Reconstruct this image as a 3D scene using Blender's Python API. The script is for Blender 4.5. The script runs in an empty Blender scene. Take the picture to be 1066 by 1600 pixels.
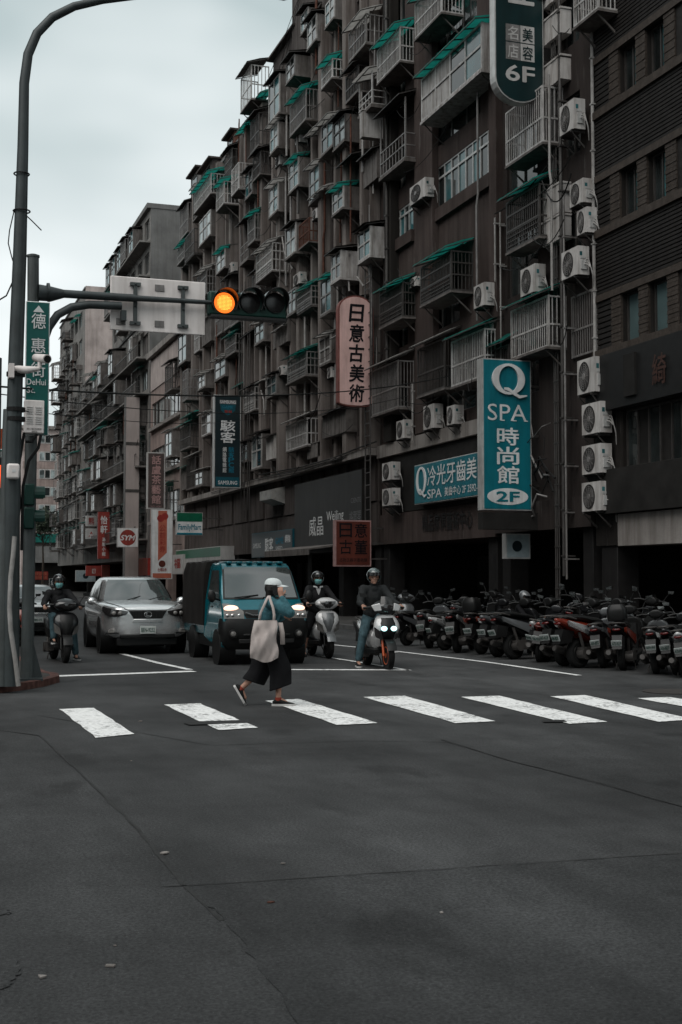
import bpy, bmesh, math, random
from mathutils import Vector, Matrix, Euler
random.seed(7)
SC = bpy.context.scene
COL = SC.collection
R = math.radians
# ------------------------------------------------------------------ camera
F_PX, CX, CY = 2000.0, 533.0, 800.0          # focal length and centre of the 1066x1600 photograph
VPX, VPY, CAM_H = -150.0, 903.0, 1.65        # vanishing point of the street, eye height
PITCH = math.atan((VPY - CY) / F_PX)
YAW = math.atan((CX - VPX) / F_PX * math.cos(PITCH))
cam_d = bpy.data.cameras.new('camera')
cam_d.sensor_fit = 'VERTICAL'; cam_d.sensor_height = 36.0; cam_d.lens = F_PX / 1600 * 36.0
cam_d.clip_start = 0.1; cam_d.clip_end = 3000
cam_d.dof.use_dof = True; cam_d.dof.focus_distance = 19.0; cam_d.dof.aperture_fstop = 8.0
cam = bpy.data.objects.new('camera', cam_d); COL.objects.link(cam)
cam.location = (0, 0, CAM_H); cam.rotation_euler = (R(90) + PITCH, 0, -YAW)
SC.camera = cam
# ------------------------------------------------------------------ sky and light
SUN_EL, SUN_AZ = R(56), R(230)               # compass angle from +Y, clockwise
world = bpy.data.worlds.new('World'); SC.world = world; world.use_nodes = True
wn, wl = world.node_tree.nodes, world.node_tree.links
wn.clear()
w_out = wn.new('ShaderNodeOutputWorld'); w_bg = wn.new('ShaderNodeBackground')
w_sky = wn.new('ShaderNodeTexSky'); w_sky.sky_type = 'NISHITA'; w_sky.sun_disc = False
w_sky.sun_elevation = SUN_EL; w_sky.sun_rotation = SUN_AZ; w_sky.dust_density = 3.0
w_tc = wn.new('ShaderNodeTexCoord'); w_map = wn.new('ShaderNodeMapping')
w_map.inputs['Scale'].default_value = (1.0, 1.0, 2.2); w_map.inputs['Location'].default_value = (5.3, 1.1, 2.7)
w_n1 = wn.new('ShaderNodeTexNoise'); w_n1.inputs['Scale'].default_value = 2.6; w_n1.inputs['Detail'].default_value = 3; w_n1.inputs['Roughness'].default_value = 0.45
w_cr = wn.new('ShaderNodeValToRGB')
w_cr.color_ramp.elements[0].position = 0.38; w_cr.color_ramp.elements[0].color = (0.49, 0.575, 0.58, 1)
w_cr.color_ramp.elements[1].position = 0.60; w_cr.color_ramp.elements[1].color = (0.88, 0.93, 0.93, 1)
w_mul = wn.new('ShaderNodeVectorMath'); w_mul.operation = 'SCALE'; w_mul.inputs['Scale'].default_value = 8.5
w_mix = wn.new('ShaderNodeMix'); w_mix.data_type = 'RGBA'; w_mix.inputs[0].default_value = 0.93
wl.new(w_tc.outputs['Generated'], w_map.inputs['Vector']); wl.new(w_map.outputs[0], w_n1.inputs['Vector'])
wl.new(w_n1.outputs['Fac'], w_cr.inputs[0]); wl.new(w_cr.outputs[0], w_mul.inputs[0])
wl.new(w_sky.outputs[0], w_mix.inputs[6]); wl.new(w_mul.outputs[0], w_mix.inputs[7])
wl.new(w_mix.outputs[2], w_bg.inputs['Color']); w_bg.inputs['Strength'].default_value = 0.085
wl.new(w_bg.outputs[0], w_out.inputs['Surface'])
sun_d = bpy.data.lights.new('sun', 'SUN'); sun_d.energy = 1.25; sun_d.angle = R(55); sun_d.color = (1.0, 0.96, 0.92)
sun = bpy.data.objects.new('sun', sun_d); COL.objects.link(sun)
sd = Vector((math.sin(SUN_AZ) * math.cos(SUN_EL), math.cos(SUN_AZ) * math.cos(SUN_EL), math.sin(SUN_EL)))
sun.rotation_euler = sd.to_track_quat('Z', 'Y').to_euler(); sun.location = (-20, 0, 40)
vs = SC.view_settings
vs.view_transform = 'Standard'; vs.look = 'None'; vs.gamma = 1.0; vs.use_curve_mapping = False; vs.exposure = 0.62
SC.render.engine = 'CYCLES'
SC.cycles.use_denoising = True
SC.cycles.max_bounces = 6; SC.cycles.diffuse_bounces = 3; SC.cycles.glossy_bounces = 3
SC.cycles.transparent_max_bounces = 8; SC.cycles.caustics_reflective = False; SC.cycles.caustics_refractive = False
# ------------------------------------------------------------------ pixel -> place
C_F = Vector((math.sin(YAW) * math.cos(PITCH), math.cos(YAW) * math.cos(PITCH), math.sin(PITCH)))
C_R = Vector((math.cos(YAW), -math.sin(YAW), 0))
C_U = C_R.cross(C_F)
C_O = Vector((0, 0, CAM_H))
def ray(px, py): return C_F * F_PX + C_R * (px - CX) - C_U * (py - CY)
def G(px, py, z=0.0):
    d = ray(px, py); return C_O + d * ((z - CAM_H) / d.z)
def FX(px, py, X):
    d = ray(px, py); return C_O + d * (X / d.x)
def FY(px, py, Y):
    d = ray(px, py); return C_O + d * (Y / d.y)
# ------------------------------------------------------------------ mesh builder
class MB:
    def __init__(s): s.v = []; s.f = []
    def add(s, vs, fs):
        n = len(s.v); s.v.extend(tuple(p) for p in vs); s.f.extend(tuple(i + n for i in f) for f in fs); return s
    def box(s, x0, x1, y0, y1, z0, z1):
        x0, x1 = min(x0, x1), max(x0, x1); y0, y1 = min(y0, y1), max(y0, y1); z0, z1 = min(z0, z1), max(z0, z1)
        return s.add([(x0,y0,z0),(x1,y0,z0),(x1,y1,z0),(x0,y1,z0),(x0,y0,z1),(x1,y0,z1),(x1,y1,z1),(x0,y1,z1)],
                     [(0,3,2,1),(4,5,6,7),(0,1,5,4),(1,2,6,5),(2,3,7,6),(3,0,4,7)])
    def hexa(s, b, t):      # 4 bottom points, 4 top points, counter-clockwise from above
        return s.add(list(b) + list(t), [(0,3,2,1),(4,5,6,7),(0,1,5,4),(1,2,6,5),(2,3,7,6),(3,0,4,7)])
    def cyl(s, p0, p1, r0, r1=None, n=10, caps=True):
        r1 = r0 if r1 is None else r1
        return s.tube([p0, p1], [r0, r1], n, caps)
    def tube(s, pts, r, n=8, caps=True):
        pts = [Vector(p) for p in pts]; k = len(pts)
        rs = r if isinstance(r, (list, tuple)) else [r] * k
        up = None; rings = []
        for i, p in enumerate(pts):
            t = (pts[min(i + 1, k - 1)] - pts[max(i - 1, 0)])
            t = t.normalized() if t.length > 1e-9 else Vector((0, 0, 1))
            if up is None:
                a = Vector((0, 0, 1)) if abs(t.z) < 0.9 else Vector((1, 0, 0))
                up = (a - t * a.dot(t)).normalized()
            else:
                q = up - t * up.dot(t)
                up = q.normalized() if q.length > 1e-6 else up
            b = t.cross(up)
            rings.append([p + (up * math.cos(2*math.pi*j/n) + b * math.sin(2*math.pi*j/n)) * rs[i] for j in range(n)])
        vs = [q for g in rings for q in g]; fs = []
        for i in range(k - 1):
            for j in range(n):
                a = i*n + j; b2 = i*n + (j+1) % n; fs.append((a, b2, b2 + n, a + n))
        if caps: fs.append(tuple(range(n))[::-1]); fs.append(tuple((k-1)*n + j for j in range(n)))
        return s.add(vs, fs)
    def prism(s, poly, f0, f1):   # poly of 2-D points, f0/f1 map (a, b) to 3-D
        n = len(poly)
        vs = [f0(a, b) for a, b in poly] + [f1(a, b) for a, b in poly]
        return s.add(vs, [tuple(range(n))[::-1], tuple(range(n, 2*n))] + [(i, (i+1) % n, (i+1) % n + n, i + n) for i in range(n)])
    def quad(s, *p): return s.add(p, [tuple(range(len(p)))])
    def ball(s, c, r, nu=12, nv=8, rot=None):
        rx, ry, rz = r if isinstance(r, (tuple, list)) else (r, r, r)
        c = Vector(c); vs = []; fs = []
        def q(x, y, z):
            p = Vector((x*rx, y*ry, z*rz)); return c + (rot @ p if rot else p)
        vs.append(q(0, 0, -1))
        for i in range(1, nv):
            t = math.pi * i / nv
            for j in range(nu):
                a = 2*math.pi*j/nu; vs.append(q(math.sin(t)*math.cos(a), math.sin(t)*math.sin(a), -math.cos(t)))
        vs.append(q(0, 0, 1)); last = len(vs) - 1
        for j in range(nu):
            fs.append((0, 1 + (j+1) % nu, 1 + j)); b = 1 + (nv-2)*nu; fs.append((last, b + j, b + (j+1) % nu))
        for i in range(nv - 2):
            for j in range(nu):
                a = 1 + i*nu + j; b = 1 + i*nu + (j+1) % nu; fs.append((a, b, b + nu, a + nu))
        return s.add(vs, fs)
    def capsule(s, p0, p1, r0, r1, n=10):   # tapered limb with round ends, for remeshing
        s.ball(p0, r0, n, 6); s.ball(p1, r1, n, 6); return s.cyl(p0, p1, r0, r1, n)
    def torus(s, c, axis, R0, r, n=20, m=6):
        a = Vector(axis).normalized(); u = a.orthogonal().normalized(); w = a.cross(u); c = Vector(c); vs = []; fs = []
        for i in range(n):
            t = 2*math.pi*i/n; d = u*math.cos(t) + w*math.sin(t)
            for j in range(m):
                q = 2*math.pi*j/m; vs.append(c + d*(R0 + r*math.cos(q)) + a*(r*math.sin(q)))
        for i in range(n):
            for j in range(m):
                fs.append((i*m+j, ((i+1) % n)*m+j, ((i+1) % n)*m+(j+1) % m, i*m+(j+1) % m))
        return s.add(vs, fs)
    def lathe(s, c, axis, prof, n=20):      # prof: (along axis, radius)
        a = Vector(axis).normalized(); u = a.orthogonal().normalized(); w = a.cross(u); c = Vector(c); k = len(prof); vs = []; fs = []
        for h, r in prof:
            for j in range(n):
                t = 2*math.pi*j/n; vs.append(c + a*h + (u*math.cos(t) + w*math.sin(t))*r)
        for i in range(k - 1):
            for j in range(n):
                fs.append((i*n+j, i*n+(j+1) % n, (i+1)*n+(j+1) % n, (i+1)*n+j))
        fs.append(tuple(range(n))[::-1]); fs.append(tuple((k-1)*n+j for j in range(n)))
        return s.add(vs, fs)
    def loft(s, rings, closed=True, caps=True):
        n = len(rings[0]); k = len(rings); vs = [p for r in rings for p in r]; fs = []
        for i in range(k - 1):
            for j in range(n if closed else n - 1):
                fs.append((i*n+j, i*n+(j+1) % n, (i+1)*n+(j+1) % n, (i+1)*n+j))
        if caps and closed: fs.append(tuple(range(n))[::-1]); fs.append(tuple((k-1)*n+j for j in range(n)))
        return s.add(vs, fs)
    def mesh(s, name, mat=None, smooth=None):
        me = bpy.data.meshes.new(name); me.from_pydata(s.v, [], s.f); me.update()
        if mat: me.materials.append(mat)
        if smooth is not None:
            me.shade_smooth(); me.set_sharp_from_angle(angle=R(smooth))
        return me
    def build(s, name, mat, parent=None, loc=(0,0,0), rz=0, smooth=None, bevel=0, seg=2, sub=0):
        return obj(name, s.mesh(name, mat, smooth), parent, loc, rz, bevel, seg, sub)
def obj(name, me, parent=None, loc=(0,0,0), rz=0, bevel=0, seg=2, sub=0):
    o = bpy.data.objects.new(name, me); COL.objects.link(o); o.parent = parent
    o.location = loc; o.rotation_euler = (0, 0, rz) if not isinstance(rz, (tuple, Euler)) else rz
    if bevel:
        b = o.modifiers.new('bevel', 'BEVEL'); b.width = bevel; b.segments = seg; b.limit_method = 'ANGLE'; b.angle_limit = R(40); b.harden_normals = False
        me.shade_smooth(); me.set_sharp_from_angle(angle=R(38))
    if sub:
        m = o.modifiers.new('sub', 'SUBSURF'); m.levels = sub; m.render_levels = sub; me.shade_smooth()
    return o
def thing(name, label, cat, loc=(0,0,0), rz=0, group=None):
    o = bpy.data.objects.new(name, None); COL.objects.link(o); o.empty_display_size = 0.3
    o.location = loc; o.rotation_euler = (0, 0, rz); return tag(o, label, cat, group)
def tag(o, label, cat, group=None):
    o['label'] = label; o['category'] = cat
    if group: o['group'] = group
    return o
def struct(o, kind='structure', label=None):
    o['kind'] = kind
    if label: o['label'] = label
    return o
def copy_tree(o, parent=None, linkmods=True):
    c = o.copy(); COL.objects.link(c); c.parent = parent
    for ch in list(o.children): copy_tree(ch, c)
    return c
TMP = bpy.data.scenes.new('tmp')             # a scratch scene keeps the evaluations cheap
def evaluated(o):
    TMP.collection.objects.link(o); vl = TMP.view_layers[0]; vl.update()
    me = bpy.data.meshes.new_from_object(o.evaluated_get(vl.depsgraph)); bpy.data.objects.remove(o); return me
def remesh(mb, name, mat, voxel=0.012, smooth_it=4, parent=None, loc=(0,0,0), rz=0):
    """one continuous surface out of overlapping capsules and ellipsoids"""
    me = mb.mesh(name); o = bpy.data.objects.new(name + '_tmp', me)
    m = o.modifiers.new('r', 'REMESH'); m.mode = 'VOXEL'; m.voxel_size = voxel
    if smooth_it:
        q = o.modifiers.new('s', 'SMOOTH'); q.factor = 0.5; q.iterations = smooth_it
    out = evaluated(o); out.name = name; bpy.data.meshes.remove(me)
    out.materials.clear(); out.materials.append(mat); out.shade_smooth()
    return obj(name, out, parent, loc, rz)
# ------------------------------------------------------------------ lettering
_tcache = {}
def text_mesh(s, bold=0.0, shear=0.0):
    k = (s, shear)
    if k in _tcache: return _tcache[k]
    cu = bpy.data.curves.new('t', 'FONT'); cu.body = s; cu.size = 1.0; cu.shear = shear
    cu.resolution_u = 3; cu.fill_mode = 'FRONT'
    me = evaluated(bpy.data.objects.new('t', cu))
    vs = [(v.co.x, v.co.y) for v in me.vertices]; fs = [tuple(p.vertices) for p in me.polygons]
    bpy.data.curves.remove(cu); bpy.data.meshes.remove(me)
    if not vs: vs = [(0,0),(1,0),(0,1)]; fs = [(0,1,2)]
    x0 = min(v[0] for v in vs); x1 = max(v[0] for v in vs); y0 = min(v[1] for v in vs); y1 = max(v[1] for v in vs)
    vs = [((x-x0)/max(x1-x0, 1e-6), (y-y0)/max(y1-y0, 1e-6)) for x, y in vs]
    _tcache[k] = (vs, fs, (x1-x0), (y1-y0)); return _tcache[k]
def letter(parent, s, x0, x1, z0, z1, y, mat, bold=0.0, shear=0.0, name='lettering', thick=0.004, keep=False):
    """writing in the local x/z plane of a sign, facing -y, fitted to a rectangle"""
    vs, fs, w, h = text_mesh(s, bold, shear)
    if keep:
        k = min((x1-x0)/w, (z1-z0)/h); cx, cz = (x0+x1)/2, (z0+z1)/2
        x0, x1, z0, z1 = cx - w*k/2, cx + w*k/2, cz - h*k/2, cz + h*k/2
    m = MB(); n = len(vs)
    kx, kz = bold*.62*(x1-x0)/w, bold*.62*(z1-z0)/h       # heavier strokes: the glyph laid over itself, slightly shifted
    for i, (dx, dz) in enumerate(((0,0),(1,0),(-1,0),(0,1),(0,-1),(.7,.7),(-.7,-.7)) if bold > 0 else ((0,0),)):
        m.add([(x0 + a*(x1-x0) + dx*kx, y - thick - .0005*i, z0 + b*(z1-z0) + dz*kz) for a, b in vs], fs)
    return m.build(name, mat, parent)
def column(parent, s, x0, x1, z0, z1, y, mat, bold=0.0, gap=0.12, shear=0.0):
    n = len(s); hh = (z1 - z0) / n
    for i, ch in enumerate(s):
        a = z1 - (i+1)*hh + hh*gap/2
        letter(parent, ch, x0, x1, a, a + hh*(1-gap), y, mat, bold, shear)
# ------------------------------------------------------------------ materials
def _nt(name):
    m = bpy.data.materials.new(name); m.use_nodes = True; nt = m.node_tree; b = nt.nodes['Principled BSDF']
    return m, nt, b
def _noise(nt, scale, detail=4, rough=0.55, vec=None):
    n = nt.nodes.new('ShaderNodeTexNoise'); n.inputs['Scale'].default_value = scale
    n.inputs['Detail'].default_value = detail; n.inputs['Roughness'].default_value = rough
    if vec: nt.links.new(vec, n.inputs['Vector'])
    return n
def _ramp(nt, src, p0, c0, p1, c1):
    r = nt.nodes.new('ShaderNodeValToRGB'); e = r.color_ramp.elements
    e[0].position = p0; e[1].position = p1; e[0].color = c0 if len(c0) == 4 else (*c0, 1); e[1].color = c1 if len(c1) == 4 else (*c1, 1)
    nt.links.new(src, r.inputs[0]); return r
def _mix(nt, mode, fac, a, b):
    m = nt.nodes.new('ShaderNodeMix'); m.data_type = 'RGBA'; m.blend_type = mode
    for i, q in ((0, fac), (6, a), (7, b)):
        if isinstance(q, (int, float)): m.inputs[i].default_value = q
        elif isinstance(q, tuple): m.inputs[i].default_value = q if len(q) == 4 else (*q, 1)
        else: nt.links.new(q, m.inputs[i])
    return m.outputs[2]
def _pos(nt, scale=(1,1,1)):
    g = nt.nodes.new('ShaderNodeNewGeometry'); mp = nt.nodes.new('ShaderNodeMapping'); mp.inputs['Scale'].default_value = scale
    nt.links.new(g.outputs['Position'], mp.inputs['Vector']); return mp.outputs[0]
def _bump(nt, b, src, strength, dist=0.02):
    n = nt.nodes.new('ShaderNodeBump'); n.inputs['Strength'].default_value = strength; n.inputs['Distance'].default_value = dist
    nt.links.new(src, n.inputs['Height']); nt.links.new(n.outputs[0], b.inputs['Normal'])
def paint(name, col, rough=0.45, metal=0.0, var=0.25, scale=6.0, dirt=0.0, ior=1.5, coat=0.0):
    m, nt, b = _nt(name)
    p = _pos(nt); n = _noise(nt, scale, 5, 0.6, p)
    r = _ramp(nt, n.outputs[0], 0.3, tuple(c*(1-var) for c in col), 0.7, tuple(min(1, c*(1+var*0.5)) for c in col))
    c = r.outputs[0]
    if dirt:
        s = _noise(nt, 1.0, 6, 0.65, _pos(nt, (5, 5, 0.6)))
        rr = _ramp(nt, s.outputs[0], 0.42, (0,0,0), 0.68, (1,1,1))
        f = nt.nodes.new('ShaderNodeMath'); f.operation = 'MULTIPLY'; f.inputs[1].default_value = dirt; nt.links.new(rr.outputs[0], f.inputs[0])
        c = _mix(nt, 'MULTIPLY', f.outputs[0], c, (0.30, 0.26, 0.23))
    nt.links.new(c, b.inputs['Base Color'])
    b.inputs['Roughness'].default_value = rough; b.inputs['Metallic'].default_value = metal; b.inputs['IOR'].default_value = ior
    if rough >= 0.4 and metal < .15: b.inputs['Specular IOR Level'].default_value = 0.5 if rough < .4 else (.28 if rough < .58 else .12)
    if coat: b.inputs['Coat Weight'].default_value = coat; b.inputs['Coat Roughness'].default_value = 0.05
    return m
def concrete(name, col, stain=0.6, rough=0.85, panel=0.0):
    m, nt, b = _nt(name)
    n1 = _noise(nt, 0.7, 6, 0.6, _pos(nt)); c = _ramp(nt, n1.outputs[0], 0.3, tuple(x*0.72 for x in col), 0.72, tuple(x*1.18 for x in col)).outputs[0]
    n2 = _noise(nt, 1.0, 8, 0.7, _pos(nt, (2.6, 2.6, 0.16)))
    s = _ramp(nt, n2.outputs[0], 0.44, (0,0,0), 0.66, (1,1,1))
    f = nt.nodes.new('ShaderNodeMath'); f.operation = 'MULTIPLY'; f.inputs[1].default_value = stain; nt.links.new(s.outputs[0], f.inputs[0])
    c = _mix(nt, 'MULTIPLY', f.outputs[0], c, (0.34, 0.30, 0.28))
    n3 = _noise(nt, 1.0, 8, 0.7, _pos(nt, (5.0, 5.0, 0.35)))
    s3 = _ramp(nt, n3.outputs[0], 0.60, (0,0,0), 0.72, (1,1,1))
    c = _mix(nt, 'SCREEN', _mix(nt, 'MULTIPLY', 1.0, s3.outputs[0], (0.16, 0.16, 0.16)), c, (0.5, 0.48, 0.46))
    nt.links.new(c, b.inputs['Base Color']); b.inputs['Roughness'].default_value = rough; b.inputs['Specular IOR Level'].default_value = .12
    n4 = _noise(nt, 18, 6, 0.65, _pos(nt)); _bump(nt, b, n4.outputs[0], 0.35, 0.02)
    return m
def glass(name, col, rough=0.06, ior=1.55, var=0.5):
    m, nt, b = _nt(name)
    n = _noise(nt, 0.9, 2, 0.5, _pos(nt)); c = _ramp(nt, n.outputs[0], 0.35, tuple(x*(1-var) for x in col), 0.65, tuple(x*(1+var) for x in col)).outputs[0]
    nt.links.new(c, b.inputs['Base Color']); b.inputs['Roughness'].default_value = rough; b.inputs['IOR'].default_value = ior
    n2 = _noise(nt, 1.7, 2, 0.4, _pos(nt)); _bump(nt, b, n2.outputs[0], 0.06, 0.05)
    return m
def emit(name, col, strength):
    m, nt, b = _nt(name); b.inputs['Base Color'].default_value = (*[c*0.5 for c in col], 1)
    b.inputs['Emission Color'].default_value = (*col, 1); b.inputs['Emission Strength'].default_value = strength; return m
def sheet(name, col, trans=0.45):
    """corrugated translucent plastic"""
    m, nt, b = _nt(name)
    n = _noise(nt, 2.5, 5, 0.6, _pos(nt)); c = _ramp(nt, n.outputs[0], 0.3, tuple(x*0.55 for x in col), 0.7, tuple(min(1, x*1.15) for x in col)).outputs[0]
    nt.links.new(c, b.inputs['Base Color']); b.inputs['Roughness'].default_value = 0.4
    t = nt.nodes.new('ShaderNodeBsdfTranslucent'); nt.links.new(c, t.inputs[0])
    mx = nt.nodes.new('ShaderNodeMixShader'); mx.inputs[0].default_value = trans
    out = nt.nodes['Material Output']; nt.links.new(b.outputs[0], mx.inputs[1]); nt.links.new(t.outputs[0], mx.inputs[2]); nt.links.new(mx.outputs[0], out.inputs[0])
    return m
def asphalt(name, col, crack=0.12):
    m, nt, b = _nt(name)
    big = _noise(nt, 0.16, 6, 0.6, _pos(nt)); c = _ramp(nt, big.outputs[0], 0.3, tuple(x*0.62 for x in col), 0.7, tuple(x*1.34 for x in col)).outputs[0]
    med = _noise(nt, 1.0, 7, 0.7, _pos(nt, (1.6, 0.5, 1))); c = _mix(nt, 'MULTIPLY', 0.75, c, _ramp(nt, med.outputs[0], 0.32, (0.55,0.55,0.55), 0.66, (1.25,1.25,1.25)).outputs[0])
    pat = _noise(nt, 0.42, 5, 0.65, _pos(nt)); c = _mix(nt, 'MULTIPLY', 0.8, c, _ramp(nt, pat.outputs[0], 0.36, (0.66,0.66,0.66), 0.62, (1.18,1.18,1.18)).outputs[0])
    oil = _noise(nt, 0.9, 3, 0.5, _pos(nt, (1.2, .7, 1))); c = _mix(nt, 'MULTIPLY', 0.6, c, _ramp(nt, oil.outputs[0], 0.30, (0.45,0.45,0.45), 0.38, (1,1,1)).outputs[0])
    tyre = _noise(nt, 1.0, 3, 0.5, _pos(nt, (0.55, 0.03, 1))); c = _mix(nt, 'MULTIPLY', 0.5, c, _ramp(nt, tyre.outputs[0], 0.35, (0.6,0.6,0.6), 0.6, (1.1,1.1,1.1)).outputs[0])
    fine = _noise(nt, 55, 3, 0.8, _pos(nt)); c = _mix(nt, 'MULTIPLY', 0.8, c, _ramp(nt, fine.outputs[0], 0.30, (0.3,0.3,0.3), 0.72, (1.7,1.7,1.7)).outputs[0])
    vo = nt.nodes.new('ShaderNodeTexVoronoi'); vo.inputs['Scale'].default_value = 70; nt.links.new(_pos(nt), vo.inputs['Vector'])
    sp = _ramp(nt, vo.outputs['Distance'], 0.10, (1,1,1), 0.16, (0,0,0)); wn2 = _noise(nt, 26, 1, 0.5, _pos(nt))
    spm = _mix(nt, 'MULTIPLY', 1.0, sp.outputs[0], _ramp(nt, wn2.outputs[0], 0.52, (0,0,0), 0.62, (1,1,1)).outputs[0])
    c = _mix(nt, 'MIX', spm, c, (0.14, 0.14, 0.14))
    wv = nt.nodes.new('ShaderNodeTexVoronoi'); wv.feature = 'DISTANCE_TO_EDGE'; wv.inputs['Scale'].default_value = 0.23
    wob = _noise(nt, 1.2, 5, 0.7, _pos(nt)); vv = nt.nodes.new('ShaderNodeVectorMath'); vv.operation = 'MULTIPLY_ADD'; vv.inputs[1].default_value = (0.9, 0.9, 0)
    nt.links.new(wob.outputs['Color'], vv.inputs[0]); nt.links.new(_pos(nt), vv.inputs[2]); nt.links.new(vv.outputs[0], wv.inputs['Vector'])
    cr = _ramp(nt, wv.outputs['Distance'], 0.0, (crack, crack, crack), 0.0022, (0,0,0)); c = _mix(nt, 'MIX', cr.outputs[0], c, (0.012, 0.012, 0.012))
    nt.links.new(c, b.inputs['Base Color'])
    rr = _ramp(nt, med.outputs[0], 0.3, (0.72,)*3, 0.7, (0.92,)*3); nt.links.new(rr.outputs[0], b.inputs['Roughness'])
    b.inputs['Specular IOR Level'].default_value = 0.16
    _bump(nt, b, fine.outputs[0], 0.5, 0.006)
    return m
M = {}
M['asphalt'] = asphalt('asphalt', (0.054, 0.055, 0.056))
M['asphalt_dark'] = asphalt('asphalt_dark', (0.045, 0.046, 0.047), 0.1)
M['asphalt_pale'] = asphalt('asphalt_pale', (0.055, 0.056, 0.057), 0.1)
M['tar'] = paint('tar', (0.034, 0.034, 0.034), 0.7, 0, 0.3, 9)
def road_paint():
    m, nt, b = _nt('road_paint')
    n = _noise(nt, 1.6, 8, 0.75, _pos(nt)); n2 = _noise(nt, 16, 5, 0.75, _pos(nt))
    c = _ramp(nt, n2.outputs[0], 0.25, (0.62, 0.62, 0.61), 0.58, (0.84, 0.84, 0.83)).outputs[0]
    w = _ramp(nt, n.outputs[0], 0.40, (1,1,1), 0.52, (0.12,0.12,0.12)); w2 = _ramp(nt, n2.outputs[0], 0.42, (1,1,1), 0.54, (0,0,0))
    mm = _mix(nt, 'MULTIPLY', 1.0, w.outputs[0], w2.outputs[0])
    c = _mix(nt, 'MIX', mm, c, (0.07, 0.07, 0.07)); nt.links.new(c, b.inputs['Base Color']); b.inputs['Roughness'].default_value = 0.75
    return m
M['road_paint'] = road_paint()
M['kerb_red'] = paint('kerb_red', (0.13, 0.066, 0.056), 0.8, 0, 0.5, 7, 0.6)
M['kerb'] = concrete('kerb', (0.13, 0.13, 0.13), 0.4)
M['paving'] = concrete('paving', (0.060, 0.058, 0.056), 0.3)
M['wall_a'] = concrete('wall_a', (0.026, 0.023, 0.021), 0.5)      # dark tiled corner building
M['tile'] = paint('tile', (0.060, 0.049, 0.042), 0.6, 0, 0.35, 14, 0.5)
M['rib'] = paint('rib', (0.022, 0.020, 0.019), 0.6, 0, 0.3, 5, 0.4)
M['wall_b'] = concrete('wall_b', (0.038, 0.031, 0.029), 0.6)
M['wall_c'] = concrete('wall_c', (0.064, 0.049, 0.045), 0.6)
M['wall_d'] = concrete('wall_d', (0.080, 0.069, 0.065), 0.85)
M['pil_d'] = concrete('pil_d', (0.195, 0.172, 0.160), 0.85)
M['wall_e'] = concrete('wall_e', (0.30, 0.235, 0.215), 0.4)
M['wall_f'] = concrete('wall_f', (0.205, 0.195, 0.185), 0.55)
M['gable'] = concrete('gable', (0.150, 0.148, 0.145), 0.35)
M['wall_g'] = concrete('wall_g', (0.42, 0.36, 0.34), 0.35)
M['wall_h'] = concrete('wall_h', (0.42, 0.35, 0.33), 0.25)
M['trim_pale'] = concrete('trim_pale', (0.26, 0.24, 0.225), 0.65)
M['white_metal'] = paint('white_metal', (0.46, 0.45, 0.44), 0.5, 0, 0.3, 5, 0.75)
M['grey_metal'] = paint('grey_metal', (0.22, 0.21, 0.205), 0.5, 0.2, 0.3, 5, 0.7)
M['dark_metal'] = paint('dark_metal', (0.060, 0.055, 0.052), 0.55, 0.2, 0.35, 5, 0.5)
M['copper'] = paint('copper', (0.055, 0.024, 0.017), 0.5, 0.2, 0.3, 8)
M['rust'] = paint('rust', (0.12, 0.055, 0.040), 0.8, 0, 0.5, 8, 0.5)
M['alu'] = paint('alu', (0.52, 0.52, 0.51), 0.4, 0.3, 0.2, 4, 0.4)
M['panel_white'] = paint('panel_white', (0.50, 0.48, 0.465), 0.6, 0, 0.2, 2, 0.65)
M['clad_white'] = paint('clad_white', (0.40, 0.385, 0.375), 0.65, 0, 0.25, 2, 0.8)
M['panel_grey'] = paint('panel_grey', (0.15, 0.137, 0.13), 0.7, 0, 0.3, 3, 0.7)
M['green_sheet'] = sheet('green_sheet', (0.012, 0.20, 0.165), 0.5)
M['pale_sheet'] = sheet('pale_sheet', (0.42, 0.41, 0.39), 0.35)
M['dark_sheet'] = paint('dark_sheet', (0.060, 0.050, 0.046), 0.8, 0, 0.4, 3, 0.5)
M['glass_dark'] = glass('glass_dark', (0.018, 0.022, 0.022))
M['glass_teal'] = glass('glass_teal', (0.028, 0.10, 0.11), 0.10)
M['glass_frost'] = glass('glass_frost', (0.075, 0.115, 0.118), 0.35, 1.5, 0.2)
M['glass_pale'] = glass('glass_pale', (0.20, 0.23, 0.23), 0.15, 1.5, 0.75)
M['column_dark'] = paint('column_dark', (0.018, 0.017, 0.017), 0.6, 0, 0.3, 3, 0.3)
M['black'] = paint('black', (0.012, 0.012, 0.012), 0.5, 0, 0.3)
M['fan'] = paint('fan', (0.035, 0.033, 0.032), 0.6, 0, 0.3)
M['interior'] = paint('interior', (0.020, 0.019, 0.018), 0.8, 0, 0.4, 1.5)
M['wire'] = paint('wire', (0.015, 0.015, 0.015), 0.6)
M['pipe_pale'] = paint('pipe_pale', (0.33, 0.32, 0.31), 0.6, 0, 0.3, 6, 0.5)
# ------------------------------------------------------------------ road and pavements
XF = 16.5                                     # plane of the right-hand facades
KERB_X = 13.7
m = MB(); m.add([(-900,-300,0),(900,-300,0),(900,1500,0),(-900,1500,0)], [(0,1,2,3)])
road = struct(m.build('road', M['asphalt']))
def ground_poly(name, pts, mat, z, parent=road):
    m = MB(); m.quad(*[(p[0], p[1], z) for p in pts]); return m.build(name, mat, parent)
def gp(*pp): return [G(x, y) for x, y in pp]
def sub_edge(pts, n, amp):
    out = []
    for i in range(len(pts)):
        a, b = Vector(pts[i][:2]), Vector(pts[(i+1) % len(pts)][:2])
        for k in range(n):
            q = a.lerp(b, k/n); out.append((q.x + random.uniform(-amp, amp), q.y + random.uniform(-amp, amp)))
    return out
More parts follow.
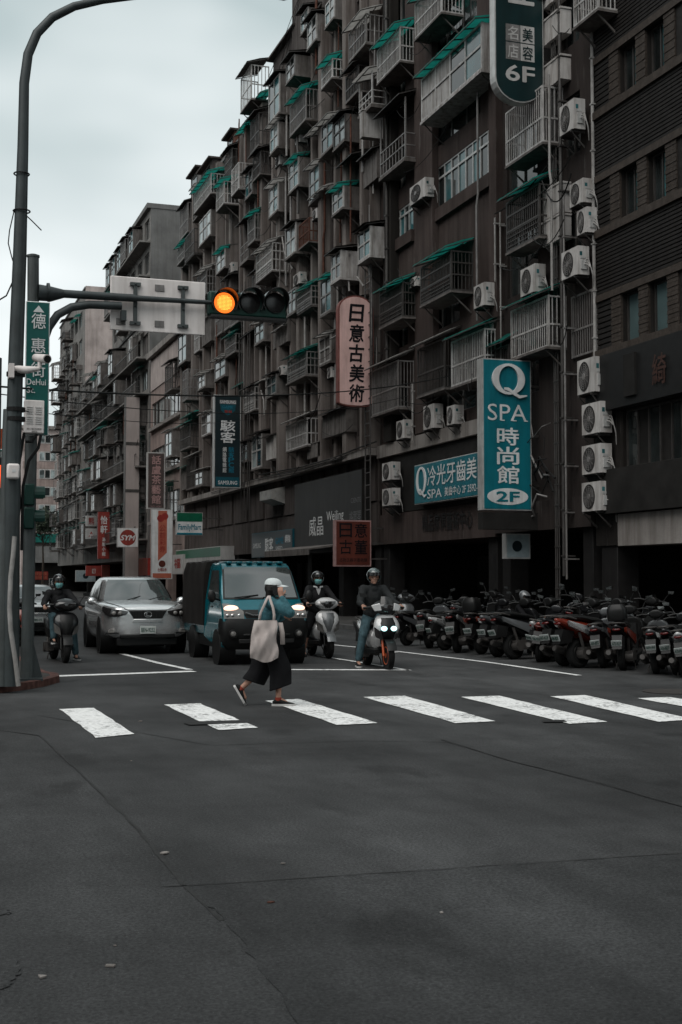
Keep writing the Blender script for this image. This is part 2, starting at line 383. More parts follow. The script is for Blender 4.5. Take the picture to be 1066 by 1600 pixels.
# resurfaced areas: each a sheet with its own wavering edge
ground_poly('asphalt_patch', sub_edge(gp((62,1152),(250,1332),(330,1420),(470,1610),(700,2600),(-900,2600),(-600,1156)), 14, 0.025), M['asphalt_pale'], 0.003)
ground_poly('asphalt_patch', sub_edge(gp((285,1384),(660,1362),(1066,1334),(1700,1300),(2600,2600),(760,2600),(472,1600),(340,1425)), 14, 0.02), M['asphalt_dark'], 0.004)
ground_poly('asphalt_patch', sub_edge(gp((700,1160),(1066,1262),(1500,1390),(2600,1240),(1900,1120),(1100,1135)), 12, 0.02), M['asphalt_pale'], 0.0035)
def seam(pts, w, z=0.006):
    P = [G(x, y) for x, y in pts]; Q = []
    for i in range(len(P)-1):
        n = max(3, int((P[i+1]-P[i]).length/0.25))
        Q += [P[i].lerp(P[i+1], k/n) for k in range(n)]
    Q.append(P[-1]); L = []; Rr = []
    for i, p in enumerate(Q):
        t = (Q[min(i+1, len(Q)-1)] - Q[max(i-1, 0)]); nrm = Vector((-t.y, t.x, 0)).normalized()
        j = Vector((random.uniform(-.006,.006), random.uniform(-.006,.006), 0)); ww = w*random.uniform(0.4, 1.3)/2
        L.append((p+j+nrm*ww)); Rr.append(p+j-nrm*ww)
    m = MB(); m.loft([[(a.x,a.y,z) for a in L], [(a.x,a.y,z) for a in Rr]], closed=False, caps=False); m.build('tar_seam', M['tar'], road)
seam([(-40,1136),(62,1150),(140,1222),(215,1296),(285,1382),(345,1440)], 0.022)
seam([(250,1387),(330,1383),(500,1372),(720,1357),(1100,1332)], 0.018)
seam([(690,1156),(800,1190),(930,1222),(1110,1274)], 0.02)
seam([(60,1118),(330,1165),(560,1158),(700,1160)], 0.015)
# crosswalk: one sheet for each stripe
stripes = [((93,1109),(147,1107),(210,1148),(150,1154)), ((257,1102),(312,1100),(404,1138),(342,1142)),
           ((416,1096),(468,1093),(590,1131),(528,1134)), ((568,1090),(632,1088),(774,1128),(712,1131)),
           ((720,1090),(780,1088),(948,1129),(890,1132)), ((861,1089),(914,1087),(1084,1125),(1030,1129)),
           ((996,1092),(1046,1090),(1240,1123),(1190,1127)), ((1130,1090),(1180,1089),(1400,1122),(1350,1125))]
for q in stripes:
    ground_poly('crosswalk_stripe', sub_edge(gp(*q), 10, 0.012), M['road_paint'], 0.010)
def line(pts, w):
    P = [G(x, y) for x, y in pts]; L = []; Rr = []
    for i, p in enumerate(P):
        t = P[min(i+1, len(P)-1)] - P[max(i-1, 0)]; n = Vector((-t.y, t.x, 0)).normalized()*w/2
        L.append((p.x+n.x, p.y+n.y, 0.010)); Rr.append((p.x-n.x, p.y-n.y, 0.010))
    m = MB(); m.loft([L, Rr], closed=False, caps=False); m.build('lane_line', M['road_paint'], road)
line([(60,1058),(180,1054),(303,1049.5)], 0.30)
line([(190,1022),(250,1037),(297,1047)], 0.13)
line([(446,1047),(640,1047.5)], 0.22)
line([(618,1018),(760,1035),(905,1056)], 0.12)
line([(480,1004),(560,1012),(620,1020)], 0.12)
line([(496,1025),(560,1035),(640,1048)], 0.10)
def manhole(px, py, rr):
    p = G(px, py); m = MB(); m.lathe((p.x, p.y, 0.004), (0,0,1), [(0, rr), (0.008, rr), (0.008, rr*0.9), (0.005, rr*0.88), (0.005, 0.01)], 24)
    o = m.build('manhole_cover', M['dark_metal'], road)
manhole(1050, 1081, 0.42)
ground_poly('utility_cover', sub_edge(gp((286,1129.5),(384,1126.5),(392,1131),(294,1134.5)), 5, .01), M['tar'], 0.014)
ground_poly('utility_cover', sub_edge(gp((846,1126.5),(882,1126.5),(886,1129.5),(850,1130)), 5, .01), M['tar'], 0.014)
LIT = {258:'pale scrap of litter beside the long tar seam', 66:'flat pale scrap of litter beside the worn white marking', 172:'pale scrap of litter just in front of a smaller crumb', 442:'tiny pale crumb between the crossing and the long tar seam', 423:'reddish scrap of litter lying on the bare asphalt',
       690:'tiny crumb on the dark resurfaced asphalt', 180:'smaller pale crumb just behind a larger scrap', 220:'pale scrap between the first two crossing stripes', 205:'tiny crumb in front of the first crossing stripe'}
# specks of litter and chipped paint on the asphalt
for px, py, s in ((258,1335,.035),(66,1529,.03),(172,1512,.03),(442,1351,.02),(423,1412,.025),(690,1428,.02),(180,1480,.015),(220,1128,.03),(205,1190,.02)):
    p = G(px, py); s *= .62; m = MB(); m.prism([(p.x+math.cos(k*1.05)*s*(1+.5*math.sin(px+k*2.3)), p.y+math.sin(k*1.05)*s*(1+.4*math.cos(px*k))) for k in range(6)], lambda a, b: (a, b, .006), lambda a, b: (a, b, .006+s*.35)); tag(m.build('litter_scrap', M['trim_pale'] if px != 423 else M['rust']),
        LIT[px], 'litter', 'scraps on the road')
for q in (((-20,1415),(12,1424),(16,1430),(-20,1434)), ((-40,1490),(20,1494),(30,1520),(10,1545),(-40,1556))):
    ground_poly('worn_marking', sub_edge(gp(*q), 8, 0.02), M['asphalt_pale'], 0.008)
# left corner pavement with a red-painted kerb
ring = gp((-300,1104),(0,1083),(40,1078),(72,1072),(92,1066),(90,1062),(70,1058.5))
back = [Vector((2.15, 30, 0)), Vector((1.9, 60, 0)), Vector((1.0, 240, 0)), Vector((-60, 240, 0)), Vector((-60, 20, 0))]
poly = [(p.x, p.y) for p in ring] + [(p.x, p.y) for p in back]
m = MB(); m.prism(poly, lambda a, b: (a, b, -0.02), lambda a, b: (a, b, 0.10)); struct(m.build('pavement_left', M['paving'], bevel=0.015))
rp = [Vector((p.x, p.y)) for p in ring] + [Vector((2.15, 30)), Vector((1.9, 60))]
for i in range(len(rp)-1):
    a, b = rp[i], rp[i+1]; t = (b-a).normalized(); n = Vector((-t.y, t.x))
    m = MB(); m.hexa([(a.x-n.x*.012, a.y-n.y*.012, -.01), (b.x-n.x*.012, b.y-n.y*.012, -.01), (b.x+n.x*.13, b.y+n.y*.13, -.01), (a.x+n.x*.13, a.y+n.y*.13, -.01)],
                     [(a.x-n.x*.008, a.y-n.y*.008, .106), (b.x-n.x*.008, b.y-n.y*.008, .106), (b.x+n.x*.13, b.y+n.y*.13, .106), (a.x+n.x*.13, a.y+n.y*.13, .106)])
    m.build('kerb_stone', M['kerb_red'], bpy.data.objects['pavement_left'])
# right pavement in front of the arcades
m = MB(); m.box(KERB_X, 40, 5, 240, -0.05, 0.13); pav_r = struct(m.build('pavement_right', M['paving']))
for k in range(120):
    y = 14 + k*1.2; m = MB(); m.box(KERB_X-0.14, KERB_X-0.002, y+0.006, y+1.194, -0.02, 0.136); m.build('kerb_stone', M['kerb'], pav_r)

# ------------------------------------------------------------------ facade kit (local x along the wall towards the camera, -y out of the wall, z up)
def mats_for(seed): return random.Random(seed)
def wall_sheet(m, x0, x1, z0, z1, holes, y=0.0, dep=0.22):
    xs = sorted({x0, x1, *[min(max(h[0], x0), x1) for h in holes], *[min(max(h[1], x0), x1) for h in holes]})
    zs = sorted({z0, z1, *[min(max(h[2], z0), z1) for h in holes], *[min(max(h[3], z0), z1) for h in holes]})
    for i in range(len(xs)-1):
        for j in range(len(zs)-1):
            cx, cz = (xs[i]+xs[i+1])/2, (zs[j]+zs[j+1])/2
            if any(h[0] < cx < h[1] and h[2] < cz < h[3] for h in holes): continue
            m.quad((xs[i],y,zs[j]), (xs[i+1],y,zs[j]), (xs[i+1],y,zs[j+1]), (xs[i],y,zs[j+1]))
    for a, b, c, d in holes:
        m.quad((a,y,c),(b,y,c),(b,y+dep,c),(a,y+dep,c)); m.quad((a,y,d),(a,y+dep,d),(b,y+dep,d),(b,y,d))
        m.quad((a,y,c),(a,y+dep,c),(a,y+dep,d),(a,y,d)); m.quad((b,y,c),(b,y,d),(b,y+dep,d),(b,y+dep,c))
class Bld:
    def __init__(s, name, label, y_far, y_near, height, mat, z_arc=2.9, depth=12, X=XF):
        s.yf, s.yn, s.h, s.W, s.mat, s.z_arc, s.D, s.X = y_far, y_near, height, y_far - y_near, mat, z_arc, depth, X
        s.root = thing(name, label, 'building', (X, y_far, 0), R(-90)); s.holes = []; s.used = []
    def px(s, x, y, d=0.0):          # photograph pixel -> (local x, z) on the plane d in front of the wall
        p = FX(x, y, s.X - d); return s.yf - p.y, p.z
    def rect(s, xl, xr, yt, yb, d):
        x0, _ = s.px(xl, yb, d); x1, z0 = s.px(xr, yb, d); _, z1 = s.px(xr, yt, d); return x0, x1, z0, z1
    def finish(s, x0=0.0, parapet=0.0):
        m = MB(); W, D, H, za = s.W, s.D, s.h, s.z_arc
        wall_sheet(m, 0, W, za, H, s.holes)
        m.quad((0,0,za),(0,D,za),(0,D,H),(0,0,H)); m.quad((W,0,za),(W,0,H),(W,D,H),(W,D,za))
        m.quad((0,D,za),(W,D,za),(W,D,H),(0,D,H)); m.quad((0,0,za),(W,0,za),(W,D,za),(0,D,za))
        m.build('wall', s.mat, s.root)
        r = MB(); r.box(-0.05, W+0.05, -0.12, D, H-0.05, H+0.12); r.build('roof', M['gable'], s.root)
        # arcade: columns, inner shop wall
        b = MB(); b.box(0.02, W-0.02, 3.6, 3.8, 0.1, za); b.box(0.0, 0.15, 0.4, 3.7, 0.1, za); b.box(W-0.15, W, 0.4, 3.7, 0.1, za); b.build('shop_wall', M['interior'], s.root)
        k = 0
        while .6 + 3.3*k + 2.6 < W:
            x0 = .6 + 3.3*k; k += 1
            if k % 3 == 0: continue
            sh = MB()
            for q in range(16): sh.box(x0, x0+2.6, 3.52+.02*(q % 2), 3.6, .15 + (za-.6)*q/16, .15 + (za-.6)*(q+1)/16 - .01)
            sh.build('roller_shutter', M['dark_metal'], s.root)
    def columns(s, xs, w=0.6, mat=None):
        for x in xs:
            m = MB(); m.box(x-w/2, x+w/2, 0.05, 0.65, 0.1, s.z_arc+0.01); m.build('column', mat or s.mat, s.root, bevel=0.01, seg=1)
    def pilaster(s, x0, x1, z0, z1, dep, mat):
        m = MB(); m.box(x0, x1, -dep, 0.01, z0, z1); m.build('pilaster', mat, s.root)
    def window(s, x0, x1, z0, z1, n=2, frame=None, gl=None, transom=0.0, y=0.12, hole=True):
        if hole: s.holes.append((x0, x1, z0, z1))
        frame = frame or M['alu']; w, h = x1-x0, z1-z0; t = 0.045; m = MB()
        m.box(0, w, y-.03, y+.03, 0, t); m.box(0, w, y-.03, y+.03, h-t, h)
        for i in range(n+1):
            x = t/2 + (w-t)*i/n; m.box(x-t/2, x+t/2, y-.032, y+.028, t, h-t)
        if transom: m.box(t, w-t, y-.036, y+.026, h*(1-transom)-.035, h*(1-transom)+.035)
        o = m.build('window', frame, s.root, (x0, 0, z0))
        for i in range(n):
            g = gl[i % len(gl)] if gl else M['glass_dark']
            a, b = (w-t)*i/n + t/2, (w-t)*(i+1)/n + t/2; q = MB(); q.quad((a, y+.01, 0.01), (b, y+.01, 0.01), (b, y+.01, h-.01), (a, y+.01, h-.01)); q.build('pane', g, o)
        return o
_mc = {}
def cached(key, fn):
    if key not in _mc: _mc[key] = fn()
    return _mc[key]
def awning_me(w, d, rise, mat, over=0.25):
    def f():
        m = MB(); n = max(3, int(w/0.22)); pr = []
        for i in range(n+1):
            x = -0.1 + (w+0.2)*i/n; dz = 0.018 if i % 2 else 0.0; pr.append((x, dz))
        top = [[(x, 0.0, rise+dz) for x, dz in pr], [(x, -d*0.55, rise*0.62+dz+0.02) for x, dz in pr], [(x, -d-over, dz) for x, dz in pr]]
        m.loft(top, closed=False, caps=False)
        return m.mesh('awning', mat)
    return cached(('aw', round(w,1), round(d,1), round(rise,1), mat.name, over), f)
def awning_frame_me(w, d, rise, mat, over=0.25):
    def f():
        m = MB(); n = max(2, int(w/0.7))
        for i in range(n+1):
            x = -0.08 + (w+0.16)*i/n
            m.hexa([(x-.015,-d-over,-.05),(x+.015,-d-over,-.05),(x+.015,0,rise-.05),(x-.015,0,rise-.05)], [(x-.015,-d-over,-.015),(x+.015,-d-over,-.015),(x+.015,0,rise-.015),(x-.015,0,rise-.015)])
        m.box(-.1, w+.1, -d-over-.01, -d-over+.02, -.045, -.02); m.box(-.1, w+.1, -d*.5-.012, -d*.5+.012, rise*.55-.06, rise*.55-.03)
        return m.mesh('awning_frame', mat)
    return cached(('af', round(w,1), round(d,1), round(rise,1), mat.name, over), f)
def add_awning(part, w, d, h, kind, rise=None, over=0.25):
    mat = {'g': M['green_sheet'], 'p': M['pale_sheet'], 'd': M['dark_sheet']}[kind]
    rise = rise if rise is not None else 0.35
    obj('awning', awning_me(w, d, rise, mat, over), part, (0, 0, h + 0.06))
    obj('awning_frame', awning_frame_me(w, d, rise, M['dark_metal'], over), part, (0, 0, h + 0.06))
def cage(b, x0, z0, w, h, d, col='white', aw=None, style='v', slab=True):
    mat = {'white': M['white_metal'], 'grey': M['grey_metal'], 'dark': M['dark_metal'], 'rust': M['rust']}[col]
    def f():
        m = MB(); t = 0.026; far = b.yf > 70
        bt = 0.011 if not far else 0.016
        for x in (0, w-2*t): 
            m.box(x, x+2*t, -d, -d+2*t, 0, h); m.box(x, x+2*t, -0.03, 0.01, 0, h)
        zr = [0.0, h*0.42, h-2*t] if style == 'v' else [0.0, h*0.38, h*0.68, h-2*t]
        for z in zr:
            m.box(0.05, w-0.05, -d-.004, -d+.034, z, z+2*t)
            for x in (0, w-2*t): m.box(x+.004, x+2*t-.004, -d+.04, 0, z+.003, z+2*t-.003)
        sp = 0.115 if not far else 0.17
        if style in ('v', 'h'):
            n = max(3, int(w/sp)); 
            for i in range(1, n):
                x = w*i/n; m.box(x-bt, x+bt, -d+.004, -d+.024, 0.02, h-.02)
            nd = max(2, int(d/sp))
            for sx in (t, w-t):
                for i in range(1, nd): y = -d*i/nd; m.box(sx-bt, sx+bt, y-bt, y+bt, 0.02, h-.02)
        if style == 'h':
            n = max(3, int(h*0.45/0.11))
            for i in range(1, n): 
                z = h*0.45*i/n; m.box(0.03, w-.03, -d-.008, -d+.006, z-bt, z+bt)
        return m.mesh('window_cage', mat)
    o = obj('window_cage', cached(('cage', round(w,1), round(h,1), round(d,1), col, style, b.yf > 70), f), b.root, (x0, 0, z0))
    if slab:
        def g():
            m = MB(); m.box(-.02, w+.02, -d-.02, 0.02, -.07, -.005)
            for x in (0.12, w-.16): m.hexa([(x,-d*.9,-.09),(x+.04,-d*.9,-.09),(x+.04,-.02,-d*.75-.1),(x,-.02,-d*.75-.1)], [(x,-d*.9,-.06),(x+.04,-d*.9,-.06),(x+.04,.0,-d*.75-.04),(x,0,-d*.75-.04)])
            return m.mesh('floor_slab', M['panel_grey'])
        obj('floor_slab', cached(('slab', round(w,1), round(d,1)), g), o)
    if aw: add_awning(o, w, d, h, aw)
    b.used.append((x0, x0+w, z0-.2, z0+h+.3)); return o
def bay(b, x0, z0, w, h, d, col='grey', aw='d', n=2, gl=None, apron=0.0, clad=False):
    fm = {'white': M['white_metal'], 'grey': M['grey_metal'], 'dark': M['dark_metal']}[col]
    cm = {'white': M['clad_white'] if clad else M['panel_grey'], 'grey': M['panel_grey'], 'dark': M['panel_grey']}[col]
    def f():
        m = MB(); t = 0.035
        for i in range(n+1):
            x = (w-2*t)*i/n; m.box(x, x+2*t, -d, -d+.06, 0, h)
        for z in (0, h*apron if apron else h*0.5, h-2*t): m.box(0.02, w-.02, -d-.004, -d+.05, z, z+2*t)
        return m.mesh('bay_window', fm)
    o = obj('bay_window', cached(('bay', round(w,1), round(h,1), round(d,1), col, n, apron), f), b.root, (x0, 0, z0))
    def g():
        m = MB(); k = max(3, int(d/0.16))
        for x in (0.004, w-.044):          # ribbed side cladding
            for i in range(k): y0, y1 = -d*(i+1)/k+.006, -d*i/k-.006; m.box(x, x+.04, y0, y1, .01, h-.01)
            m.box(x+.012, x+.028, -d+.01, 0, .012, h-.012)
        if apron: m.box(.05, w-.05, -d+.012, -d+.03, .03, h*apron)
        m.box(-.03, w+.03, -d-.03, .01, -.09, -.004)
        return m.mesh('cladding', cm)
    obj('cladding', cached(('clad', round(w,1), round(h,1), round(d,1), cm.name, apron), g), o)
    gl = gl or ['glass_dark', 'glass_teal']
    for i in range(n):
        a, c = w*i/n+.02, w*(i+1)/n-.02; q = MB(); q.quad((a,-d+.03,h*apron),(c,-d+.03,h*apron),(c,-d+.03,h-.03),(a,-d+.03,h-.03)); q.build('pane', M[gl[i % len(gl)]], o)
    for x in (.1, w-.14): br = MB(); br.hexa([(x,-d*.9,-.13),(x+.03,-d*.9,-.13),(x+.03,0,-d*.8-.12),(x,0,-d*.8-.12)], [(x,-d*.9,-.10),(x+.03,-d*.9,-.10),(x+.03,0,-d*.8-.07),(x,0,-d*.8-.07)]); br.build('bracket', M['dark_metal'], o)
    if aw:
        add_awning(o, w, d, h, aw, 0.2)
    b.used.append((x0, x0+w, z0-.2, z0+h+.3)); return o
def solid(b, x0, z0, w, h, d, mat, aw=None):
    m = MB(); n = max(3, int(w/0.25))
    for i in range(n): m.box(w*i/n+.006, w*(i+1)/n-.006, -d-.012*(i % 2), 0.01, 0, h)
    m.box(.01, w-.01, -d+.01, 0, .01, h-.01); m.box(-.02, w+.02, -d-.03, .005, h, h+.05)
    o = m.build('enclosed_balcony', mat, b.root, (x0, 0, z0))
    if aw: add_awning(o, w, d, h, aw, .25)
    b.used.append((x0, x0+w, z0-.2, z0+h+.3)); return o
def balcony(b, x0, z0, w, h, d, col='grey', aw='p'):
    mat = {'white': M['white_metal'], 'grey': M['grey_metal'], 'dark': M['dark_metal']}[col]
    m = MB(); rh = min(0.9, h*.45)
    for x in (0, w-.05): m.box(x, x+.05, -d, -d+.05, 0, h); 
    for z in (.02, rh*.5, rh-.04): 
        m.box(.04, w-.04, -d-.003, -d+.04, z, z+.035)
        for x in (.003, w-.043): m.box(x, x+.04, -d+.05, 0, z+.002, z+.033)
    n = max(3, int(w/.3))
    for i in range(1, n): x = w*i/n; m.box(x-.012, x+.012, -d+.005, -d+.03, .03, rh)
    o = m.build('balcony_railing', mat, b.root, (x0, 0, z0))
    q = MB(); q.box(-.03, w+.03, -d-.04, .01, -.12, -.005); q.build('floor_slab', M['panel_grey'], o)
    if aw: add_awning(o, w, d, h, aw, .3)
    b.used.append((x0, x0+w, z0-.2, z0+h+.3)); return o
def hood(b, x0, z0, w, d, kind='d', rise=.22):
    o = obj('window_hood', awning_me(w, d, rise, {'g': M['green_sheet'], 'p': M['pale_sheet'], 'd': M['dark_sheet']}[kind], 0.0), b.root, (x0, 0, z0))
    obj('awning_frame', awning_frame_me(w, d, rise, M['dark_metal'], 0.0), o); return o
# ------------------------------------------------------------------ air conditioners (things of their own, on brackets)
def ac_template():
    W, H, D = 0.85, 0.62, 0.32
    m = MB(); m.box(0, W, -D, 0, 0, H); cas = m.mesh('casing', M['panel_white'])
    cx, cz = W*.40, H*.5
    m = MB(); m.lathe((cx, -D-.002, cz), (0,-1,0), [(0, .265), (.012, .265), (.012, .245), (.004, .24), (.003, .01)], 28); dish = m.mesh('fan_recess', M['fan'], 40)
    m = MB()
    for rr in (.06, .10, .14, .18, .22): m.torus((cx, -D-.020, cz), (0,1,0), rr, .0035, 24, 4)
    for k in range(6): a = k*math.pi/6; m.cyl((cx-.245*math.cos(a), -D-.018, cz-.245*math.sin(a)), (cx+.245*math.cos(a), -D-.018, cz+.245*math.sin(a)), .004, n=4)
    m.lathe((cx, -D-.016, cz), (0,-1,0), [(0,.065),(.012,.06),(.014,.01)], 16); gr = m.mesh('fan_grille', M['grey_metal'], 40)
    m = MB(); m.box(W, W+.035, -D*.75, -D*.25, H*.18, H*.50); m.box(W, W+.012, -D*.8, -D*.35, H*.56, H*.64); m.box(W*.80, W*.803, -D-.004, -D, 0.02, H-.02); cov = m.mesh('service_cover', M['alu'])
    m = MB(); m.box(W, W+.004, -D*.85, -D*.62, H*.66, H*.80); stick = m.mesh('sticker', M['glass_teal'])
    m = MB()
    for x in (.10, W-.14):
        m.box(x, x+.04, -D-.05, .04, -.05, -.003); m.hexa([(x,-D,-.07),(x+.03,-D,-.07),(x+.03,.03,-.36),(x,.03,-.36)], [(x,-D,-.05),(x+.03,-D,-.05),(x+.03,.05,-.32),(x,.05,-.32)])
    m.box(.05, W-.05, -D-.04, .0, -.012, -.001); br = m.mesh('bracket', M['dark_metal'])
    m = MB()
    for k in range(3):
        m.tube([(W+.03, -D*.5+.03*k, H*.36+.05*k), (W+.12, -D*.45+.03*k, H*.34+.05*k), (W+.19, -D*.2, H*.2), (W+.20, -.02, H*.0-.02*k), (W+.14, .03, -.15-.05*k)], .013, 6)
    pi = m.mesh('refrigerant_pipe', M['pipe_pale'], 60)
    return W, H, D, [('casing', cas), ('fan_recess', dish), ('fan_grille', gr), ('service_cover', cov), ('sticker', stick), ('bracket', br), ('refrigerant_pipe', pi)]
ACW, ACH, ACD, AC_PARTS = ac_template()
def ac(b, xl, xr, yt, yb, label, d=0.42, group=None):
    x0, x1, z0, z1 = b.rect(xl, xr, yt, yb, d)
    return ac_at(b, x0, z0, x1-x0, z1-z0, d, label, group)
def ac_at(b, x0, z0, w, h, d, label, group=None):
    p = b.root.matrix_basis @ Vector((x0, -(d-.33), z0)); r = thing('air_conditioner', label, 'air conditioner', p, R(-90), group)
    r.scale = (w/ACW, 1.0, h/ACH)
    for nm, me in AC_PARTS: obj(nm, me, r)
    b.used.append((x0-.1, x0+w+.1, z0-.2, z0+h+.1)); return r
def P(b, kind, xl, xr, yt, yb, d, **k):
    x0, x1, z0, z1 = b.rect(xl, xr, yt, yb, d)
    return {'cage': cage, 'bay': bay, 'bal': balcony}[kind](b, x0, z0, x1-x0, z1-z0, d, **k)
def drainpipe(b, px, y0, y1, d, rr, mat):
    x, za = b.px(px, y1, d); _, zb = b.px(px, y0, d); m = MB(); m.tube([(x,-d,za),(x,-d,zb)], rr, 8)
    k = 0
    while za + 1.2*k + .5 < zb: z = za + .5 + 1.2*k; m.box(x-rr*1.3, x+rr*1.3, -d-rr*1.2, 0, z, z+.04); k += 1
    return m.build('drainpipe', mat, b.root, smooth=50)
# ================================================================== A: dark tiled corner building (nearest)
A = Bld('tiled_corner_building', 'dark tiled building with ribbed bands and paired windows beside the stacked air conditioners', 28.45, 19.6, 27.0, M['wall_a'], 2.45)
def ax(px): return A.px(px, 500)[0]
rows = [(7.35, 'glass_teal')] + [(7.35+3.05*k, 'glass_dark') for k in range(1, 7)]
wcols = []; x = A.yf - 27.06
while x < A.W - 1: wcols.append((x, x+.78)); wcols.append((x+1.21, x+1.99)); x += 3.9
for iz, (z, g) in enumerate(rows):
    zs = z + 0.0
    for (a, c) in wcols:
        if a > 12: continue
        A.window(a, c, zs, zs+1.22, 2 if iz else 1, M['dark_metal'], [M['glass_dark'], M['glass_teal']] if iz else [M['glass_frost']], 0, 0.15)
    for i in range(0, len(wcols), 2):
        a, c = wcols[i][0], wcols[i+1][1]
        if a > 12: continue
        for (u, v) in ((a-.45, a-.004), (wcols[i][1]+.004, wcols[i+1][0]-.004), (c+.004, c+.45)):     # tiled piers, course by course
            m = MB(); k = 12
            for q in range(k): m.box(u, v, -.055 - .012*(q % 2), .01, zs + 1.22*q/k + .006, zs + 1.22*(q+1)/k - .006)
            m.box(u+.004, v-.004, -.045, 0, zs, zs+1.22); m.build('tiled_pier', M['tile'], A.root)
        nx = wcols[i+2][0]-.46 if i+2 < len(wcols) else A.W
        if nx - (c+.45) > .3:
            m = MB(); m.box(c+.456, nx-.004, -.03, .01, zs, zs+1.22); m.build('infill_panel', M['rib'], A.root)
    m = MB(); k = 9
    for q in range(k): m.box(.1, wcols[0][0]-.456, -.05, 0.01, zs+1.22*q/k+.018, zs+1.22*(q+1)/k-.018)
    m.build('ribbed_panel', M['rib'], A.root)
    m = MB(); m.box(0.1, A.W, -.13, .01, zs-.20, zs-.004); m.build('sill_band', M['tile'], A.root)
    m = MB(); m.box(0.1, A.W, -.10, .01, zs+1.225, zs+1.40); m.build('lintel_band', M['tile'], A.root)
    if z < 22:
        n = 15; zt, zb2 = zs+3.05-.21, zs+1.41
        for q in range(n):
            m = MB(); m.box(0.1, A.W, -.065, .01, zb2 + (zt-zb2)*q/n + .014, zb2 + (zt-zb2)*(q+1)/n - .014); m.build('cladding_slat', M['rib'], A.root)
# black shop fascia, mezzanine windows, lower fascia and pale beam
m = MB(); m.box(.05, A.W, -.30, .01, 5.75, 7.13); fa = m.build('fascia', M['black'], A.root)
m = MB(); m.box(1.95, 2.45, -.36, -.302, 5.95, 6.95); m.build('fascia_panel', M['interior'], A.root)
letter(A.root, '綺', ax(1038), ax(1060), 6.05, 6.75, -.31, M['copper'], 0.02, thick=.03); letter(A.root, '麗', ax(1085), ax(1110), 6.05, 6.75, -.31, M['copper'], 0.02, thick=.03)
A.window(ax(972), ax(1062), 4.32, 5.72, 5, M['dark_metal'], [M['glass_dark'], M['interior'], M['glass_dark'], M['rib']], 0, 0.12)
m = MB(); m.box(.05, A.W, -.28, .01, 3.22, 4.30); m.build('fascia', M['interior'], A.root)
m = MB(); m.box(ax(967), A.W, -.10, .40, 2.42, 3.20); m.build('beam', M['trim_pale'], A.root, bevel=.01)
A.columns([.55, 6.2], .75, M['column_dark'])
drainpipe(A, 930, -60, 560, .10, .045, M['pipe_pale'])
A.finish()
for i, (yt, yb, w) in enumerate(((556,611,'topmost of'),(626,675,'second from the top in'),(692,738,'third from the top in'),(751,797,'lowest of'))):
    ac(A, 902 if i == 0 else 909, 929 if i == 0 else 938, yt, yb, f'white air conditioner, {w} the stack of four beside the black fascia', .45)
# ================================================================== B: narrow building with white balcony cages
B = Bld('narrow_infill_building', 'narrow dark building with white barred balcony cages between the tiled and the brown building', 34.05, 28.5, 27.0, M['wall_b'], 3.0)
for k in range(7):
    z = 6.6 + 2.95*k; B.window(.7, 2.6, z+.2, z+2.0, 2, M['dark_metal'], [M['glass_dark']]); 
    if k: B.window(4.1, 5.0, z+.3, z+1.9, 2, M['dark_metal'], [M['glass_dark']])
P(B, 'cage', 790, 848, 132, 221, .62, col='white'); P(B, 'cage', 791, 843, 285, 368, .55, col='dark', aw='g', style='h')
P(B, 'cage', 798, 857, 460, 541, .55, col='white', aw='g'); P(B, 'cage', 896, 935, -60, 12, .6, col='white')
P(B, 'cage', 786, 838, -80, -8, .6, col='grey', aw='g'); P(B, 'cage', 893, 932, 448, 548, .08, col='grey', slab=False)
for yt, yb in ((12, 50), (86, 122), (285, 330), (335, 372), (-60, -10)):
    x0, x1, z0, z1 = B.rect(848, 877, yt, yb, .3); solid(B, x0, z0, x1-x0, z1-z0, .3, M['panel_white'])
drainpipe(B, 882, -60, 900, .30, .05, M['dark_metal']); drainpipe(B, 886, 300, 905, .35, .03, M['grey_metal']); drainpipe(B, 784, 330, 700, .2, .025, M['pipe_pale'])
m = MB(); x0, _ = B.px(790, 830); m.box(.0, B.W, -.12, .05, 2.95, 3.75); m.build('beam', M['wall_b'], B.root)
B.columns([5.1, .4], .5, M['column_dark']); B.finish()
# vertical cable tray and ladder-like conduit between the buildings
m = MB()
for dx in (0, .09, .2): m.tube([(3.85+dx, -.2, .3), (3.85+dx, -.2, 18)], .02, 6)
for k in range(30): m.box(3.82, 4.1, -.22, -.19, .8+.55*k, .84+.55*k)
m.build('conduit', M['dark_metal'], B.root)
rr = random.Random(3)
for k in range(9):
    z = rr.uniform(2.6, 5.6); m = MB(); pts = [(2.6+rr.uniform(-.3,.2), -.3, z)]
    for q in range(4): pts.append((pts[-1][0]+rr.uniform(.1,.55), -.3+rr.uniform(-.15,.1), pts[-1][2]+rr.uniform(-.5,.35)))
    m.tube(pts, rr.choice([.012,.016,.03]), 6); m.build('cable', M['wire'] if k % 3 else M['grey_metal'], B.root)
ac(B, 874, 897, 152, 200, 'white outdoor air conditioner high beside the pale downpipe, below the hanging top cage', .5)
ac(B, 890, 911, 277, 315, 'small boxy air conditioner above two others beside the pale downpipe', .4)
ac(B, 901, 917, 322, 362, 'narrow white air conditioner in the middle of three beside the pale downpipe', .35)
ac(B, 877, 903, 383, 428, 'white air conditioner, lowest of the loose three beside the pale downpipe', .5)
ac(B, 813, 836, 411, 455, 'dark-faced air conditioner under the green-edged grey cage', .5)
